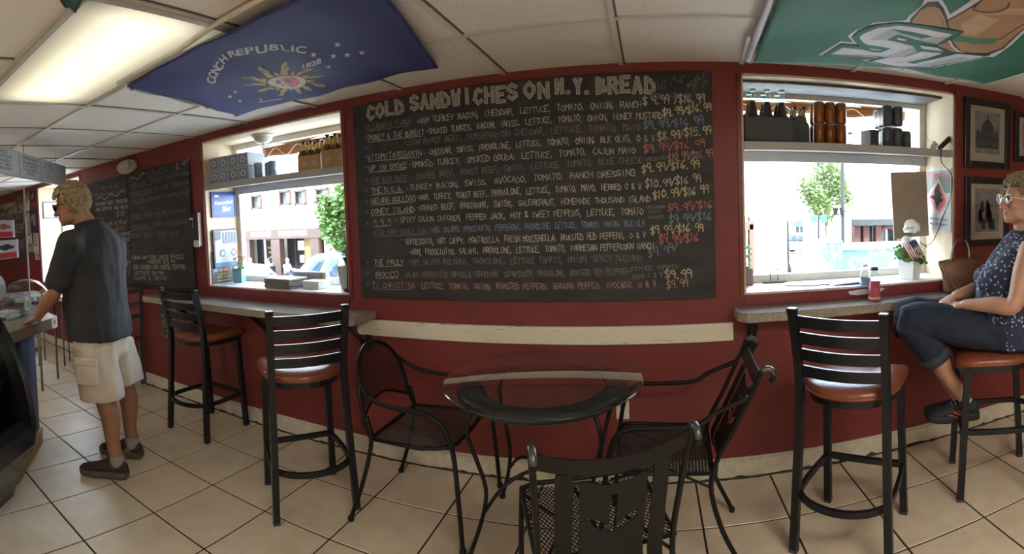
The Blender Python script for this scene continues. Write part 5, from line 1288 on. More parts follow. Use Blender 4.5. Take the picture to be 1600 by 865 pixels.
# newspapers, boxes, loose papers
M_PAPER = mat('newsprint', (.52, .51, .49), .8, vary=.12, scale=40); M_PAPERE = mat('newsprint_edges', (.26, .25, .24), .9, vary=.35, scale=90, stretch=(1, 1, 14))
t = thing('newspaper_stack', 'stack of folded newspapers on the sill of the left window', 'newspapers', (-2.42, 2.765, SILL), -.12)
rr = random.Random(8)
for k in range(10):
    mb = MB(); mb.box((rr.gauss(0, .0035), rr.gauss(0, .003), .0035 + k * .0072), (.27 + rr.gauss(0, .004), .18, .0064), rot=rr.gauss(0, .012), bev=.003); mb.build('folded_paper', M_PAPERE if k < 9 else M_PAPER, t)
t = thing('donation_box', 'long grey box with coloured lettering behind the newspapers on the left sill', 'box', (-2.295, 2.905, SILL), -.02)
MB().box((0, 0, .05), (.31, .045, .10), bev=.004).build('box', mat('cool_grey_card', (.34, .36, .40), .6), t)
mb = MB(); f = lambda u, v: (u, -.0235, v); put_text(mb, 'VETERANS', f, -.05, .068, .022, width=.13, bold=.03); mb.build('box_lettering', mat('lilac_print', (.22, .22, .42), .6), t)
mb = MB(); put_text(mb, 'FREE', f, .055, .068, .022, width=.06, bold=.03); mb.build('box_lettering', mat('rose_print', (.5, .18, .2), .6), t)
mb = MB(); mb.add([(.118 + .014 * cos(a), -.0236, .078 + .014 * sin(a)) for a in [2 * pi * k / 14 for k in range(14)]], [tuple(range(14))]); mb.build('box_seal', M_YFL, t)
tag(MB().box((-2.165, 2.80, SILL + .0275), (.15, .12, .055), rot=-.1, bev=.004).build('white_box', M_POTW), 'low white box right of the newspapers on the left sill', 'box')
for i, (x, y, a, l) in enumerate(((-2.98, 2.735, .3, 'glossy leaflet lying at the left end of the left sill'), (-2.84, 2.75, -.2, 'folded leaflet lying beside the teal pot'), (-2.69, 2.73, .1, 'white leaflet lying between the teal pot and newspapers'))):
    tag(MB().box((x, y, SILL + .0015), (.12, .08, .002), rot=a).build('leaflet', mat('leaflet_%s' % ('blue' if i == 0 else 'white'), (.45, .52, .6) if i == 0 else (.62, .62, .62), .35, vary=.3, scale=50)), l, 'leaflet', 'leaflets on the left sill')
# ceiling dome in the head of the left window
t = thing('dome_light', 'small frosted dome light under the head of the left window', 'ceiling light', (-2.62, 2.83, 2.132))
MB().lathe([(.001, 0), (.085, 0), (.085, -.012), (.07, -.018), (.001, -.018)], n=28).build('base', M_FRAMEW, t); MB().lathe([(.072, -.018), (.066, -.04), (.045, -.058), (.012, -.066), (.001, -.067)], n=28).build('dome', mat('frosted_dome', (.55, .54, .5), .3), t); MB().ell((0, 0, -.074), .009, n=10, m=8).build('finial', M_SILV, t)

# ---------------------------------------------------------------- right window
M_BOARD = mat('brown_hardboard', (.30, .235, .17), .65, vary=.06)
t = thing('hanging_board', 'brown hardboard panel hung by string in the right window', 'hanging board', (1.612, 2.90, 1.46))
MB().box((.01, 0, 0), (.262, .012, .425), rot=Matrix.Rotation(-.06, 3, 'Y'), bev=.002).build('panel', M_BOARD, t)
MB().tube([(-.105, -.004, .205), (.0, 0, .293), (.10, -.004, .218)], .0013, n=6).build('string', M_BLACK, t)
XS_ = 1.788
t = thing('tin_sign', 'tin beer sign with a black eagle on a red diamond on the right reveal', 'sign')
fr = lambda u, v, w=0: Vector((XS_ - .003 - w, 2.955 - .295 * u, 1.285 + .405 * v)); fr1 = lambda u, v, w=0: fr(u, v, .004 + w)
M_T1 = mat('tin_grey_green', (.17, .21, .21), .45); M_T2 = mat('tin_pale', (.52, .50, .52), .45); M_T3 = mat('tin_red', (.55, .13, .12), .4); M_T4 = mat('tin_pale_pink', (.62, .45, .40), .4)
mb = MB(); mb.prism([(0, 0), (1, 0), (1, 1), (0, 1)], fr, .004); mb.build('tin_plate', M_T2, t)
mb = MB(); mb.add([fr1(0.02, .98, .0006), fr1(.98, .98, .0006), fr1(.98, .62, .0006), fr1(.02, .62, .0006)], [(0, 1, 2, 3)], 0)
dm = [(.06, .56), (.50, .82), (.84, .50), (.52, .30), (.40, .32)]
mb.add([fr1(.5 + (x - .5) * 1.10, .55 + (y - .55) * 1.10, .0012) for x, y in [(.04, .56), (.50, .83), (.84, .52), (.80, .42), (.52, .29), (.30, .36)]], [tuple(range(6))], 3)
mb.add([fr1(x, y, .0020) for x, y in [(.10, .56), (.50, .80), (.80, .52), (.76, .43), (.52, .325), (.34, .38)]], [tuple(range(6))], 1)
eagle = [(.40, .42), (.36, .50), (.16, .56), (.34, .60), (.36, .68), (.44, .72), (.50, .78), (.58, .72), (.54, .68), (.66, .60), (.62, .54), (.72, .52), (.64, .46), (.56, .48), (.54, .38), (.48, .44), (.44, .36)]
mb.add([fr1(x, y, .0030) for x, y in eagle], [tuple(range(len(eagle)))], 2)
for k in range(3): mb.add([fr1(.44 + .02 * k, .265 - .03 * k, .0008), fr1(.48 + .02 * k, .25 - .03 * k, .0008), fr1(.90, .42 - .03 * k, .0008), fr1(.86, .44 - .03 * k, .0008)], [(0, 1, 2, 3)], 4)
mb.build('tin_emblem', [M_T1, M_T3, M_INK, M_T4, M_SWHITE], t)
mb = MB(); arcf = lambda u, v: fr1(u, v + .03 * (1 - (2 * u - 1) ** 2), .002); put_text(mb, 'Sprecher', arcf, .5, .85, .085, width=.84, bold=.05); mb.build('tin_lettering', M_T3, t)
mb = MB(); put_text(mb, 'World Class', lambda u, v: fr1(u, v, .002), .5, .185, .045, width=.72); put_text(mb, 'Ales & Lagers', lambda u, v: fr1(u, v, .002), .5, .105, .045, width=.72); put_text(mb, 'www.sprecherbrewery.com', lambda u, v: fr1(u, v, .002), .5, .05, .014, width=.6); mb.build('tin_lettering', M_INK, t)

t = thing('potted_geranium', 'white square pot of white geranium with a small flag on the right sill', 'potted plant', (1.555, 2.78, SILL), .55)
square_pot(.090, .118, .115).build('pot', M_POTW, t); MB().box((0, 0, .084), (.098, .098, .006)).build('soil', M_SOIL, t)
mb = MB(); mf = MB(); ms = MB(); rr = random.Random(12)
for k in range(46):
    a = rr.uniform(0, 6.3); r = rr.uniform(.02, .11); h = rr.uniform(.11, .22); c = Vector((r * cos(a), r * sin(a), h)); ms.tube([(0, 0, .088), (c.x * .5, c.y * .5, c.z * .8), tuple(c)], .0016, n=5)
    m_ = 9; R = rr.uniform(.022, .036); nrm = Vector((cos(a) * .5, sin(a) * .5 - .3, .8)).normalized(); e = nrm.orthogonal().normalized(); g_ = nrm.cross(e)
    vs = [c] + [c + (e * cos(2 * pi * q / 18) + g_ * sin(2 * pi * q / 18)) * R * (1 if q % 2 else .86) + nrm * (.004 * (q % 3)) for q in range(18)]
    mb.add(vs, [(0, 1 + q, 1 + (q + 1) % 18) for q in range(18)], 0, True)
for cx, cz, R, n_ in ((.005, .315, .052, 90), (-.058, .232, .036, 55)):
    ms.tube(spline([(0, 0, .09), (cx * .5, 0, .18), (cx, -.01, cz - .02)], 4), .0028, n=6)
    for k in range(n_):
        u, v = rr.uniform(0, 6.3), rr.uniform(-.6, 1); s_ = sqrt(max(0, 1 - v * v)); d_ = Vector((s_ * cos(u), s_ * sin(u), v)); c = Vector((cx, -.01, cz)) + d_ * R * rr.uniform(.75, 1)
        e = d_.orthogonal().normalized(); g_ = d_.cross(e)
        for q in range(5):
            dd = e * cos(q * 1.257 + u) + g_ * sin(q * 1.257 + u) + d_ * .35; leaf_poly(mf, c, dd, d_, .013, .0065, n=2, cup=.1)
ms.build('stem', M_STEM, t); q = mb.build('leaves', M_LEAFD, t); q['kind'] = 'stuff'; q = mf.build('blossoms', leafy('white_petal', (.82, .82, .80), vary=.08), t); q['kind'] = 'stuff'
M_FR, M_FW, M_FB = leafy('flag_red', (.50, .06, .08), .1), leafy('flag_white', (.72, .70, .72), .05), leafy('flag_navy', (.04, .05, .20), .1)
t = thing('small_flag', 'small stars and stripes flag on a stick stuck in the geranium pot', 'flag', (1.545, 2.705, SILL + .10))
MB().tube([(-.003, .03, -.012), (-.01, 0, .16)], .002, n=6).build('stick', mat('flag_stick', (.5, .38, .2), .6), t)
e1 = Vector((.54, 0, -.80)).normalized() * .118; e2 = Vector((-.86, 0, -.44)).normalized() * .092
o_ = Vector((-.002, -.008, .155)); wv = lambda a, b: o_ + e1 * b + e2 * a + Vector((0, -.006 * sin(6 * b) - .004 * sin(5 * a), 0))
mb = MB()
for k in range(13):     # stripes run along the drooping fly
    mb.grid(lambda u, v, k=k: wv((k + v) / 13, u), 10, 1, mi=0 if k % 2 == 0 else 1)
mb.grid(lambda u, v: wv(v * .53, u * .42) + Vector((0, -.0012, 0)), 6, 6, mi=2); mb.grid(lambda u, v: wv(v * .53, u * .42) + Vector((0, .0012, 0)), 6, 6, mi=2)
for i in range(5):
    for j in range(4):
        c = wv(.05 + .115 * j, .045 + .085 * i) + Vector((0, -.002, 0)); mb.ell(c, (.0032, .0008, .0032), n=6, m=4, mi=1)
mb.build('flag_cloth', [M_FR, M_FW, M_FB], t)

# bottles on the right bar
BZ = .925
M_WATER = glass('clear_plastic_bottle', (.93, .95, .97), rough=.02, gain=1.3)
b0 = P(1357, 460, Z=BZ)
t = thing('water_bottle', 'clear plastic water bottle with blue label standing on the right bar', 'bottle', (1.172, 2.612, BZ))
MB().lathe([(.001, 0), (.028, 0), (.031, .006), (.029, .03), (.031, .06), (.031, .12), (.029, .135), (.024, .155), (.013, .178), (.0125, .188), (.001, .188)], n=20).build('bottle_body', M_WATER, t)
MB().lathe([(.0318, .085), (.0318, .125), (.0312, .125), (.0312, .085)], n=20).build('label', mat('blue_water_label', (.20, .30, .52), .4, vary=.3, scale=40), t); MB().lathe([(.001, .188), (.0145, .188), (.0145, .202), (.001, .203)], n=16).build('cap', M_SWHITE, t)
t = thing('juice_bottle', 'bottle of pink drink with dark cap on the right bar beside the water', 'bottle', (1.205, 2.560, BZ))
MB().lathe([(.001, 0), (.030, 0), (.034, .006), (.034, .125), (.032, .145), (.022, .165), (.020, .172), (.001, .172)], n=20).build('bottle_body', M_WATER, t)
MB().lathe([(.001, .003), (.029, .003), (.0325, .008), (.0325, .112), (.001, .113)], n=20).build('pink_drink', mat('pink_drink', (.50, .075, .13), .3, vary=.1), t)
MB().lathe([(.0346, .012), (.0346, .026), (.0341, .026), (.0341, .012)], n=20).build('label_band', mat('gold_label', (.5, .36, .12), .5), t); MB().lathe([(.001, .172), (.022, .172), (.022, .190), (.001, .191)], n=18).build('cap', mat('navy_cap', (.03, .04, .10), .4), t)
# wrought scroll and planter box just inside the right window's left corner, loose wires on the sill
t = thing('scroll_ornament', 'thin black wire scroll ornament on the right window sill', 'ornament', (.705, 2.94, SILL))
mb = MB(); mb.tube(spline([(.0, 0, .012), (.0, 0, .16), (.012, 0, .20), (.03, 0, .205), (.04, 0, .18), (.036, 0, .165)], 6), .0026, n=6); mb.tube(spline([(-.05, 0, .07), (-.02, 0, .10), (.02, 0, .10), (.05, 0, .07)], 6), .0026, n=6); mb.tube([(.045, 0, .012), (.045, 0, .12)], .0022, n=6); mb.tube([(-.05, 0, .006), (.10, 0, .006)], .004, n=6); mb.build('scroll', M_BLACK, t); MB().box((.02, 0, .003), (.13, .03, .006), bev=.002).build('base', M_BLACK, t)
t = thing('planter_box', 'small brown planter box with leafy plant at the left end of the right sill', 'potted plant', (.552, 2.93, SILL))
MB().box((0, 0, .05), (.075, .09, .10), bev=.004).build('box', mat('mauve_planter', (.20, .14, .14), .6), t)
mb = MB()
for k in range(60):
    a = rr.uniform(0, 6.3); leaf_poly(mb, (rr.uniform(-.03, .03), rr.uniform(-.03, .03), rr.uniform(.09, .22)), (cos(a), sin(a), .5), (0, 0, 1), rr.uniform(.03, .05), .012, n=3)
q = mb.build('leaves', M_LEAF, t); q['kind'] = 'stuff'
tag(MB().tube(spline([(.76, 2.80, SILL + .003), (.90, 2.74, SILL + .003), (.97, 2.765, SILL + .003), (1.005, 2.74, SILL + .003)], 8), .003, n=6).build('loose_wire', M_BLACK), 'loose black wire lying along the right window sill', 'wire')
mb = MB(); mb.grid(lambda u, v: (1.02 + .30 * u + .02 * v, 2.70 + .14 * v, SILL + .003 + .016 * sin(pi * u) * sin(pi * v)), 12, 8, thick=.002)
tag(mb.build('flyer', mat('dark_flyer', (.10, .10, .12), .4, vary=.3)), 'dark curled flyer lying on the right sill behind the bottles', 'flyer')
# peeling patch of paint on the edge of the right sill
P1 = [P(x, y, Y=D - .0125) for x, y in [(1325, 455), (1345, 452), (1372, 449), (1383, 450), (1375, 456), (1340, 461), (1328, 460)]]
mb = MB(); mb.add([(p.x, D - .0125, min(p.z, .988)) for p in P1], [tuple(range(7))]); mb.build('peeled_paint_patch', M_WHITE, bpy.data.objects['window_3'])

# handbag
M_BAG = mat('tan_leather', (.20, .10, .055), .45, vary=.2, scale=15, bump=.2, bscale=25); M_BAGD = mat('dark_leather_strap', (.10, .045, .025), .5)
t = thing('handbag', 'slouchy tan leather handbag on the right bar beside the window', 'handbag', (1.805, 2.556, BZ), -.06)
def bag_ring(w, d, z, sx=0, ph=0.):
    return [(sx + w * cos(a) * (1 + .05 * sin(3 * a + ph)), d * (abs(sin(a)) ** .8) * (1 if sin(a) > 0 else -1) * (1 + .08 * sin(4 * a + ph)), z + .006 * sin(2 * a + ph)) for a in [2 * pi * k / 28 for k in range(28)]]
MB().loft([bag_ring(.120, .060, .004), bag_ring(.135, .068, .02, ph=1), bag_ring(.142, .066, .07, ph=2), bag_ring(.150, .050, .13, -.004, 3), bag_ring(.158, .030, .185, -.012, 4), bag_ring(.150, .016, .205, -.016, 5), bag_ring(.140, .010, .196, -.016, 5)]).build('bag_body', M_BAG, t)
MB().tube(spline([(-.095, -.018, .195), (-.085, -.02, .27), (-.05, -.02, .325), (.0, -.02, .325), (.03, -.02, .27), (.035, -.018, .195)], 6), (.009, .004), square=True, up=(0, 1, 0)).build('handle', M_BAGD, t)
MB().tube(spline([(-.165, -.02, .185), (-.155, -.05, .14), (-.12, -.075, .07), (-.06, -.088, .014), (.03, -.095, .010), (.08, -.092, .010)], 6), (.007, .0035), square=True, up=(0, 1, 0)).build('shoulder_strap', M_BAG, t)
mb = MB(); mb.tube([(-.163 + .012 * cos(a), -.024, .176 + .012 * sin(a)) for a in [2 * pi * k / 14 for k in range(14)]], .002, n=6, closed=True); mb.build('strap_ring', mat('brass', (.4, .33, .16), .35, metal=1), t)
t = thing('sunglasses_case', 'black soft sunglasses case in front of the tan handbag on the bar', 'case', (1.925, 2.472 + .035, BZ), -.1)
t.location = (2.00, 2.512, BZ)
MB().loft([[(x * .085, y * .022, z) for x, y in [(cos(a), sin(a)) for a in [2 * pi * k / 20 for k in range(20)]]] for z in (0,)] + [[(cos(2 * pi * k / 20) * .092, sin(2 * pi * k / 20) * .027, .012) for k in range(20)], [(cos(2 * pi * k / 20) * .086, sin(2 * pi * k / 20) * .024, .030) for k in range(20)], [(cos(2 * pi * k / 20) * .05, sin(2 * pi * k / 20) * .012, .038) for k in range(20)]]).build('case_body', mat('black_fabric', (.015, .015, .018), .8), t)
MB().tube([(-.09, -.006, .02), (0, -.027, .022), (.09, -.006, .02)], .0015, n=6).build('zip', M_SILV, t)

# ---------------------------------------------------------------- framed prints right of the right window
M_MAT = mat('cream_picture_mat', (.44, .40, .34), .7, vary=.04); M_PFRAME = mat('black_picture_frame', (.02, .02, .024), .3); M_PICT = mat('grey_engraving', (.23, .23, .25), .7, vary=.25, scale=35); M_PICTD = mat('dark_engraving', (.055, .055, .065), .7, vary=.4, scale=50)
M_PGLASS = glass('picture_glass', (.97, .97, .97))
def framed(label, x0, x1, z0, z1, fw, mw, group='framed prints on the right wall'):
    t = thing('framed_print', label, 'framed print', ((x0 + x1) / 2, D, (z0 + z1) / 2), 0, group)
    w, h = x1 - x0, z1 - z0; mb = MB()
    for sx in (-1, 1): mb.box((sx * (w / 2 - fw / 2), -.012, 0), (fw, .024, h), bev=.005)
    for sz in (-1, 1): mb.box((0, -.012, sz * (h / 2 - fw / 2)), (w - 2 * fw + .004, .024, fw), bev=.005)
    mb.build('frame', M_PFRAME, t); MB().box((0, -.006, 0), (w - 2 * fw, .006, h - 2 * fw)).build('picture_mat', M_MAT, t)
    p = MB(); a, b = w / 2 - fw - mw, h / 2 - fw - mw; p.box((0, -.0095, .01), (2 * a, .001, 2 * b)); pic = p.build('print', M_PICT, t)
    MB().box((0, -.0175, 0), (w - 2 * fw + .002, .002, h - 2 * fw + .002)).build('picture_glass', M_PGLASS, t)
    return t, pic, a, b
t, pic, a, b = framed('black framed engraving of a domed building, upper left on the right wall', 1.862, 2.235, 1.700, 2.135, .042, .042)
f = lambda u, v: (u * a, -.0105, .01 + v * b); mb = MB()
mb.add([f(*q) for q in [(-.9, -.75), (.9, -.75), (.9, .0), (.72, .22), (.6, .0), (-.6, 0), (-.72, .15), (-.9, 0)]], [tuple(range(8))])
mb.add([f(.52 * cos(q), .0 + .62 * sin(q)) for q in [pi * k / 14 for k in range(15)]], [tuple(range(15))]); mb.add([f(-.10, .55), f(.10, .55), f(.05, .78), f(0, .92), f(-.05, .78)], [(0, 1, 2, 3, 4)])
mb.build('engraved_building', M_PICTD, pic)
t, pic, a, b = framed('black framed print with a seated group, lower left on the right wall', 1.872, 2.235, 1.196, 1.640, .042, .040)
f = lambda u, v: (u * a, -.0105, .01 + v * b); mb = MB(); rr = random.Random(9)
for k in range(11):
    x, y = rr.uniform(-.6, .6), rr.uniform(-.7, .35); mb.add([f(x + .16 * cos(q), y + .10 + .12 * sin(q)) for q in [2 * pi * i / 12 for i in range(12)]], [tuple(range(12))]); mb.add([f(x - .2, y - .3), f(x + .2, y - .3), f(x + .13, y + .05), f(x - .13, y + .05)], [(0, 1, 2, 3)])
mb.build('engraved_figures', M_PICTD, pic)
framed('black framed print at the far right edge of the photo, behind the woman', 2.275, 2.66, 1.76, 2.10, .040, .04)
# ---------------------------------------------------------------- the street outside
def gz(y): return -1.6 - .04 * (y - 15)
M_ASPH = mat('sunlit_asphalt', (.42, .41, .39), .9, vary=.1, scale=2); M_WALK = mat('pale_concrete', (.55, .53, .49), .9, vary=.08)
MB().add([(-70, D + .45, gz(D)), (70, D + .45, gz(D)), (70, 90, gz(90)), (-70, 90, gz(90))], [(0, 1, 2, 3)]).build('street', M_ASPH)['kind'] = 'structure'
mb = MB(); mb.add([(-60, D + .45, gz(D) + .10), (60, D + .45, gz(D) + .10), (60, 6.2, gz(6.2) + .14), (-60, 6.2, gz(6.2) + .14), (-60, 6.2, gz(6.2)), (60, 6.2, gz(6.2))], [(0, 1, 2, 3), (3, 2, 5, 4)])
mb.add([(-60, 17.2, gz(17.2)), (60, 17.2, gz(17.2)), (60, 17.2, gz(17.2) + .15), (-60, 17.2, gz(17.2) + .15), (60, 21, gz(21) + .32), (-60, 21, gz(21) + .32)], [(0, 1, 2, 3), (3, 2, 4, 5)])
mb.build('sidewalk', M_WALK)['kind'] = 'structure'
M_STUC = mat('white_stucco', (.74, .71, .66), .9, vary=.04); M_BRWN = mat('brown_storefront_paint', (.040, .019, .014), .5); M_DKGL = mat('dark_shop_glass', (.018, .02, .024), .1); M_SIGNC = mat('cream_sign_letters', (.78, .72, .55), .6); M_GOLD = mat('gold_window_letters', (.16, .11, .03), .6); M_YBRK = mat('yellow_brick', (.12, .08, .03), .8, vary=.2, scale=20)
M_AWN = leafy('tan_awning_canvas', (.22, .13, .04), vary=.1)
# restaurant across the street, seen through the left window
BY = 20.0
q = lambda x, y, dy=0: P(x, y, Y=BY + dy)
t = thing('restaurant_building', 'white building across the street with a brown good food storefront', 'building', (-17.5, BY, gz(BY)))
org = Vector((-17.5, BY, gz(BY))); Lc = lambda p: p - org
def wall_with(mb, x0, x1, z0, z1, y, th, holes):
    """Front wall as boxes round rectangular holes (x0, x1, z0, z1)."""
    xs = sorted({x0, x1} | {h[0] for h in holes} | {h[1] for h in holes}); zs = sorted({z0, z1} | {h[2] for h in holes} | {h[3] for h in holes})
    for a, b in zip(xs, xs[1:]):
        for c, d in zip(zs, zs[1:]):
            if any(h[0] - 1e-6 <= a and b <= h[1] + 1e-6 and h[2] - 1e-6 <= c and d <= h[3] + 1e-6 for h in holes): continue
            mb.box(((a + b) / 2, y + th / 2, (c + d) / 2), (b - a, th, d - c))
up = []
for x0, x1, y0, y1 in ((439, 454, 297.5, 320), (463, 478, 297, 319.5), (496, 514, 294, 317), (395, 408, 305, 326)):
    a, b = Lc(q(x0, y1)), Lc(q(x1, y0)); up.append((a.x, b.x, a.z, b.z))
s0, s1 = Lc(q(388, 440)), Lc(q(506, 371)); fz = s1.z
mb = MB(); wall_with(mb, -16, 9, 0, 15, 0, .4, up + [(s0.x, s1.x, 0, s1.z)]); mb.build('stucco_wall', M_STUC, t)
mb = MB(); mb.box((0, 4.4, 7.5), (25, 6, 14.9)); mb.build('building_body', M_STUC, t)
for k, (a, b, c, d) in enumerate(up):
    mb = MB(); w_ = .10
    for sx in (a, b): mb.box((sx, .0, (c + d) / 2), (w_, .2, d - c + w_))
    for sz in (c, d): mb.box(((a + b) / 2, .0, sz), (b - a, .2, w_))
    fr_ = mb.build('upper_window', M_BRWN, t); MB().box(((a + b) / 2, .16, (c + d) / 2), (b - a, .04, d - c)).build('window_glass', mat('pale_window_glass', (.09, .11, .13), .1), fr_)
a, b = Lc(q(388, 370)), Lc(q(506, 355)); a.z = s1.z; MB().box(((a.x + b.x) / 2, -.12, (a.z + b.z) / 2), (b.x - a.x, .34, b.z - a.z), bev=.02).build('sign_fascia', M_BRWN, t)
mb = MB()
for s, x0, x1, yb in (('GOOD FOOD', 398, 429, 365), ('WORLD SPORTS', 440, 485, 362.5)):
    a, b = Lc(q(x0, yb)), Lc(q(x1, yb)); put_text(mb, s, lambda u, v: (u, -.30, v), (a.x + b.x) / 2, s1.z + .17, .24, width=b.x - a.x, bold=.05)
mb.build('fascia_lettering', M_SIGNC, t)
mb = MB(); mb.box(((s0.x + s1.x) / 2, .9, s1.z / 2), (s1.x - s0.x, .08, s1.z)); mb.build('shop_glazing', M_DKGL, t)
for x, w_ in ((391, .5), (436, .62), (497, .5)):
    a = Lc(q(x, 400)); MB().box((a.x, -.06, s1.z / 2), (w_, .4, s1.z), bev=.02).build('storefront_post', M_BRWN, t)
for x, w_ in ((427, .35), (482, .55)):
    a = Lc(q(x, 400)); MB().box((a.x, .2, s1.z / 2), (w_, .3, s1.z), bev=.02).build('brick_pier', M_YBRK, t)
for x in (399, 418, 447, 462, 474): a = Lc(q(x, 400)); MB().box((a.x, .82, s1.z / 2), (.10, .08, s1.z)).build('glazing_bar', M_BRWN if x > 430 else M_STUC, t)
mb = MB(); a = Lc(q(408, 374))
put_text(mb, 'OPEN', lambda u, v: (u, .83, v), a.x, a.z - .12, .26, width=.75, bold=.04)
for k in range(3): mb.box((a.x, .83, a.z - .5 - .26 * k), (.62 - .1 * k, .01, .12))
mb.build('window_lettering', M_GOLD, t)
mb = MB(); a = Lc(q(456, 385)); mb.box((a.x, .80, a.z), (.5, .02, .5)); mb.box((a.x, .80, a.z - .7), (.3, .02, .4)); mb.build('posted_notice', M_SIGNC, t)
a, b = Lc(q(490, 336)), Lc(q(530, 322)); mb = MB(); 
for zz in (a.z, b.z): mb.box(((a.x + b.x) / 2, -.5, zz), (b.x - a.x, .06, .07))
for k in range(9): mb.box((a.x + (b.x - a.x) * k / 8, -.5, (a.z + b.z) / 2), (.04, .04, b.z - a.z))
mb.box(((a.x + b.x) / 2, -.25, a.z - .05), (b.x - a.x, .6, .1)); mb.build('balcony', M_STUC, t)
a = Lc(q(405, 348)); MB().box((a.x, -.05, a.z), (1.3, .1, .14)).build('wall_ledge', mat('grey_ledge', (.10, .09, .09), .8), t)
# awnings over our own two windows, with a string of lights
def awning(label, x0, x1, yz, droop):
    t = thing('awning', label, 'awning', ((x0 + x1) / 2, 3.10, yz)); w = x1 - x0
    MB().grid(lambda u, v: (-w / 2 + w * u, .0 + .55 * v, .10 - .10 * v + .008 * sin(u * 20)), 24, 4, thick=.003).build('awning_canvas', M_AWN, t)
    MB().grid(lambda u, v: (-w / 2 + w * u, .55 + .004 * sin(20 * u), .0 - droop * v + .01 * sin(u * 24) * v), 36, 3, thick=.002).build('awning_valance', M_AWN, t)
    n = int(w / .13); pts = []
    for k in range(n * 4 + 1): u = k / (n * 4); pts.append((-w / 2 + w * u, .53 - .02, -.02 - droop * .5 - droop * .42 * sin(u * n * pi)))
    MB().tube(pts, .003, n=5).build('string_lights', mat('white_wire', (.6, .6, .55), .5), t)
awning('tan awning valance with string lights outside the left window', -3.4, -1.5, 2.20, .10)
awning('tan awning valance with string lights outside the right window', .2, 2.0, 2.21, .075)

# --- cars
M_TYRE = mat('black_tyre', (.02, .02, .02), .8); M_RIM = mat('alloy_rim', (.4, .4, .42), .35, metal=.6); M_CGL = mat('car_window_glass', (.02, .04, .06), .08); M_TAIL = mat('red_tail_lamp', (.4, .03, .03), .3); M_HEAD = mat('clear_head_lamp', (.7, .7, .72), .15)
def car(label, loc, rz, paint, stations, cabin, width, wheels, R=.36):
    """stations: (x, bottom, top, half width factor); cabin: (x0 low, x0 high, x1 high, x1 low, belt z, roof z); front is -x."""
    t = thing('car', label, 'car', loc, rz)
    def ring(x, b, tp, wf):
        h = width / 2 * wf; r = min(.12, (tp - b) / 3); pts = []
        for cy, cz, a0 in ((h - r, tp - r, 0), (-h + r, tp - r, pi / 2), (-h + r, b + r, pi), (h - r, b + r, 3 * pi / 2)):
            for k in range(5): pts.append((x, cy + r * cos(a0 + pi / 2 * k / 4), cz + r * sin(a0 + pi / 2 * k / 4)))
        return pts
    MB().loft([ring(*s) for s in stations]).build('car_body', paint, t)
    x0, x0h, x1h, x1, zb, zr = cabin; hw = width / 2 * .94; hr = width / 2 * .76
    def cring(x_, z_, h): return x_, z_, h
    mb = MB(); vs = []
    lv = [(x0, x1, zb - .02, hw), (x0 + (x0h - x0) * .55, x1 + (x1h - x1) * .55, zb + (zr - zb) * .55, hw * .93), (x0h, x1h, zr - .06, hr * 1.04), (x0h + .12, x1h - .12, zr, hr * .9)]
    mb.loft([[(a, -h, z), (b, -h, z), (b, h, z), (a, h, z)] for a, b, z, h in lv]); mb.build('cabin', paint, t)
    def lerp(zf):
        a = x0 + (x0h - x0) * zf; b = x1 + (x1h - x1) * zf; h = hw + (hr * 1.04 - hw) * zf; return a, b, zb + (zr - .06 - zb) * zf, h
    def side(u, zf, s): a, b, z, h = lerp(zf); return (a + (b - a) * u, s * (h + .012 + .02 * sin(pi * zf)), z)
    for s in (-1, 1):
        for u0, u1 in ((.05, .34), (.37, .63), (.66, .95)):
            MB().grid(lambda u, v: side(u0 + (u1 - u0) * u, .12 + .78 * v, s), 2, 4, thick=.01).build('side_window', M_CGL, t)
    for f_, nm in ((0, 'windscreen'), (1, 'rear_window')):
        MB().grid(lambda u, v: ((lerp(.1 + .8 * v)[f_]) + (-.012 if f_ == 0 else .012), (2 * u - 1) * lerp(.1 + .8 * v)[3] * .9, lerp(.1 + .8 * v)[2]), 2, 3, thick=.01).build(nm, M_CGL, t)
    ax = Matrix.Rotation(radians(90), 3, 'X')
    for wx in wheels:
        for s in (-1, 1):
            w = MB().lathe([(.001, -.11), (R * .62, -.11), (R, -.09), (R, .09), (R * .62, .11), (.001, .11)], (wx, s * (width / 2 - .10), R), n=24, axis=ax).build('wheel', M_TYRE, t)
            MB().lathe([(.001, -.125), (R * .6, -.115), (R * .6, .115), (.001, .125)], (wx, s * (width / 2 - .10), R), n=14, axis=ax).build('wheel_rim', M_RIM, w)
            arch = [(wx + (R + .06) * cos(a), s * (width / 2 + .004), R + (R + .06) * sin(a)) for a in [pi * k / 14 for k in range(15)]]
            MB().tube(arch, .03, n=6).build('wheel_arch', paint, t)
    sx, ex = stations[0], stations[-1]
    for s in (-1, 1):
        MB().box((sx[0] + .06, s * width * .36, (sx[1] + sx[2]) / 2 + .12), (.14, .30, .14), bev=.03).build('head_lamp', M_HEAD, t); MB().box((ex[0] - .05, s * width * .38, (ex[1] + ex[2]) / 2 + .12), (.12, .2, .24), bev=.03).build('tail_lamp', M_TAIL, t)
        MB().box((cabin[0] + .35, s * (width / 2 + .10), zb + .06), (.12, .2, .14), bev=.03).build('wing_mirror', paint, t)
        for u in (.36, .64): MB().box((x0 + (x1 - x0) * u, s * (width / 2 - .005), zb - .14), (.16, .03, .03), bev=.008).build('door_handle', M_RIM, t)
    MB().box((sx[0] - .02, 0, sx[1] + .18), (.12, width * .9, .16), bev=.04).build('bumper', M_RIM, t)
M_SILVC = mat('shaded_silver_car_paint', (.10, .096, .10), .3, vary=.03); M_WCAR = mat('white_car_paint', (.15, .15, .155), .3, vary=.02)  # silver is darkened: the shade on the parked truck is in its paint
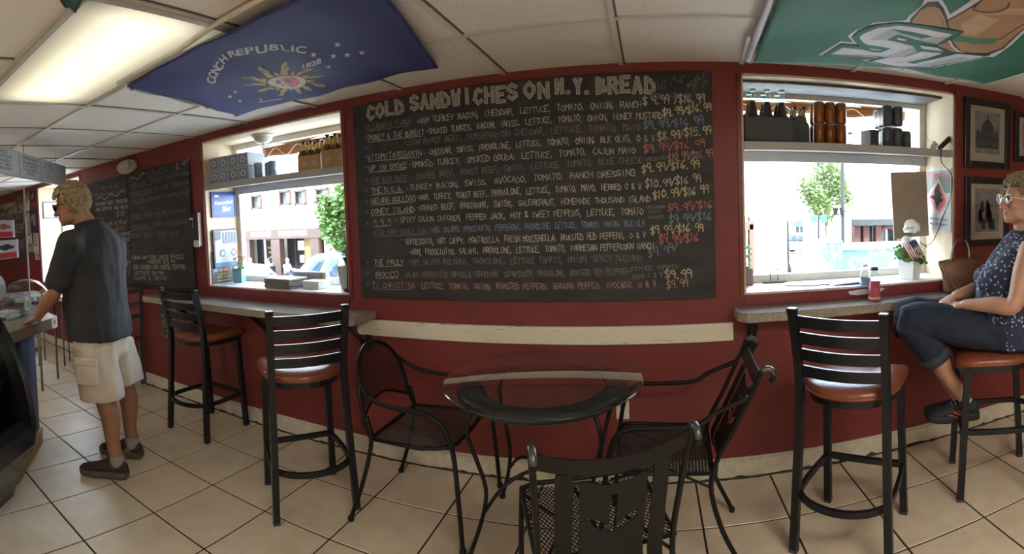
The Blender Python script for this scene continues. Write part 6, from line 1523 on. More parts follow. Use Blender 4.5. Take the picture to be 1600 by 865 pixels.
car('silver pickup truck parked across from the left window', (-9.85, 14.2, gz(14.2)), 0, M_SILVC, [(-2.75, .40, .92, .86), (-2.70, .36, 1.02, .95), (-2.3, .32, 1.10, 1), (-1.35, .32, 1.16, 1), (2.6, .34, 1.20, 1), (2.75, .42, 1.15, .95)], (-1.45, -.62, 1.10, 1.5, 1.14, 1.93), 1.95, (-1.85, 1.75), .40)
SUV = [(-2.2, .40, .80, .82), (-2.15, .34, .92, .93), (-1.7, .30, 1.0, 1), (-.9, .30, 1.05, 1), (2.0, .32, 1.08, 1), (2.2, .42, 1.0, .94)]
car('white sport utility car parked close outside the left window', (-11.2, 9.6, gz(9.6)), 0, M_WCAR, SUV, (-1.0, -.35, 1.55, 2.12, 1.03, 1.74), 1.85, (-1.4, 1.35))
pc = P(1255, 396, Y=40.5)
car('small white sport utility car far off in the right window', (pc.x, 40.5, gz(40.5)), radians(140), M_WCAR, SUV, (-1.0, -.35, 1.55, 2.12, 1.03, 1.70), 1.85, (-1.4, 1.35))

# --- trees
def tree(label, base, h, crown, R, n, seed, col=(.045, .095, .014)):
    t = thing('tree', label, 'tree', base); rr = random.Random(seed); m = leafy('sunlit_leaves_%d' % seed, col, vary=.35, scale=3)
    MB().tube(spline([(0, 0, 0), (.05, .03, h * .35), (-.03, .02, h * .6), (0, 0, h * .85)], 4), [.13 - .10 * k / 12 for k in range(13)], n=8).build('trunk', mat('tree_bark', (.14, .10, .07), .9), t)
    br = MB()
    for k in range(9):
        a = k * 2.4; z = h * (.42 + .05 * k); br.tube(spline([(0, 0, z), (R * .35 * cos(a), R * .35 * sin(a), z + h * .07), (R * .75 * cos(a), R * .75 * sin(a), z + h * .11)], 3), [.045 - .005 * q for q in range(7)], n=5)
    br.build('branches', mat('tree_bark', (.14, .10, .07), .9), t)
    mb = MB()
    for k in range(n):
        while True:
            p = Vector((rr.uniform(-1, 1), rr.uniform(-1, 1), rr.uniform(-1, 1)))
            if .25 < p.length < 1 * (.78 + .22 * sin(5 * p.x + 4 * p.z + seed)): break
        c = Vector((p.x * R, p.y * R, crown + p.z * (h - crown))); d = Vector((rr.uniform(-1, 1), rr.uniform(-1, 1), rr.uniform(-.6, .4))).normalized()
        s_ = d.orthogonal().normalized() * .09; L = rr.uniform(.16, .30)
        mb.add([c, c + d * L * .5 + s_, c + d * L, c + d * L * .5 - s_], [(0, 1, 2, 3)])
    q = mb.build('foliage', m, t); q['kind'] = 'stuff'
a = P(533, 400, Y=16.2); tree('leafy green street tree behind the silver pickup', (a.x, 16.2, gz(16.2)), 4.7, 3.1, .95, 1500, 3)
a = P(1290, 395, Y=24); tree('slender pale green street tree beside the walk signal', (a.x, 24, gz(24)), 6.0, 4.2, 1.5, 1500, 5, (.075, .12, .025))

# --- right window: corner building, poles, signal, far shops, mural
def simple_building(label, x0, x1, y, z0, z1, depth, col, windows, shop=None):
    t = thing('shop_building', label, 'building', ((x0 + x1) / 2, y, z0)); w = x1 - x0; cx = (x0 + x1) / 2
    hs = [(a - cx, b - cx, c - z0, d - z0) for a, b, c, d in windows]
    mb = MB(); wall_with(mb, -w / 2, w / 2, 0, z1 - z0, 0, .3, hs); mb.box((0, depth / 2 + .5, (z1 - z0) / 2), (w, depth, z1 - z0)); mb.build('facade', col, t)
    MB().box((0, -.12, z1 - z0 - .2), (w, .5, .3), bev=.04).build('cornice', col, t)
    for h in hs: 
        fr_ = MB().box(((h[0] + h[1]) / 2, .12, (h[2] + h[3]) / 2), (h[1] - h[0], .05, h[3] - h[2])).build('window', M_DKGL if h[3] < 3.2 else mat('pale_window_glass', (.09, .11, .13), .1), t)
        mb = MB()
        for sx in (h[0], (h[0] + h[1]) / 2, h[1]): mb.box((sx, .04, (h[2] + h[3]) / 2), (.07, .14, h[3] - h[2]))
        mb.box(((h[0] + h[1]) / 2, .0, h[2] - .05), (h[1] - h[0] + .2, .25, .1)); mb.build('window_casing', col, fr_)
    return t, cx
M_TEALP = mat('teal_cornice_paint', (.09, .19, .19), .6); M_MAR = mat('maroon_awning', (.10, .02, .03), .7); M_TEALA = mat('teal_awning', (.02, .085, .085), .7)
Yc = 19.0; e = lambda x, y: P(x, y, Y=Yc)
a, b = e(1136, 400), e(1228, 255)
t, cx = simple_building('white corner building with a teal cornice in the right window', a.x, b.x, Yc, gz(Yc) - .3, 6.5, 6, M_STUC, [(e(1160, 395).x, e(1174, 395).x, gz(Yc), e(1170, 338).z)])
c0 = e(1170, 320); MB().box((0, -.18, c0.z - gz(Yc) + .3), (b.x - a.x, .4, .16), bev=.03).build('teal_cornice', M_TEALP, t)
x0, x1 = e(1160, 395).x - cx, e(1174, 395).x - cx; mb = MB()
for xx in (x0, x1): mb.box((xx, -.04, 1.5), (.16, .2, 2.6))
mb.box(((x0 + x1) / 2, -.04, 2.75), (x1 - x0 + .16, .2, .3)); mb.build('red_door_frame', mat('rust_red_paint', (.12, .035, .02), .5), t)
mb = MB(); put_text(mb, 'OPEN', lambda u, v: (u, .06, v), (x0 + x1) / 2, 2.3, .16, width=.5, bold=.03); mb.build('door_lettering', M_GOLD, t)
Yd = 52.; e = lambda x, y: P(x, y, Y=Yd)
wins_ = [(e(x, 380).x, e(x + 13, 380).x, gz(Yd) + .3, e(1250, 352).z) for x in (1243, 1262, 1281)]
a, b = e(1222, 380), e(1318, 320); t, cx = simple_building('row of far shops with teal and maroon awnings in the right window', a.x, b.x, Yd, gz(Yd), e(1270, 325).z, 8, M_STUC, wins_)
for x, m_, l in ((1243, M_TEALA, ''), (1262, M_TEALA, ''), (1284, M_MAR, '')):
    p0, p1 = e(x - 3, 345), e(x + 14, 353); MB().add([(p0.x - cx, -.05, p0.z - gz(Yd)), (p1.x - cx, -.05, p0.z - gz(Yd)), (p1.x - cx, -1.0, p1.z - gz(Yd)), (p0.x - cx, -1.0, p1.z - gz(Yd)), (p0.x - cx, -.05, p1.z - gz(Yd)), (p1.x - cx, -.05, p1.z - gz(Yd))], [(0, 1, 2, 3), (0, 3, 4), (1, 5, 2), (3, 2, 5, 4)]).build('shop_awning', m_, t)
Yr = 26.; e = lambda x, y: P(x, y, Y=Yr)
a, b = e(1326, 380), e(1425, 250)
t, cx = simple_building('white building with brick red arches at the right of the right window', a.x, b.x, Yr, gz(Yr), 8.5, 8, M_STUC, [(e(1377, 310).x, e(1380.5, 310).x, e(1378, 310).z, e(1378, 288).z), (e(1385, 310).x, e(1388.5, 310).x, e(1378, 310).z, e(1378, 288).z), (e(1338, 380).x, e(1365, 380).x, gz(Yr) + .2, e(1350, 353).z), (e(1372, 380).x, e(1398, 380).x, gz(Yr) + .2, e(1385, 350).z)])
M_RBRK = mat('brick_red_column', (.045, .012, .009), .8, vary=.15)
for x in (1335, 1349, 1368, 1400): p0 = e(x, 380); MB().box((p0.x - cx, -.25, (e(x, 352).z - gz(Yr)) / 2), (.38, .4, e(x, 352).z - gz(Yr)), bev=.03).build('brick_column', M_RBRK, t)
p0 = e(1384, 366); r_ = e(1396, 366).x - p0.x; MB().tube([(p0.x - cx + r_ * cos(q_), -.3, p0.z - gz(Yr) + r_ * .9 * sin(q_)) for q_ in [pi * k / 16 for k in range(17)]], .12, n=8).build('brick_arch', M_RBRK, t)
p0, p1 = e(1330, 342), e(1420, 350); MB().box(((p0.x + p1.x) / 2 - cx, -.5, (p0.z + p1.z) / 2 - gz(Yr)), (p1.x - p0.x, 1.0, abs(p0.z - p1.z)), bev=.03).build('dark_canopy', mat('dark_green_canopy', (.014, .018, .018), .8), t)
M_POLE = mat('dark_painted_pole', (.012, .013, .016), .6, spec=.2)
a = P(1317, 378, Y=15.); t = thing('street_lamp', 'dark street lamp post with three globes in the right window', 'street lamp', (a.x, 15., gz(15)))
h_ = P(1317, 228, Y=15.).z - gz(15); MB().lathe([(.001, 0), (.16, 0), (.14, .3), (.08, .5), (.065, 1.0), (.05, h_), (.001, h_)], n=14).build('lamp_post', M_POLE, t)
for dx, dz in ((-.17, .30), (.03, .48), (.27, .30)):
    g_ = MB().lathe([(.001, -.26), (.07, -.24), (.105, -.08), (.09, .04), (.03, .12), (.001, .13)], (dx, 0, h_ + dz), n=14).build('lamp_globe', mat('pale_blue_globe', (.16, .21, .25), .3), t); MB().lathe([(.001, .10), (.10, .08), (.04, .15), (.001, .18)], (dx, 0, h_ + dz), n=12).build('globe_cap', M_POLE, g_)
    MB().tube(spline([(0, 0, h_ - .05), (dx * .7, 0, h_ - .08), (dx, 0, h_ + dz - .24)], 4), .018, n=6).build('lamp_arm', M_POLE, t)
a, b = P(1303, 336, Y=14.8), P(1315.5, 324, Y=14.8); t = thing('walk_signal', 'black pedestrian signal with a white walking figure on the lamp post', 'traffic signal', ((a.x + b.x) / 2, 14.8, (a.z + b.z) / 2))
w_, h2 = b.x - a.x, b.z - a.z; MB().box((0, 0, 0), (w_, .16, h2), bev=.02).build('signal_case', mat('signal_grey', (.008, .008, .009), .8, spec=.1), t)
mb = MB(); k_ = h2; f = lambda u, v: (u * k_, -.083, v * k_)
mb.add([f(.0 + .07 * cos(q_), .27 + .07 * sin(q_)) for q_ in [2 * pi * i / 12 for i in range(12)]], [tuple(range(12))])
for p in ([(-.05, .18), (.06, .18), (.05, -.05), (-.06, -.05)], [(-.05, -.03), (.02, -.03), (-.12, -.34), (-.20, -.30)], [(.0, -.03), (.06, -.03), (.18, -.34), (.10, -.36)], [(-.05, .16), (-.18, .0), (-.13, -.03), (-.03, .10)], [(.05, .17), (.17, .03), (.13, -.01), (.03, .1)]): mb.add([f(*p_) for p_ in p], [tuple(range(4))])
mb.build('walking_figure', mat('lit_white_figure', (.8, .8, .8), .5, emit=(1, 1, 1), es=2.0), t); MB().box((w_ / 2 + .06, .05, 0), (.14, .05, .05)).build('bracket', M_POLE, t)
a = P(1229, 396, Y=24.); t = thing('signal_pole', 'dark tapered pole beside the far white car', 'pole', (a.x, 24., gz(24)))
MB().lathe([(.001, 0), (.26, 0), (.22, .35), (.14, .6), (.12, P(1229, 346, Y=24.).z - gz(24)), (.055, P(1229, 345, Y=24.).z - gz(24) + .05), (.045, P(1229, 255, Y=24.).z - gz(24)), (.001, P(1229, 254, Y=24.).z - gz(24))], n=12).build('pole_shaft', M_POLE, t); MB().box((-.45, 0, P(1229, 347, Y=24.).z - gz(24)), (.9, .08, .10)).build('pole_arm', M_POLE, t)
a = P(1279, 370, Y=23.); t = thing('street_sign', 'pair of teal street name signs on a thin post', 'street sign', (a.x, 23., gz(23))); h_ = P(1279, 335, Y=23.).z - gz(23)
MB().tube([(0, 0, 0), (0, 0, h_)], .05, n=8).build('post', M_POLE, t)
for s in (-1, 1): MB().box((s * .25, -.06, h_ - .20), (.32, .03, .32), bev=.01).build('name_plate', M_TEALA, t)
def mat_mural():
    m = bpy.data.materials.new('painted_mural'); m.use_nodes = True; nt = m.node_tree; b = nt.nodes['Principled BSDF']
    tc = nt.nodes.new('ShaderNodeTexCoord'); n = nt.nodes.new('ShaderNodeTexNoise'); n.inputs['Scale'].default_value = 2.6; n.inputs['Detail'].default_value = 3; n.inputs['Distortion'].default_value = 1.2
    r = nt.nodes.new('ShaderNodeValToRGB'); cols = [(.08, .10, .03), (.04, .14, .16), (.20, .22, .21), (.04, .12, .18), (.03, .03, .12), (.16, .18, .06), (.08, .18, .18)]
    r.color_ramp.interpolation = 'CONSTANT'
    for i, c in enumerate(cols):
        el = r.color_ramp.elements[i] if i < 2 else r.color_ramp.elements.new(.5)
        el.position = .30 + .065 * i; el.color = c + (1,)
    nt.links.new(tc.outputs['Object'], n.inputs['Vector']); nt.links.new(n.outputs['Fac'], r.inputs[0]); nt.links.new(r.outputs[0], b.inputs['Base Color']); b.inputs['Roughness'].default_value = .6
    return m
M_MUR = mat_mural(); Ym = 9.0; e = lambda x, y: P(x, y, Y=Ym)
a, b = e(1293, 442), e(1316, 378); t = thing('utility_cabinet', 'utility cabinet painted with a blue and green mural outside the right window', 'cabinet', ((a.x + b.x) / 2, Ym, gz(Ym) + .12)); hh = b.z - gz(Ym) - .12
MB().box((0, .3, hh / 2), (b.x - a.x, .6, hh), bev=.02).build('cabinet_body', M_MUR, t); MB().box((0, .3, hh + .015), (b.x - a.x, .66, .05), bev=.01).build('cabinet_lid', M_SILV, t)
a, b = e(1321, 442), e(1425, 388); t = thing('mural_wall', 'low wall painted with a colourful mural outside the right window', 'wall', ((a.x + b.x) / 2, Ym + .4, gz(Ym) + .12)); hh = b.z - gz(Ym) - .12
MB().box((0, .1, hh / 2), (b.x - a.x, .2, hh), bev=.01).build('painted_panel', M_MUR, t); MB().box((0, .1, hh + .05), (b.x - a.x, .34, .12), bev=.02).build('wall_cap', M_STUC, t)
Yt = 75.; a, b = P(1406, 212, Y=Yt), P(1437, 150, Y=Yt); t = thing('glass_tower', 'pale blue glass tower far behind the roofs', 'building', ((a.x + b.x) / 2, Yt, gz(Yt))); w_ = b.x - a.x; H_ = b.z - gz(Yt)
M_TWR = mat('pale_blue_tower_glass', (.08, .12, .17), .2)
MB().box((0, 4, H_ / 2), (w_, 8, H_)).build('tower_body', M_STUC, t); mb = MB()
for k in range(int(H_ / 1.6)): mb.box((.0, -.05, .8 + 1.6 * k), (w_ * .92, .2, .8))
mb.build('ribbon_windows', M_TWR, t)
# cafe tables in front of the restaurant (the people are seated further down)
CAFE = []
for k, x in enumerate((406, 466)):
    p = P(x, 420, Y=18.6); z = gz(18.6) + .22
    t = thing('cafe_table', 'small round cafe table on the far sidewalk, ' + ('left', 'right')[k] + ' of the two', 'table', (p.x, 18.6, z), 0, 'cafe tables on the far sidewalk')
    MB().lathe([(.001, .70), (.34, .70), (.34, .73), (.001, .73)], n=20).build('table_top', M_RIM, t); MB().lathe([(.001, 0), (.22, 0), (.2, .03), (.03, .05), (.03, .70), (.001, .70)], n=14).build('pedestal', M_POLE, t)
    CAFE.append((p.x, 18.6, z))
# ---------------------------------------------------------------- deli counter at the left
DU = Vector((.66, -.75, 0)).normalized(); DN = Vector((.75, .66, 0)).normalized()      # along the counter towards the camera side, and out to the room
CT = .90
poly = [P(88, 494, Z=CT), P(22, 517, Z=CT)]
A0 = poly[0]; B0 = A0 + (poly[1] - poly[0]).normalized() * .69
cd = (B0 - A0).normalized(); cn = Vector((-cd.y, cd.x, 0)); cn = cn if cn.dot(-A0) > 0 else -cn
back = [B0 - cn * .75, A0 + (P(58, 481, Z=CT) - A0) * 1.35]
M_DTOP = mat('speckled_brown_laminate', (.21, .175, .14), .28, vary=.45, scale=220)
t = thing('deli_counter', 'deli counter with speckled top and blue slate front where the man leans', 'counter')
pts = [A0, B0, back[0], back[1]]
MB().prism([(p.x, p.y) for p in pts], lambda u, v, w: (u, v, CT - w), .072).build('countertop', M_DTOP, t)
e0, e1 = A0, back[1]; ed = (e1 - e0).normalized(); en = Vector((ed.y, -ed.x, 0)); en = en if en.dot(A0 - B0) > 0 else -en
mb = MB(); mb.prism([(0, -.074), ((e1 - e0).length, -.074), ((e1 - e0).length, .002), (0, .002)], lambda u, v, w: e0 + ed * u + en * (.001 + w) + Vector((0, 0, v)), .004)
mb.prism([(0, -.074), (.075, -.074), (.075, .002), (0, .002)], lambda u, v, w: A0 + cd * u + cn * (.001 + w) + Vector((0, 0, v)), .003); mb.build('white_end_band', M_SWHITE, t)
mb = MB(); mb.prism([(.022, -.050), (.052, -.050), (.052, -.018), (.022, -.018)], lambda u, v, w: A0 + cd * u + cn * (.0045 + w) + Vector((0, 0, v)), .001); mb.build('orange_sticker', mat('orange_sticker', (.5, .24, .05), .5), t)
b0, b1 = P(62, 688, Z=.02), P(30, 742, Z=.02)
bd = (b1 - b0).normalized(); bn = Vector((-bd.y, bd.x, 0)); bn = bn if bn.dot(-b0) > 0 else -bn
M_BLUEB = mat('blue_slate_panel', (.055, .085, .14), .5, vary=.5, scale=6, stretch=(1, 1, .3)); M_OAK = mat('oak_trim', (.34, .20, .10), .45, vary=.2, scale=8, stretch=(1, 1, 10))
base = [b0 - bd * .02, b0 + bd * .60, b0 + bd * .60 - bn * .5, b0 - bd * .02 - bn * .5]
MB().prism([(p.x, p.y) for p in base], lambda u, v, w: (u, v, .03 + w), CT - .072 - .03).build('counter_base', M_BLUEB, t)
off = lambda p, k: p + bn * k
MB().prism([(p.x, p.y) for p in [off(b0 - bd * .03, .016), off(b0 + bd * .60, .016), off(b0 + bd * .60, -.01), off(b0 - bd * .03, -.50)]], lambda u, v, w: (u, v, w), .085).build('oak_kick_board', M_OAK, t)
MB().prism([(p.x, p.y) for p in [off(b0 - bd * .035, .022), off(b0 + bd * .60, .022), off(b0 + bd * .60, -.01), off(b0 - bd * .035, -.5)]], lambda u, v, w: (u, v, .085 + w), .02).build('oak_kick_cap', M_OAK, t)
MB().box(tuple((b0 - bn * .22 - bd * .026) + Vector((0, 0, .43))), (.012, .42, .76), rot=atan2(bd.y, bd.x), bev=.002).build('white_edge_strip', M_WHITE, t)

# refrigerated case: black curved end panel, glass front, in the near left corner
C0 = P(14, 773, Z=0); cu, cnn = DU, DN
nz = lambda px, py: (lambda d: d)(None)
def on_case(px, py):
    th = (px - 800) / FPX; v = (432.5 + VOFF - py) / FPX; d = MC @ Vector((sin(th), cos(th), v)); o = Vector((0, 0, CAM_H)); k = (C0 - o).dot(cu) / d.dot(cu); p = o + d * k
    return ((p - C0).dot(cnn), p.z)
# outer edge of the end panel as seen in the photo, from the top down to the toe
out = [on_case(*q_) for q_ in [(0, 497), (8, 508), (18, 528), (30, 556), (42, 590), (51, 625), (57, 660), (55, 692), (46, 712), (33, 738), (24, 762), (21, 775)]]
inn = [on_case(*q_) for q_ in [(-6, 520), (4, 535), (14, 560), (24, 590), (32, 615), (37, 640), (38, 652)]]
t = thing('refrigerated_case', 'black curved-front refrigerated display case at the left edge', 'display case', C0)
fc = lambda n_, z, k=0.: cnn * n_ + Vector((0, 0, z)) + cu * k
zmin = max(.02, out[-1][1])
ep = out + [(out[-1][0] - .08, zmin), (-.55, zmin), (-.55, out[0][1] + .01)]
M_CASE = mat('gloss_black_case', (.010, .010, .012), .22)
mid = len(inn)
def strip(mb, o, i_, k0, k1):
    for a, b, c, d in zip(o, o[1:], i_, i_[1:]): mb.add([fc(*a, k0), fc(*b, k0), fc(*d, k0), fc(*c, k0), fc(*a, k1), fc(*b, k1), fc(*d, k1), fc(*c, k1)], [(0, 1, 2, 3), (7, 6, 5, 4), (0, 4, 5, 1), (2, 6, 7, 3)])
mb = MB(); strip(mb, out[:7], inn, 0, .05); mb.build('curved_end_rim', M_CASE, t)
low = [inn[-1]] + out[6:] + [(-.55, zmin), (-.55, inn[-1][1] + .06)]
MB().prism(low, lambda u, v, w: fc(u, v, w), 1.3).build('case_base', M_CASE, t)
MB().prism([(inn[-1][0] + .012, inn[-1][1] - .02), (inn[-1][0] + .012, inn[-1][1] - .035), (-.5, inn[-1][1] + .03), (-.5, inn[-1][1] + .045)], lambda u, v, w: fc(u, v, -.004 - w), .008).build('base_ledge', M_CASE, t)
gp = inn + [(-.5, inn[-1][1]), (-.5, inn[0][1])]
M_SMOKE = glass('smoked_case_glass', (.42, .50, .46), gain=1.5)
MB().prism(gp, lambda u, v, w: fc(u, v, .02 + w), .006).build('end_glass', M_SMOKE, t)
mb = MB()
for a, b in zip(inn, inn[1:]): mb.add([fc(*a, .05), fc(*b, .05), fc(*b, 1.3), fc(*a, 1.3)], [(0, 1, 2, 3)])
mb.build('curved_front_glass', M_SMOKE, t)
MB().box(tuple(fc(-.25, inn[-1][1] + .16, .65)), (1.2, .40, .02), rot=atan2(cu.y, cu.x)).build('case_shelf', mat('dull_steel', (.25, .26, .26), .4, metal=.6), t)
MB().prism([(-.5, inn[0][1] - .01), (inn[0][0], inn[0][1] - .01), (out[0][0], out[0][1]), (-.55, out[0][1] + .01)], lambda u, v, w: fc(u, v, w), 1.3).build('case_top', M_CASE, t)
s0 = on_case(12, 655); mb = MB()
mb.prism([(s0[0] - .05, s0[1] - .022), (s0[0] + .035, s0[1] + .006), (s0[0] + .035, s0[1] + .038), (s0[0] - .05, s0[1] + .012)], lambda u, v, w: fc(u, v, -.004 + .02 - w), .004); sk = mb.build('red_sticker', mat('red_sticker', (.5, .03, .03), .3), t)
mb = MB(); mb.prism([(s0[0] - .043, s0[1] - .018), (s0[0] + .03, s0[1] + .008), (s0[0] + .03, s0[1] + .014), (s0[0] - .043, s0[1] - .012)], lambda u, v, w: fc(u, v, .0118 - w), .001); mb.build('sticker_line', M_SWHITE, sk)

# --- things on and round the counter
def onc(px, py, z=CT): return P(px, py, Z=z)
p = onc(42, 484); t = thing('sanitizer_bottle', 'small white bottle with green label on the deli counter', 'bottle', (p.x, p.y, CT), atan2(DN.y, DN.x) + pi / 2)
MB().loft([[(.024 * sx * cos(a), .016 * sx * sin(a), z) for a in [2 * pi * k / 20 for k in range(20)]] for sx, z in ((.9, 0), (1, .006), (1, .085), (.85, .10), (.45, .108))]).build('bottle_body', M_SWHITE, t)
MB().lathe([(.001, .106), (.010, .106), (.010, .122), (.014, .124), (.014, .136), (.001, .137)], n=16).build('flip_cap', M_SWHITE, t)
MB().grid(lambda u, v: (.0245 * sin(-.9 + 1.9 * u), -.0165 * cos(-.9 + 1.9 * u), .020 + .058 * v), 10, 4, thick=.0004).build('green_label', mat('green_label', (.25, .55, .10), .4, vary=.4, scale=60), t)
M_PLASW = mat('white_machine_plastic', (.66, .67, .68), .3, vary=.03); M_GREYP = mat('grey_machine_plastic', (.42, .44, .46), .4, vary=.03)
p = onc(10, 480); t = thing('ticket_roll_stand', 'white round drum on a grey forked stand at the left edge of the counter', 'machine', (p.x - .06, p.y - .06, CT), atan2(cd.y, cd.x))
ax = Matrix.Rotation(radians(90), 3, 'X')
MB().lathe([(.001, -.03), (.10, -.03), (.11, -.02), (.11, .02), (.10, .03), (.001, .03)], (0, 0, .155), n=36, axis=ax).build('drum', M_PLASW, t)
mb = MB()
for s in (-1, 1): mb.tube([(s * .075, -.045, .003), (.012 * s, -.045, .17)], (.012, .006), square=True, up=(0, 1, 0))
mb.lathe([(.001, -.006), (.022, -.006), (.022, .006), (.001, .006)], (0, -.045, .168), n=18, axis=ax); mb.build('forked_stand', M_GREYP, t)
mb = MB(); mb.box((-.03, .06, .03), (.16, .10, .06), bev=.012); mb.build('machine_base', mat('matte_black_box', (.03, .03, .032), .6), t)
p = onc(30, 470, CT); ctr = lambda k, j: A0 + cd * k - cn * j
M_GREYM = mat('grey_metal_frame', (.16, .165, .17), .4, metal=.5)
M_CLEARB = glass('clear_acrylic', (.90, .92, .93), gain=1.6)
q0 = ctr(.12, .34); t = thing('acrylic_bin', 'clear acrylic bin of papers on the deli counter in front of the man', 'bin', (q0.x, q0.y, CT + .001), atan2(cd.y, cd.x))
mb = MB()
for sx in (-1, 1): mb.box((sx * .13, 0, .11), (.005, .22, .22))
for sy in (-1, 1): mb.box((0, sy * .11, .11), (.26, .005, .22))
mb.box((0, 0, .003), (.26, .22, .005)); mb.build('bin_walls', M_CLEARB, t)
for k in range(8):
    pp = tag(MB().box((0, 0, 0), (.16, .12, .004)).build('paper_sheet', M_POTW), 'white paper slip piled inside the clear bin on the counter', 'paper', 'paper slips in the clear bin')
    pp.location = t.location + Vector((rr.uniform(-.03, .03), rr.uniform(-.03, .03), .0085 + .0045 * k)); pp.rotation_euler = (0, 0, t.rotation_euler.z + rr.uniform(-.15, .15))
q1 = A0 + (back[1] - A0) * .9 - cd * .28; q1 = P(80, 468, X=-5.45); t = thing('book_stand', 'open pale book propped on a dark stand behind the deli counter', 'book', (q1.x, q1.y, 0), .9)
q1z = q1.z
MB().box((0, .0, q1z - .02), (.36, .30, .025), bev=.006).build('stand_top', mat('dark_wood_stand', (.06, .045, .04), .5), t)
for sx in (-1, 1):
    for sy in (-1, 1): MB().tube([(sx * .15, sy * .12, 0), (sx * .14, sy * .11, q1z - .03)], .010, n=8).build('stand_leg', M_GREYM, t)
mb = MB(); mb.box((-.10, 0, q1z + .10), (.24, .28, .015), rot=Matrix.Rotation(-.75, 3, 'Y'), bev=.003); mb.build('book_cover', mat('buff_cover', (.45, .36, .24), .6), t)
mb = MB(); mb.box((.07, 0, q1z + .06), (.22, .24, .05), rot=Matrix.Rotation(.5, 3, 'Y'), bev=.008); mb.build('book_pages', M_POTW, t)
q2 = P(40, 472, X=-4.85); t = thing('covered_tray', 'clear domed tray with white paper lining behind the counter', 'tray', (q2.x, q2.y, 0), .8); z2 = q2.z
MB().box((0, 0, z2 - .0155), (.52, .50, .03), bev=.006).build('side_table_top', mat('dull_red_brown', (.14, .06, .05), .5), t)
for sx in (-1, 1):
    for sy in (-1, 1): MB().tube([(sx * .22, sy * .21, 0), (sx * .22, sy * .21, z2 - .03)], .012, n=8).build('side_table_leg', M_GREYM, t)
MB().lathe([(.24, 0), (.245, .02), (.22, .12), (.15, .20), (.05, .235), (.001, .24)], (0, 0, z2), n=28).build('tray_dome', M_CLEARB, t); MB().box((0, 0, z2 + .04), (.30, .22, .06), rot=.3, bev=.01).build('paper_lining', mat('grey_white_paper', (.45, .46, .48), .7, vary=.15, scale=12), t)
# acrylic sign holders with food photos, clamped to the guard glass at the far left
M_FRED = mat('red_menu_band', (.42, .03, .035), .45); M_FBER = mat('dark_berry_picture', (.05, .05, .055), .5); M_FMEAT = mat('meat_picture', (.38, .10, .07), .5, vary=.4, scale=30); M_FGREY = mat('pale_grey_card', (.42, .42, .43), .5)
Xg = -4.05
G0 = P(28, 395, X=Xg); 
t = thing('sneeze_guard', 'clear glass sneeze guard with a tall post behind the deli counter', 'glass guard', (G0.x, G0.y, 0))
ga, gb = P(-40, 420, X=-3.6), P(46, 420, X=-4.25); gd = (gb - ga); gd.z = 0; gl = gd.length; gd.normalize(); gm = (ga + gb) / 2
rot_g = atan2(gd.y, gd.x); lo = Vector((gm.x - G0.x, gm.y - G0.y, 0))
MB().box((lo.x, lo.y, 1.42), (gl, .006, .92), rot=rot_g).build('guard_pane', M_CLEARB, t)
for k in (-.48, .48): MB().tube([(lo.x + gd.x * gl * k, lo.y + gd.y * gl * k, 0), (lo.x + gd.x * gl * k, lo.y + gd.y * gl * k, 1.9)], .008, n=8).build('guard_post', M_GREYP, t)
def menu_holder(px0, px1, y0, y1, label, kind):
    k = .012
    def pt(px, py):
        th = (px - 800) / FPX; v = (432.5 + VOFF - py) / FPX; d = MC @ Vector((sin(th), cos(th), v)); o = Vector((0, 0, CAM_H)); nrm = Vector((-gd.y, gd.x, 0)); nrm = nrm if nrm.dot(-gm) > 0 else -nrm; kk = (gm + nrm * .02 - o).dot(nrm) / d.dot(nrm); return o + d * kk, nrm
    a, nrm = pt(px0, y1); b, _ = pt(px1, y0); w = (b - a).dot(gd); h = b.z - a.z
    t = thing('menu_holder', label, 'menu holder', (a.x, a.y, a.z), 0, 'menu holders on the sneeze guard'); f = lambda u, v, q_=0: gd * (w * u) + Vector((0, 0, h * v)) + nrm * q_
    MB().prism([(0, 0), (1, 0), (1, 1), (0, 1)], lambda u, v, w_: f(u, v, w_), .004).build('card', M_FGREY, t)
    mb = MB(); mb.prism([(0, .04), (1, .04), (1, .34), (0, .34)], lambda u, v, w_: f(u, v, .0045 + w_), .001); mb.build('red_band', M_FRED, t)
    mb = MB()
    for cx, cy, r_ in ((.35, .62, .16), (.55, .68, .17), (.72, .60, .14), (.5, .55, .16)): mb.add([f(cx + r_ * cos(q_), cy + r_ * .7 * sin(q_), .0048) for q_ in [2 * pi * i / 14 for i in range(14)]], [tuple(range(14))])
    mb.build('food_picture', M_FBER if kind else M_FMEAT, t)
    mb = MB(); mb.prism([(.94, -.02), (1.02, -.02), (1.02, 1.02), (.94, 1.02)], lambda u, v, w_: f(u, v, .005 + w_), .004); mb.build('acrylic_edge', M_SWHITE, t)
menu_holder(-14, 20, 344, 372, 'upper menu holder with a meat picture and red band', 0); menu_holder(-12, 26, 374, 407, 'lower menu holder with a dark berry picture and red band', 1)

# black and grey frames beyond: metal stools/stands and a grey chair behind the man
M_GREYM = mat('grey_metal_frame', (.16, .165, .17), .4, metal=.5)
p = P(205, 606, Z=0); t = thing('grey_chair', 'grey metal chair standing behind the man against the wall', 'chair', (p.x - .22, p.y - .02, 0), .05)
for s in (-1, 1):
    MB().tube([(.20, s * .17, .0), (.20, s * .17, .46), (.24, s * .17, .92)], (.024, .010), square=True, up=(0, 1, 0)).build('rear_leg', M_GREYM, t); MB().tube([(-.18, s * .17, 0), (-.17, s * .17, .45)], (.02, .010), square=True, up=(0, 1, 0)).build('front_leg', M_GREYM, t)
MB().box((.01, 0, .455), (.42, .38, .035), bev=.012).build('seat', M_VINYL, t)
for z in (.66, .78, .90): MB().box((.222, 0, z), (.012, .34, .045), rot=Matrix.Rotation(.1, 3, 'Y'), bev=.004).build('back_slat', M_GREYM, t)
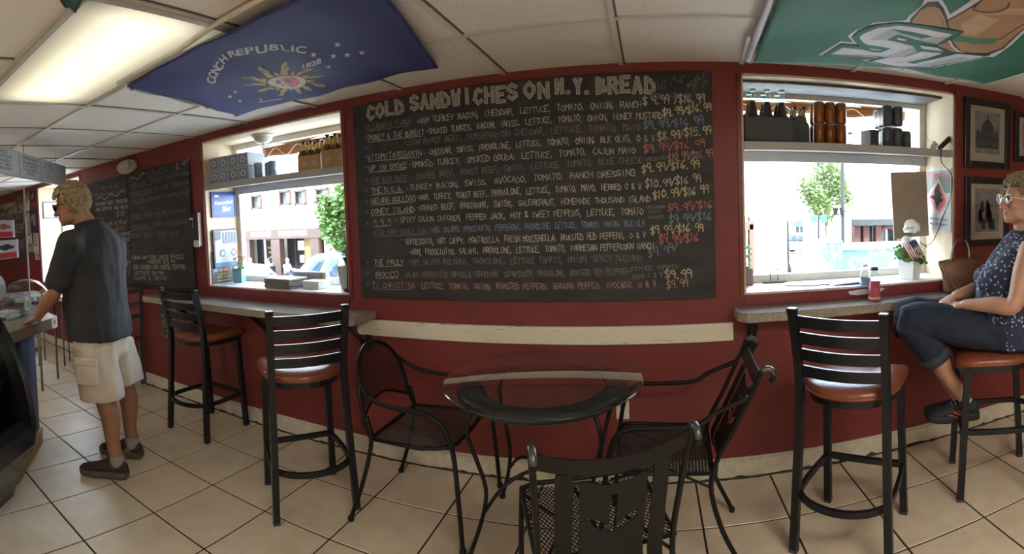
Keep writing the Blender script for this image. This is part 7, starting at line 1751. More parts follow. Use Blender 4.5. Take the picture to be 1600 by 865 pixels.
for px, py, l in ((62, 548, 'square table with a grey double-column base beyond the deli counter'),):
    p = P(px, py, Z=0); t = thing('pedestal_table', l, 'table', (p.x, 2.16, 0), .1)
    for z_, w_ in ((.025, .42),): MB().box((0, 0, z_), (w_, .05, .035), bev=.008).build('foot_bar', M_GREYM, t); MB().box((0, 0, z_), (.05, w_, .034), bev=.008).build('foot_bar', M_GREYM, t)
    for s in (-1, 1): MB().box((s * .05, 0, .38), (.03, .03, .68), bev=.004).build('column', M_GREYM, t)
    MB().box((0, 0, .735), (.56, .56, .03), bev=.008).build('table_top', M_DTOP, t)
# certificate on the reveal of the farthest window
cx0, cx1 = P(77, 330, X=-6.66), P(96, 330, X=-6.66)
c0, c1 = P(76, 341, X=-6.655), P(99, 314, X=-6.655)
t = thing('framed_certificate', 'black framed white certificate on the reveal of the farthest window', 'certificate', (-6.662, 2.83, (c0.z + c1.z) / 2)); h_ = abs(c1.z - c0.z)
mb = MB()
for sy in (-1, 1): mb.box((0, sy * .118, 0), (.018, .014, h_), bev=.003)
for sz in (-1, 1): mb.box((0, 0, sz * (h_ / 2 - .007)), (.018, .236, .014), bev=.003)
mb.build('frame', M_PFRAME, t); MB().box((-.003, 0, 0), (.006, .23, h_ - .02)).build('paper', M_SWHITE, t)
mb = MB(); mb.box((.0008, 0, h_ * .18), (.001, .13, h_ * .24)); mb.build('crest', M_FGREY, t)
mb = MB()
for k in range(4): mb.box((.0008, 0, -.02 - .03 * k), (.001, .15, .005))
mb.build('printed_lines', M_INKG, t)
# gallery of pictures and licence plates on the wall past the farthest window
GAL = [(24, 35, 302, 320, 'brown', 'small brown picture at the top of the far gallery wall'), (35, 46, 300, 314, 'mauve', 'mauve picture beside the top brown one on the far gallery'), (47, 54, 297, 316, 'dark', 'narrow dark framed picture near the red corner of the far gallery'),
       (-8, 26, 318, 336, 'straw', 'long straw coloured banner on the far gallery wall'), (27, 35, 317, 333, 'pale', 'pale banknote sheet right of the straw banner'), (36, 46, 313, 330, 'cream', 'cream plate above the dark blue tall picture'), (47, 58, 327, 364, 'navy', 'tall dark blue framed picture by the red corner of the far gallery'),
       (2, 20, 335, 349, 'pink', 'strip of pink photographs under the straw banner'), (21, 35, 333, 346, 'brown', 'brown photograph under the pale banknote sheet'), (36, 46, 332, 348, 'pale', 'pale plate left of the tall blue picture'), (21, 37, 349, 364, 'sage', 'pair of sage banknotes on the far gallery wall'),
       (26, 43, 364, 406, 'slate', 'large slate coloured poster low on the far gallery wall'), (43, 49, 348, 380, 'cream', 'tall cream licence plate right of the slate poster'), (53, 60, 364, 396, 'cream', 'tall cream licence plate next to the red corner'), (44, 53, 380, 394, 'sage', 'sage plate between the two tall licence plates'), (55, 61, 396, 406, 'pale', 'small pale card at the foot of the far gallery')]
GC = {'brown': (.14, .085, .06), 'mauve': (.20, .13, .13), 'dark': (.03, .03, .035), 'straw': (.42, .38, .22), 'pale': (.38, .37, .34), 'cream': (.50, .48, .40), 'navy': (.035, .045, .085), 'pink': (.30, .18, .16), 'sage': (.26, .27, .23), 'slate': (.075, .08, .09)}
for i, (x0, x1, y0, y1, c, l) in enumerate(GAL):
    a, b = P(x0, (y0 + y1) / 2 + 2, Y=D - .012), P(x1, (y0 + y1) / 2 + 2, Y=D - .012); zt, zb_ = P((x0 + x1) / 2, y0, Y=D - .012).z, P((x0 + x1) / 2, y1, Y=D - .012).z
    w, h = abs(b.x - a.x), zt - zb_; plate = 'plate' in l
    t = thing('licence_plate' if plate else 'wall_picture', l, 'licence plate' if plate else 'picture', ((a.x + b.x) / 2, D, (zt + zb_) / 2), 0, 'pictures on the far gallery wall')
    MB().box((0, -.007, 0), (w, .010, h), bev=.003).build('plate_sheet' if plate else 'frame', mat('gallery_' + c, GC[c], .5, vary=.35, scale=9), t)
    mb = MB(); rr = random.Random(i)
    if plate:
        for k, ch in enumerate('HDT126'[:max(2, int(h / .07))]): put_text(mb, ch, lambda u, v: (u, -.0135, v), 0, h / 2 - (k + .8) * h / 6.2, h / 9, width=w * .5, bold=.03)
    else:
        for k in range(4): x, y = rr.uniform(-.3, .3) * w, rr.uniform(-.3, .3) * h; mb.box((x, -.0125, y), (w * rr.uniform(.15, .4), .001, h * rr.uniform(.12, .3)))
    mb.build('plate_characters' if plate else 'picture_print', M_INKG if (plate or c in ('pale', 'straw', 'sage', 'pink')) else mat('gallery_faded_print', (.30, .27, .24), .6, vary=.3), t)
# ---------------------------------------------------------------- people
from mathutils import noise
def organic(mb, name, m, parent, voxel=.006, smooth=6, wrinkle=0., wscale=9., wdir=(1, 1, 1), mats=None):
    """Fuse overlapping closed shapes into one continuous skin."""
    o = mb.build(name, m, None, fix=False)
    r = o.modifiers.new('fuse', 'REMESH'); r.mode = 'VOXEL'; r.voxel_size = voxel
    s = o.modifiers.new('relax', 'SMOOTH'); s.factor = .5; s.iterations = smooth
    dg = bpy.context.evaluated_depsgraph_get(); dg.update()
    me = bpy.data.meshes.new_from_object(o.evaluated_get(dg)); me.name = name
    if wrinkle:
        for v, nrm in zip(me.vertices, [Vector(v.normal) for v in me.vertices]):
            p = Vector((v.co.x * wdir[0], v.co.y * wdir[1], v.co.z * wdir[2])) * wscale
            v.co += nrm * wrinkle * (noise.noise(p) + .5 * noise.noise(p * 2.1 + Vector((3, 1, 7))))
    for p in me.polygons: p.use_smooth = True; p.material_index = 0
    me.materials.clear(); me.materials.append(m)
    o.modifiers.clear(); old = o.data; o.data = me; bpy.data.meshes.remove(old)
    if parent: o.parent = parent
    return o
def limb(mb, pts, rad, n=16, sub=4):
    """Tapering limb through pts; rad one radius per point (or (rx, ry))."""
    q = spline(pts, sub); rs = []
    for i in range(len(q)):
        u = i / sub; k = min(int(u), len(rad) - 2); f = u - k
        a, b = rad[k], rad[k + 1]
        rs.append(tuple(x + (y - x) * f for x, y in zip(a, b)) if isinstance(a, tuple) else a + (b - a) * f)
    mb.tube(q, rs, n=n)
    for p, r in ((q[0], rs[0]), (q[-1], rs[-1])): mb.ell(p, r if not isinstance(r, tuple) else min(r), n=12, m=8)
def rot_to(fwd, up=(0, 0, 1)):
    f = Vector(fwd).normalized(); r = f.cross(Vector(up)).normalized(); u = r.cross(f)
    return Matrix((r, f, u)).transposed()
def head_shape(mb, c, R, s=1.0):
    c = Vector(c); e = lambda p, r: mb.ell(c + R @ (Vector(p) * s), (tuple(x * s for x in r)) if isinstance(r, tuple) else r * s, rot=R, n=20, m=14)
    e((0, -.012, .022), (.076, .098, .100)); e((0, .022, -.035), (.063, .070, .085)); e((0, .036, -.082), (.048, .050, .036)); e((0, .076, -.098), (.022, .018, .017))
    for t in (-1, 1):
        e((t * .036, .066, -.022), .024); e((t * .030, .086, .020), (.024, .012, .010)); e((t * .078, -.006, -.012), (.011, .021, .033)); e((t * .076, .000, -.034), (.008, .012, .013)); e((t * .011, .104, -.036), (.009, .010, .008)); e((t * .052, .02, -.075), (.016, .04, .028))
    mb.tube([c + R @ (Vector(p) * s) for p in ((0, .088, .018), (0, .104, -.010), (0, .118, -.030))], [.009 * s, .011 * s, .013 * s], n=10); e((0, .116, -.031), .0125)
    e((0, .091, -.058), (.024, .010, .0055)); e((0, .090, -.068), (.021, .010, .006)); e((0, .085, -.080), (.02, .012, .008))
def hand(mb, w, d, nrm, thumb, curl=.5, s=1.0, spread=.012):
    """Palm, four bent fingers of unequal length and a thumb from the palm's side (thumb = +1 or -1 along d x nrm)."""
    w, d, nrm = Vector(w), Vector(d).normalized(), Vector(nrm); sd = d.cross(nrm).normalized(); nrm = sd.cross(d).normalized()
    R = Matrix((sd, d, nrm)).transposed()
    mb.ell(w + d * .048 * s, (.040 * s, .054 * s, .0155 * s), rot=R, n=16, m=10); mb.ell(w + d * .075 * s, (.041 * s, .022 * s, .014 * s), rot=R, n=16, m=10); mb.ell(w + d * .03 * s + sd * thumb * .022 * s - nrm * .006, (.016 * s, .030 * s, .014 * s), rot=R)
    for k, (o, L) in enumerate(zip((.030, .010, -.010, -.029), (.070, .080, .075, .058))):
        p = w + d * (.092 - .004 * abs(k - 1)) * s + sd * thumb * o * s; a = .12; dirn = (d + sd * thumb * o * spread * 30).normalized(); pts = [p - d * .02]; rr_ = [.0092 * s]
        for seg, fr in enumerate((.45, .30, .25)):
            pts.append(p); rr_.append((.0090 - .0008 * seg) * s)
            v = dirn * cos(a) - nrm * sin(a); p = p + v * L * fr * s; a += curl * (.9 if seg == 0 else .7)
        pts.append(p); rr_.append(.0062 * s); mb.tube(pts, rr_, n=10); mb.ell(p, .0063 * s, n=8, m=6)
    t0 = w + d * .028 * s + sd * thumb * .032 * s - nrm * .004; v = (d * .62 + sd * thumb * .62 - nrm * .32).normalized(); t1 = t0 + v * .034 * s; v2 = (v + d * .5 - nrm * curl * .4).normalized(); t2 = t1 + v2 * .030 * s
    mb.tube([t0 - v * .01, t0, t1, t2], [.0125 * s, .0125 * s, .0105 * s, .0078 * s], n=10); mb.ell(t2, .0078 * s, n=8, m=6)
def shoe(parent, heel, yaw, pitch, L, upper, sole, lace, accent=None, W=.045):
    """Low sports shoe; heel is the underside of the heel, the toe points along local +y turned by yaw."""
    R = Matrix.Rotation(yaw, 3, 'Z') @ Matrix.Rotation(pitch, 3, 'X'); c = Vector(heel); T = lambda p: c + R @ Vector(p)
    st = [(.0, .028, .085), (.02, .037, .102), (.06, .040, .108), (.105, .040, .110), (.15, .042, .094), (.20, .048, .078), (.25, .047, .068), (.285, .036, .056), (.30, .016, .040)]
    rings = []
    for y, w, h in st:
        y = y * L / .30; w = w * W / .045; pts = []
        for k in range(16):
            a = 2 * pi * k / 16; x = w * cos(a) * (1 if sin(a) < 0 else (1 - .35 * sin(a))); z = .022 + (h - .022) * (.5 + .5 * sin(a)); pts.append(T((x, y, z)))
        rings.append(pts)
    u = MB().loft(rings).build('shoe', upper, parent)
    out = lambda k: [T((k * w * W / .045 * sx * (1.10 if 0 < i < len(st) - 1 else .9), y * L / .30 + (-.006 if i == 0 else 0), zz)) for sx, seq in ((1, list(enumerate(st))), (-1, list(enumerate(st))[::-1])) for i, (y, w, h) in seq for zz in (0,)]
    def ring(k, z, dz=0):
        pts = []
        for sx, seq in ((1, list(enumerate(st))), (-1, list(enumerate(st))[::-1])):
            for i, (y, w, h) in seq: pts.append(T((k * w * W / .045 * sx * 1.08, y * L / .30 * 1.02 - .005, z + (.012 * max(0, y / .30 - .75) * 4 if z < .01 else .006 * max(0, y / .3 - .75) * 4))))
        return pts
    MB().loft([ring(.94, 0), ring(1.06, .008), ring(1.08, .026), ring(1.0, .038)]).build('sole', sole, u)
    mb = MB()
    for k in range(5):
        y = (.115 + .020 * k) * L / .30; z = .108 - .0085 * k; mb.tube(spline([T((-.024, y, z - .012)), T((0, y + .004, z)), T((.024, y, z - .012))], 3), .0024, n=5)
    mb.tube(spline([T((0, .112 * L / .3, .112)), T((.022, .10 * L / .3, .122)), T((.03, .12 * L / .3, .110)), T((0, .115 * L / .3, .112)), T((-.024, .10 * L / .3, .120)), T((-.03, .125 * L / .3, .108))], 4), .002, n=5); mb.build('laces', lace, u)
    if accent:
        mb = MB()
        for s in (-1, 1):
            for y0, y1, z0, z1 in ((.07, .13, .030, .062), (.10, .16, .030, .060), (.13, .20, .028, .046)): mb.tube([T((s * .041, y0 * L / .3, z0)), T((s * .040, (y0 + y1) / 2 * L / .3, (z0 + z1) / 2)), T((s * .034, y1 * L / .3, z1))], .0055, n=6)
        mb.build('coral_accents', accent, u)
    return u
def glasses(parent, c, R, frame, lens, s=1.0, cat=False):
    T = lambda x, y, z: Vector(c) + R @ (Vector((x, y, z)) * s)
    fr = MB()
    for k in (-1, 1):
        rim = [(k * (.033 + .026 * cos(a)) , .100 - .10 * (.033 + .026 * cos(a)) , .010 + .021 * sin(a) + (.006 * max(0, cos(a)) if cat else 0)) for a in [2 * pi * q / 24 for q in range(24)]]
        fr.tube([T(*p) for p in rim], .0032 * s, n=6, closed=True)
        fr.tube([T(k * .060, .092, .018), T(k * .074, .070, .016), T(k * .082, .02, .010), T(k * .084, -.012, .006), T(k * .082, -.03, -.012)], .0025 * s, n=6)
    fr.tube([T(-.008, .100, .014), T(0, .104, .016), T(.008, .100, .014)], .003 * s, n=6); g = fr.build('glasses', frame, parent)
    for k in (-1, 1):
        mb = MB(); n = 24; vs = [T(k * .033, .0985, .010)] + [T(k * (.033 + .024 * cos(a)), .0975 - .10 * (.033 + .024 * cos(a)), .010 + .0195 * sin(a) + (.005 * max(0, cos(a)) if cat else 0)) for a in [2 * pi * q / n for q in range(n)]]
        mb.add(vs, [(0, 1 + q, 1 + (q + 1) % n) for q in range(n)]); mb.build('lens', lens, g)
M_SKIN = mat('sunned_skin', (.33, .155, .095), .5, vary=.12, scale=18, bump=.05, bscale=120); M_SKINW = mat('fair_skin', (.46, .25, .175), .5, vary=.10, scale=18, bump=.04, bscale=120)
M_SHIRT = mat('charcoal_cotton', (.021, .023, .029), .85, vary=.2, scale=10, bump=.1, bscale=200); M_SHORTS = mat('stone_cotton_twill', (.52, .46, .38), .85, vary=.10, scale=10, bump=.08, bscale=200)
M_SHOEB = mat('dark_brown_suede', (.045, .034, .024), .8, vary=.3, scale=25); M_SOLEB = mat('brown_rubber', (.10, .085, .07), .7, vary=.3, scale=30); M_LACEB = mat('dark_laces', (.03, .025, .02), .8); M_SOCK = mat('grey_sock', (.30, .29, .27), .9)
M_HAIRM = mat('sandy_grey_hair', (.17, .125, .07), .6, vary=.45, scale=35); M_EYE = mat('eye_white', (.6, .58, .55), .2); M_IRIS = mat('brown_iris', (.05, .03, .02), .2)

# --- the man leaning on the deli counter
man = thing('person', 'standing man in charcoal t-shirt and stone cargo shorts leaning on the deli counter', 'person', (-2.875, 1.50, 0), face(-.80, -.60))
HC, HR = Vector((-.02, .135, 1.655)), rot_to((-.12, 1, -.22))
b = MB(); head_shape(b, HC, HR, 1.04)
limb(b, [(0, -.01, 1.44), (0, .05, 1.53), (-.01, .09, 1.60)], [.080, .072, .066])
b.loft([[(a_ * cos(t_), cy + b_ * sin(t_), z) for t_ in [2 * pi * k / 24 for k in range(24)]] for z, a_, b_, cy in ((.86, .16, .13, 0), (1.0, .19, .15, 0), (1.2, .19, .14, -.01), (1.38, .19, .11, -.01), (1.48, .12, .08, 0))])
LS, RS = Vector((-.215, .055, 1.415)), Vector((.190, -.060, 1.400))
LE, LW = Vector((-.255, .155, 1.13)), Vector((-.165, .335, .965))
RE, RW = Vector((.24, -.03, 1.12)), Vector((.225, .06, .875))
limb(b, [LS, (LS + LE) / 2 + Vector((-.01, 0, 0)), LE, (LE * .6 + LW * .4) + Vector((-.008, 0, 0)), LW], [.062, .056, .046, .047, .030]); hand(b, LW - Vector((0, -.01, .012)), (.25, .92, -.42), (.05, .42, .90), 1, curl=.55)
limb(b, [RS, (RS + RE) / 2, RE, (RE * .6 + RW * .4), RW], [.062, .056, .046, .047, .030]); hand(b, RW, (-.05, .25, -.97), (1, .1, 0), -1, curl=.35)
legs = {}
for s, hip, kn, an in ((-1, (-.105, .0, .90), (-.115, -.055, .50), (-.13, -.135, .085)), (1, (.105, -.03, .90), (.125, -.10, .50), (.145, -.125, .085))):
    h_, k_, a_ = Vector(hip), Vector(kn), Vector(an)
    limb(b, [h_, (h_ + k_) / 2, k_, k_ * .68 + a_ * .32 + Vector((0, -.018, 0)), k_ * .3 + a_ * .7, a_, a_ + Vector((0, .03, -.04))], [.095, .078, .060, .062, .044, .039, .040])
body = organic(b, 'body', M_SKIN, man, voxel=.0055, smooth=5)
# shirt
b = MB(); tw = radians(-20)
def tring(z, a_, b_, cx, cy, t_): return [(cx + a_ * cos(q) * cos(t_) - b_ * sin(q) * sin(t_), cy + a_ * cos(q) * sin(t_) + b_ * sin(q) * cos(t_), z) for q in [2 * pi * k / 28 for k in range(28)]]
b.loft([tring(.815, .240, .200, 0, -.012, tw * .3), tring(.90, .238, .196, 0, -.004, tw * .4), tring(1.02, .232, .190, 0, .012, tw * .5), tring(1.15, .228, .178, 0, .008, tw * .7), tring(1.28, .228, .155, 0, -.01, tw * .9), tring(1.38, .225, .135, 0, -.015, tw), tring(1.445, .195, .122, 0, -.012, tw), tring(1.488, .145, .112, 0, -.002, tw), tring(1.520, .105, .096, 0, .008, tw), tring(1.542, .088, .090, 0, .018, tw)])
for S_, E_ in ((LS, LE), (RS, RE)):
    e_ = S_ + (E_ - S_) * .80; limb(b, [S_ + Vector((0, 0, .0)), (S_ + e_) / 2, e_], [.080, .080, .077]); limb(b, [(S_.x * .35, S_.y * .3, 1.452), S_ * .7 + Vector((0, 0, 1.44)) * .3, S_ + Vector((0, 0, -.01))], [.082, .084, .080])
organic(b, 'shirt', M_SHIRT, man, voxel=.008, smooth=18, wrinkle=.012, wscale=7, wdir=(1.6, 1.6, .55))
MB().tube(spline([(.078, -.02, 1.548), (.02, -.066, 1.556), (-.06, -.045, 1.550), (-.088, .03, 1.535), (-.05, .10, 1.515), (.03, .105, 1.515), (.085, .05, 1.535), (.078, -.02, 1.548)], 5), .008, n=8).build('shirt_collar', M_SHIRT, man)
b = MB(); b.loft([tring(.93, .195, .155, 0, -.01, 0), tring(.82, .212, .172, 0, -.015, 0), tring(.72, .215, .165, 0, -.02, 0), tring(.68, .19, .14, 0, -.02, 0)])
for pts_ in (((-.100, -.012, .78, .112, .150), (-.112, -.028, .66, .126, .142), (-.120, -.048, .56, .128, .138), (-.124, -.058, .470, .130, .138)), ((.100, -.030, .78, .112, .150), (.115, -.060, .66, .124, .142), (.122, -.085, .58, .126, .136), (.126, -.098, .505, .126, .134))):
    b.loft([[(x + a_ * cos(q), y + b_ * sin(q), z) for q in [2 * pi * k / 28 for k in range(28)]] for x, y, z, a_, b_ in pts_])
sh = organic(b, 'shorts', M_SHORTS, man, voxel=.007, smooth=3, wrinkle=.013, wscale=8, wdir=(1.5, 1.5, .6))
mb = MB(); mb.box((-.246, -.025, .65), (.026, .14, .15), bev=.008); mb.box((-.254, -.025, .715), (.022, .148, .045), bev=.006); mb.build('cargo_pocket', M_SHORTS, sh)
shoe(man, (-.13, -.195, 0), radians(4), 0, .30, M_SHOEB, M_SOLEB, M_LACEB, W=.048); shoe(man, (.145, -.185, 0), radians(-4), 0, .30, M_SHOEB, M_SOLEB, M_LACEB, W=.048)
for x, y in ((-.13, -.135), (.145, -.125)): MB().lathe([(.044, .055), (.046, .07), (.0465, .115), (.043, .122), (.040, .118)], (x, y, .01), n=20).build('sock', M_SOCK, man)
# hair: a fused cap with many wavy locks combed back
def scalp(a, e, k=1.0): return Vector((.080 * cos(e) * sin(a) * k, (-.012 - .102 * cos(e) * cos(a) * k), .024 + .104 * sin(e) * k))
b = MB(); b.ell(HC + HR @ Vector((0, -.020, .034)), (.086, .106, .102), rot=HR, n=24, m=16); b.ell(HC + HR @ Vector((0, -.066, -.022)), (.060, .040, .046), rot=HR)
for t_ in (-1, 1): b.ell(HC + HR @ Vector((t_ * .066, -.03, -.002)), (.022, .05, .05), rot=HR)
b.ell(HC + HR @ Vector((0, .040, .090)), (.058, .040, .024), rot=HR)
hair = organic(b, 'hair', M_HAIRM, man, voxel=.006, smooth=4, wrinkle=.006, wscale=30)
def lock(p, d, L, lift, wav, R0, n=7):
    """A lock of hair that runs over the scalp from p along d, waving a little and lifting at its tip."""
    c0 = Vector((0, -.012, .024)); rad = Vector((.080, .102, .104)) * R0; q = p.copy(); out_ = []; ph = rr.uniform(0, 6)
    for i in range(n):
        u = q - c0; v = Vector((u.x / rad.x, u.y / rad.y, u.z / rad.z)); l = v.length or 1
        if u.z > -.055: q = c0 + u / l * (1 + .015 * (i / n) + lift * (i / n) ** 2)
        nrm = Vector((v.x / rad.x, v.y / rad.y, v.z / rad.z)).normalized(); side = nrm.cross(d).normalized()
        out_.append(q + side * wav * sin(ph + i * 1.0)); d = (d - nrm * d.dot(nrm) + Vector((0, 0, -.16))).normalized(); q = q + d * L / n
    return out_
rr = random.Random(21); mb = MB()
for k in range(2900):
    a = rr.uniform(-3.14, 3.14); e_ = rr.uniform(-.62, 1.5); front = abs(a) > 1.9
    if abs(a) > 1.5 and e_ < (.62 if front else .12 + .5 * (abs(a) - 1.5)): continue
    p = scalp(a, e_, 1.04 + rr.uniform(0, .07)); d = Vector((p.x * 2.2 + .25 + rr.gauss(0, .12), -.75 if e_ > .6 else -.35, -.35 if e_ > .6 else -.9))
    if front and e_ < 1.25: d = Vector((.45 + p.x * 2, .55, -.45 + rr.gauss(0, .15)))
    pts = [HC + HR @ (q * 1.04) for q in lock(p, d.normalized(), rr.uniform(.05, .10) * (.7 if front or e_ < -.3 else 1), rr.uniform(0, .20), .0045, 1.07 + rr.uniform(0, .09))]
    mb.tube(pts, [.0024, .0034, .0036, .0034, .0028, .002, .0008], n=4, caps=False)
lk = mb.build('hair_locks', mat('blond_hair_locks', (.36, .285, .175), .5, vary=.55, scale=45), hair, fix=False); lk['kind'] = 'stuff'  # locks are a paler blond than the cap beneath
glasses(man, HC, HR, mat('amber_black_frame', (.02, .014, .01), .25), mat('dark_sunglass_lens', (.012, .012, .012), .08), 1.06)

# --- the woman on the bar stool
wom = thing('person', 'seated woman with curly hair, white glasses, dotted blue blouse and rolled jeans', 'person', (1.665, 2.08, 0), face(-.885, .47))
M_JEAN = mat('dark_denim', (.010, .017, .038), .85, vary=.35, scale=14, bump=.12, bscale=220); M_JCUFF = mat('faded_denim_cuff', (.028, .045, .06), .85, vary=.2); M_HAIRW = mat('curly_blond_grey_hair', (.15, .115, .07), .6, vary=.4, scale=50)
def mat_dots():
    m = bpy.data.materials.new('navy_blouse_with_white_dots'); m.use_nodes = True; nt = m.node_tree; b = nt.nodes['Principled BSDF']
    tc = nt.nodes.new('ShaderNodeTexCoord'); v = nt.nodes.new('ShaderNodeTexVoronoi'); v.inputs['Scale'].default_value = 52; v.inputs['Randomness'].default_value = .75
    r = nt.nodes.new('ShaderNodeValToRGB'); r.color_ramp.interpolation = 'CONSTANT'
    r.color_ramp.elements[0].position = 0; r.color_ramp.elements[0].color = (.46, .48, .54, 1); r.color_ramp.elements[1].position = .30; r.color_ramp.elements[1].color = (.014, .023, .062, 1)
    e2 = r.color_ramp.elements.new(.13); e2.color = (.14, .17, .27, 1); e3 = r.color_ramp.elements.new(.19); e3.color = (.42, .44, .50, 1)
    nt.links.new(tc.outputs['Object'], v.inputs['Vector']); nt.links.new(v.outputs['Distance'], r.inputs[0]); nt.links.new(r.outputs[0], b.inputs['Base Color']); b.inputs['Roughness'].default_value = .8
    return m
M_DOTS = mat_dots()
HC, HR = Vector((-.0, -.135, 1.480)), rot_to((-.42, 1, .03))
b = MB(); head_shape(b, HC, HR, .98)
limb(b, [(0, -.165, 1.24), (0, -.160, 1.33), (0, -.148, 1.40)], [.066, .054, .052])
b.loft([[(a_ * cos(t_), cy + b_ * sin(t_), z) for t_ in [2 * pi * k / 24 for k in range(24)]] for z, a_, b_, cy in ((.76, .16, .13, -.10), (.95, .16, .12, -.08), (1.15, .145, .10, -.10), (1.26, .125, .062, -.14), (1.30, .08, .05, -.15))])
LS, LE, LW = Vector((-.180, -.150, 1.245)), Vector((-.245, -.055, .985)), Vector((-.115, .165, .965))
RS, RE, RW = Vector((.180, -.140, 1.245)), Vector((.225, .0, 1.0)), Vector((.035, .195, .985))
for S_, E_, W_ in ((LS, LE, LW), (RS, RE, RW)): limb(b, [S_, S_ * .55 + E_ * .45, E_, E_ * .6 + W_ * .4, W_], [.060, .056, .044, .042, .026])
hand(b, LW, (.72, .66, -.10), (-.05, .10, .99), -1, curl=.5, s=.92); hand(b, RW, (-.75, .60, -.12), (.05, .12, .99), 1, curl=.5, s=.92)
FT = {-1: ((-.10, -.10, .80), (-.105, .435, .895), (-.065, .155, .455)), 1: ((.10, -.10, .80), (.095, .455, .880), (.060, .160, .400))}
for s, (h_, k_, a_) in FT.items():
    h_, k_, a_ = Vector(h_), Vector(k_), Vector(a_)
    limb(b, [h_, (h_ + k_) / 2, k_, k_ * .66 + a_ * .34 + Vector((0, -.02, -.01)), k_ * .3 + a_ * .7, a_, a_ + Vector((0, .015, -.035))], [.085, .075, .056, .056, .040, .033, .034])
organic(b, 'body', M_SKINW, wom, voxel=.0055, smooth=5)
b = MB()
def wr(z, a_, b_, cy): return [(a_ * cos(q), cy + b_ * sin(q) * (1.0 if sin(q) < 0 else 1.0), z) for q in [2 * pi * k / 28 for k in range(28)]]
b.loft([wr(.745, .215, .185, -.105), wr(.82, .215, .190, -.095), wr(.92, .200, .180, -.070), wr(1.0, .190, .165, -.075), wr(1.08, .188, .160, -.08), wr(1.17, .185, .142, -.105), wr(1.25, .172, .112, -.135), wr(1.30, .12, .088, -.148), wr(1.335, .078, .068, -.158)])
for t_ in (-1, 1): b.ell((t_ * .075, .022, 1.075), (.075, .072, .075)); b.ell((t_ * .155, -.148, 1.250), (.052, .075, .064))
organic(b, 'blouse', M_DOTS, wom, voxel=.007, smooth=6, wrinkle=.012, wscale=9, wdir=(1.5, 1.5, .6))
MB().grid(lambda u, v: ((.20 + .012 * v) * cos(-.3 + (pi + .6) * u), -.075 + (.19 + .02 * v) * sin(-.3 + (pi + .6) * u) + .006 * sin(24 * u), .93 - .05 * v), 44, 4, thick=.004).build('blouse_ruffle', M_DOTS, wom)
b = MB(); b.loft([wr(.90, .175, .150, -.09), wr(.82, .195, .170, -.10), wr(.735, .195, .175, -.11)])
for s, (h_, k_, a_) in FT.items():
    h_, k_, a_ = Vector(h_), Vector(k_), Vector(a_); c_ = k_ * .62 + a_ * .38
    limb(b, [h_ + Vector((0, -.02, 0)), h_ * .5 + k_ * .5, k_, c_], [.108, .098, .082, .078])
j = organic(b, 'jeans', M_JEAN, wom, voxel=.008, smooth=6, wrinkle=.010, wscale=10, wdir=(1, .7, 1.2))
for s, (h_, k_, a_) in FT.items():
    h_, k_, a_ = Vector(h_), Vector(k_), Vector(a_); d = (a_ - k_).normalized(); c_ = k_ * .60 + a_ * .40
    MB().tube([c_, c_ + d * .05], [.083, .081], n=24).build('turned_up_cuff', M_JCUFF, j)
M_SHOEW = mat('black_sport_mesh', (.012, .014, .018), .7); M_MINT = mat('mint_laces', (.22, .42, .38), .6); M_CORAL = mat('coral_trim', (.55, .10, .07), .5)
for s, (h_, k_, a_) in FT.items():
    shoe(wom, (a_[0], a_[1] - .065, a_[2] - .088), radians(8 * -s), radians(0), .265, M_SHOEW, M_SHOEW, M_MINT, accent=M_CORAL, W=.043)
    MB().lathe([(.037, -.035), (.038, -.02), (.038, .012), (.034, .016)], a_, n=18).build('sock', M_SWHITE, wom)
b = MB(); b.ell(HC + HR @ Vector((0, -.034, .044)), (.087, .098, .086), rot=HR, n=24, m=16); b.ell(HC + HR @ Vector((0, .045, .094)), (.062, .036, .024), rot=HR); b.ell(HC + HR @ Vector((0, -.085, -.02)), (.07, .042, .06), rot=HR)
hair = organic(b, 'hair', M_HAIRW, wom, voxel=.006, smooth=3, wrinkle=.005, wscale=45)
rr = random.Random(33); mb = MB()
for k in range(1250):
    a = rr.uniform(-3.14, 3.14); e_ = rr.uniform(-.45, 1.5)
    if (abs(a) > 2.1 and e_ < .66) or (1.55 < abs(a) <= 2.1 and e_ < .22): continue
    p = scalp(a, e_, 1.08 + rr.uniform(0, .10)); out = Vector((p.x, p.y + .012, p.z - .024)).normalized(); t1 = out.orthogonal().normalized(); t2 = out.cross(t1); R0 = rr.uniform(.005, .010); ph = rr.uniform(0, 6.3); tl = Vector((rr.gauss(0, .5), rr.gauss(0, .5), rr.gauss(0, .5)))
    ax_ = (out * .15 + tl + Vector((0, 0, -.4))).normalized(); u_ = ax_.orthogonal().normalized(); v_ = ax_.cross(u_)
    pts = [HC + HR @ ((p + out * .004 + (u_ * cos(q * .85 + ph) + v_ * sin(q * .85 + ph)) * R0 + ax_ * .0036 * (q - 6)) * .99) for q in range(13)]
    mb.tube(pts, [.0012] + [.0030] * 11 + [.001], n=4, caps=False)
lk = mb.build('curls', mat('blond_curls', (.32, .26, .17), .5, vary=.5, scale=60), hair, fix=False); lk['kind'] = 'stuff'  # curls are paler than the hair cap under them
lp = MB(); lp.ell(HC + HR @ Vector((0, .0905, -.057)), (.022, .0085, .0048), rot=HR); lp.ell(HC + HR @ Vector((0, .0895, -.0665)), (.019, .0085, .0055), rot=HR); lp.build('lips', mat('muted_lip_colour', (.33, .11, .09), .4), wom)
for t_ in (-1, 1):
    ey = MB().ell(HC + HR @ Vector((t_ * .031, .080, .008)), (.011, .010, .008), rot=HR, n=12, m=8).build('eye', M_EYE, wom); MB().ell(HC + HR @ Vector((t_ * .031, .0875, .008)), (.0045, .003, .0045), rot=HR, n=10, m=6).build('iris', M_IRIS, ey)
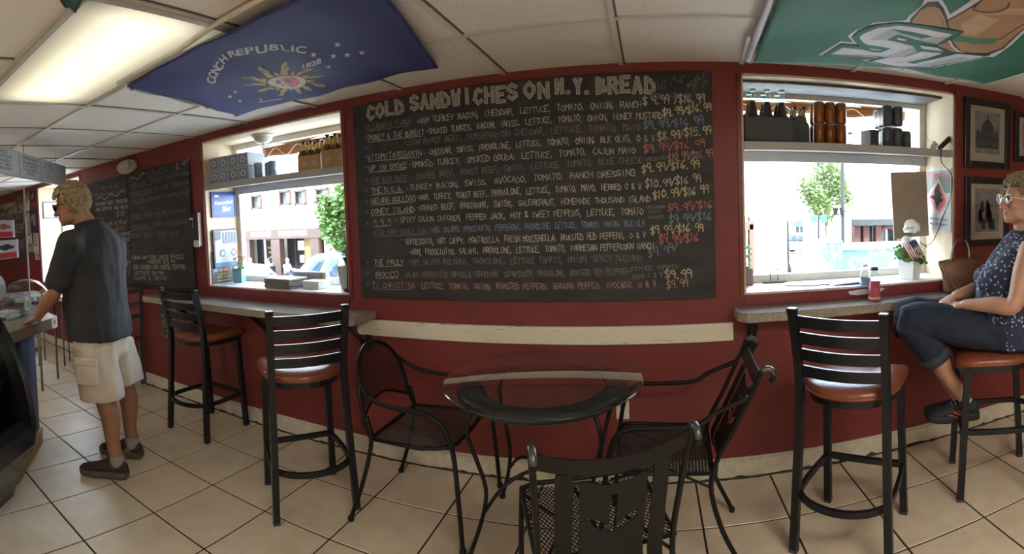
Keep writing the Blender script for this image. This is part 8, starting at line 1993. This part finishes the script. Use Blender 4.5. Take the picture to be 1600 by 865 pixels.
glasses(wom, HC, HR, mat('white_glasses_frame', (.66, .58, .58), .3), glass('tinted_lens', (.62, .52, .62), gain=2.2), 1.08, cat=True)
for ch in STD.children:
    if ch.name.startswith(('foot_ring', 'front_rung')): ch.location.z = .10

# --- guests at the cafe tables across the street
def guest(label, loc, rz, shirt, hairc, seed):
    t = thing('person', label, 'person', loc, rz, 'guests at the far cafe tables'); b = MB()
    hc = Vector((0, .03, 1.16)); R = rot_to((0, 1, -.1)); head_shape(b, hc, R, 1.0); limb(b, [(0, -.02, .98), (0, .02, 1.08)], [.06, .052])
    for s in (-1, 1):
        limb(b, [(s * .19, -.02, .93), (s * .24, .06, .70), (s * .14, .30, .76)], [.05, .042, .03]); hand(b, (s * .14, .30, .76), (-s * .3, .9, 0), (0, 0, 1), -s, .4)
        limb(b, [(s * .09, -.05, .50), (s * .10, .38, .50), (s * .10, .36, .10), (s * .10, .50, .05)], [.08, .06, .04, .035])
    organic(b, 'body', M_SKINW, t, voxel=.012, smooth=4)
    b = MB(); b.loft([wr(.46, .18, .14, -.04), wr(.65, .17, .13, -.03), wr(.85, .19, .12, -.03), wr(.96, .17, .09, -.02), wr(1.0, .08, .06, 0)])
    for s in (-1, 1): limb(b, [(s * .19, -.02, .93), (s * .225, .04, .77)], [.07, .06])
    organic(b, 'shirt', shirt, t, voxel=.016, smooth=4)
    b = MB()
    for s in (-1, 1): limb(b, [(s * .09, -.06, .51), (s * .10, .38, .505), (s * .10, .36, .16)], [.10, .078, .06])
    organic(b, 'trousers', M_JEAN, t, voxel=.016, smooth=4)
    b = MB(); b.ell(hc + Vector((0, -.02, .035)), (.086, .10, .095)); organic(b, 'hair', hairc, t, voxel=.012, smooth=3)
    for s in (-1, 1): shoe(t, (s * .10, .30, 0), 0, 0, .26, M_BLACK, M_BLACK, M_BLACK)
    c = thing('cafe_chair', 'cafe chair under the guest in ' + label.split(' in ')[1].split(' at ')[0].split(' by ')[0].split(' farthest')[0], 'chair', loc, rz, 'cafe chairs on the far sidewalk')
    MB().box((0, 0, .43), (.42, .42, .03), bev=.01).build('seat', M_POLE, c); MB().box((0, -.23, .72), (.40, .025, .30), bev=.01).build('backrest', M_POLE, c)
    for sx in (-1, 1):
        for sy in (-1, 1): MB().tube([(sx * .18, sy * .19, 0), (sx * .17, sy * .17, .43)], .015, n=6).build('leg', M_POLE, c)
        MB().tube([(sx * .18, -.2, .43), (sx * .18, -.235, .86)], .014, n=6).build('back_post', M_POLE, c)
GS_ = [('seated guest in a white shirt at the left far cafe table', 0, -.68, 0, M_SWHITE, M_HAIRM), ('seated guest in a blue shirt at the left far cafe table', 0, .66, 0, mat('blue_shirt', (.12, .17, .32), .8), M_BLACK),
       ('seated guest in a grey shirt at the right far cafe table', 1, -.68, 0, mat('grey_shirt', (.30, .28, .28), .8), M_HAIRM), ('seated guest in a pale cream shirt at the right far cafe table', 1, .68, 0, M_SIGNC, M_HAIRW)]
for i, (l, k, dx, dy, sm, hm) in enumerate(GS_):
    x, y, z = CAFE[k]; guest(l, (x + dx, y + dy, z), face(-dx, -dy), sm, hm, i)
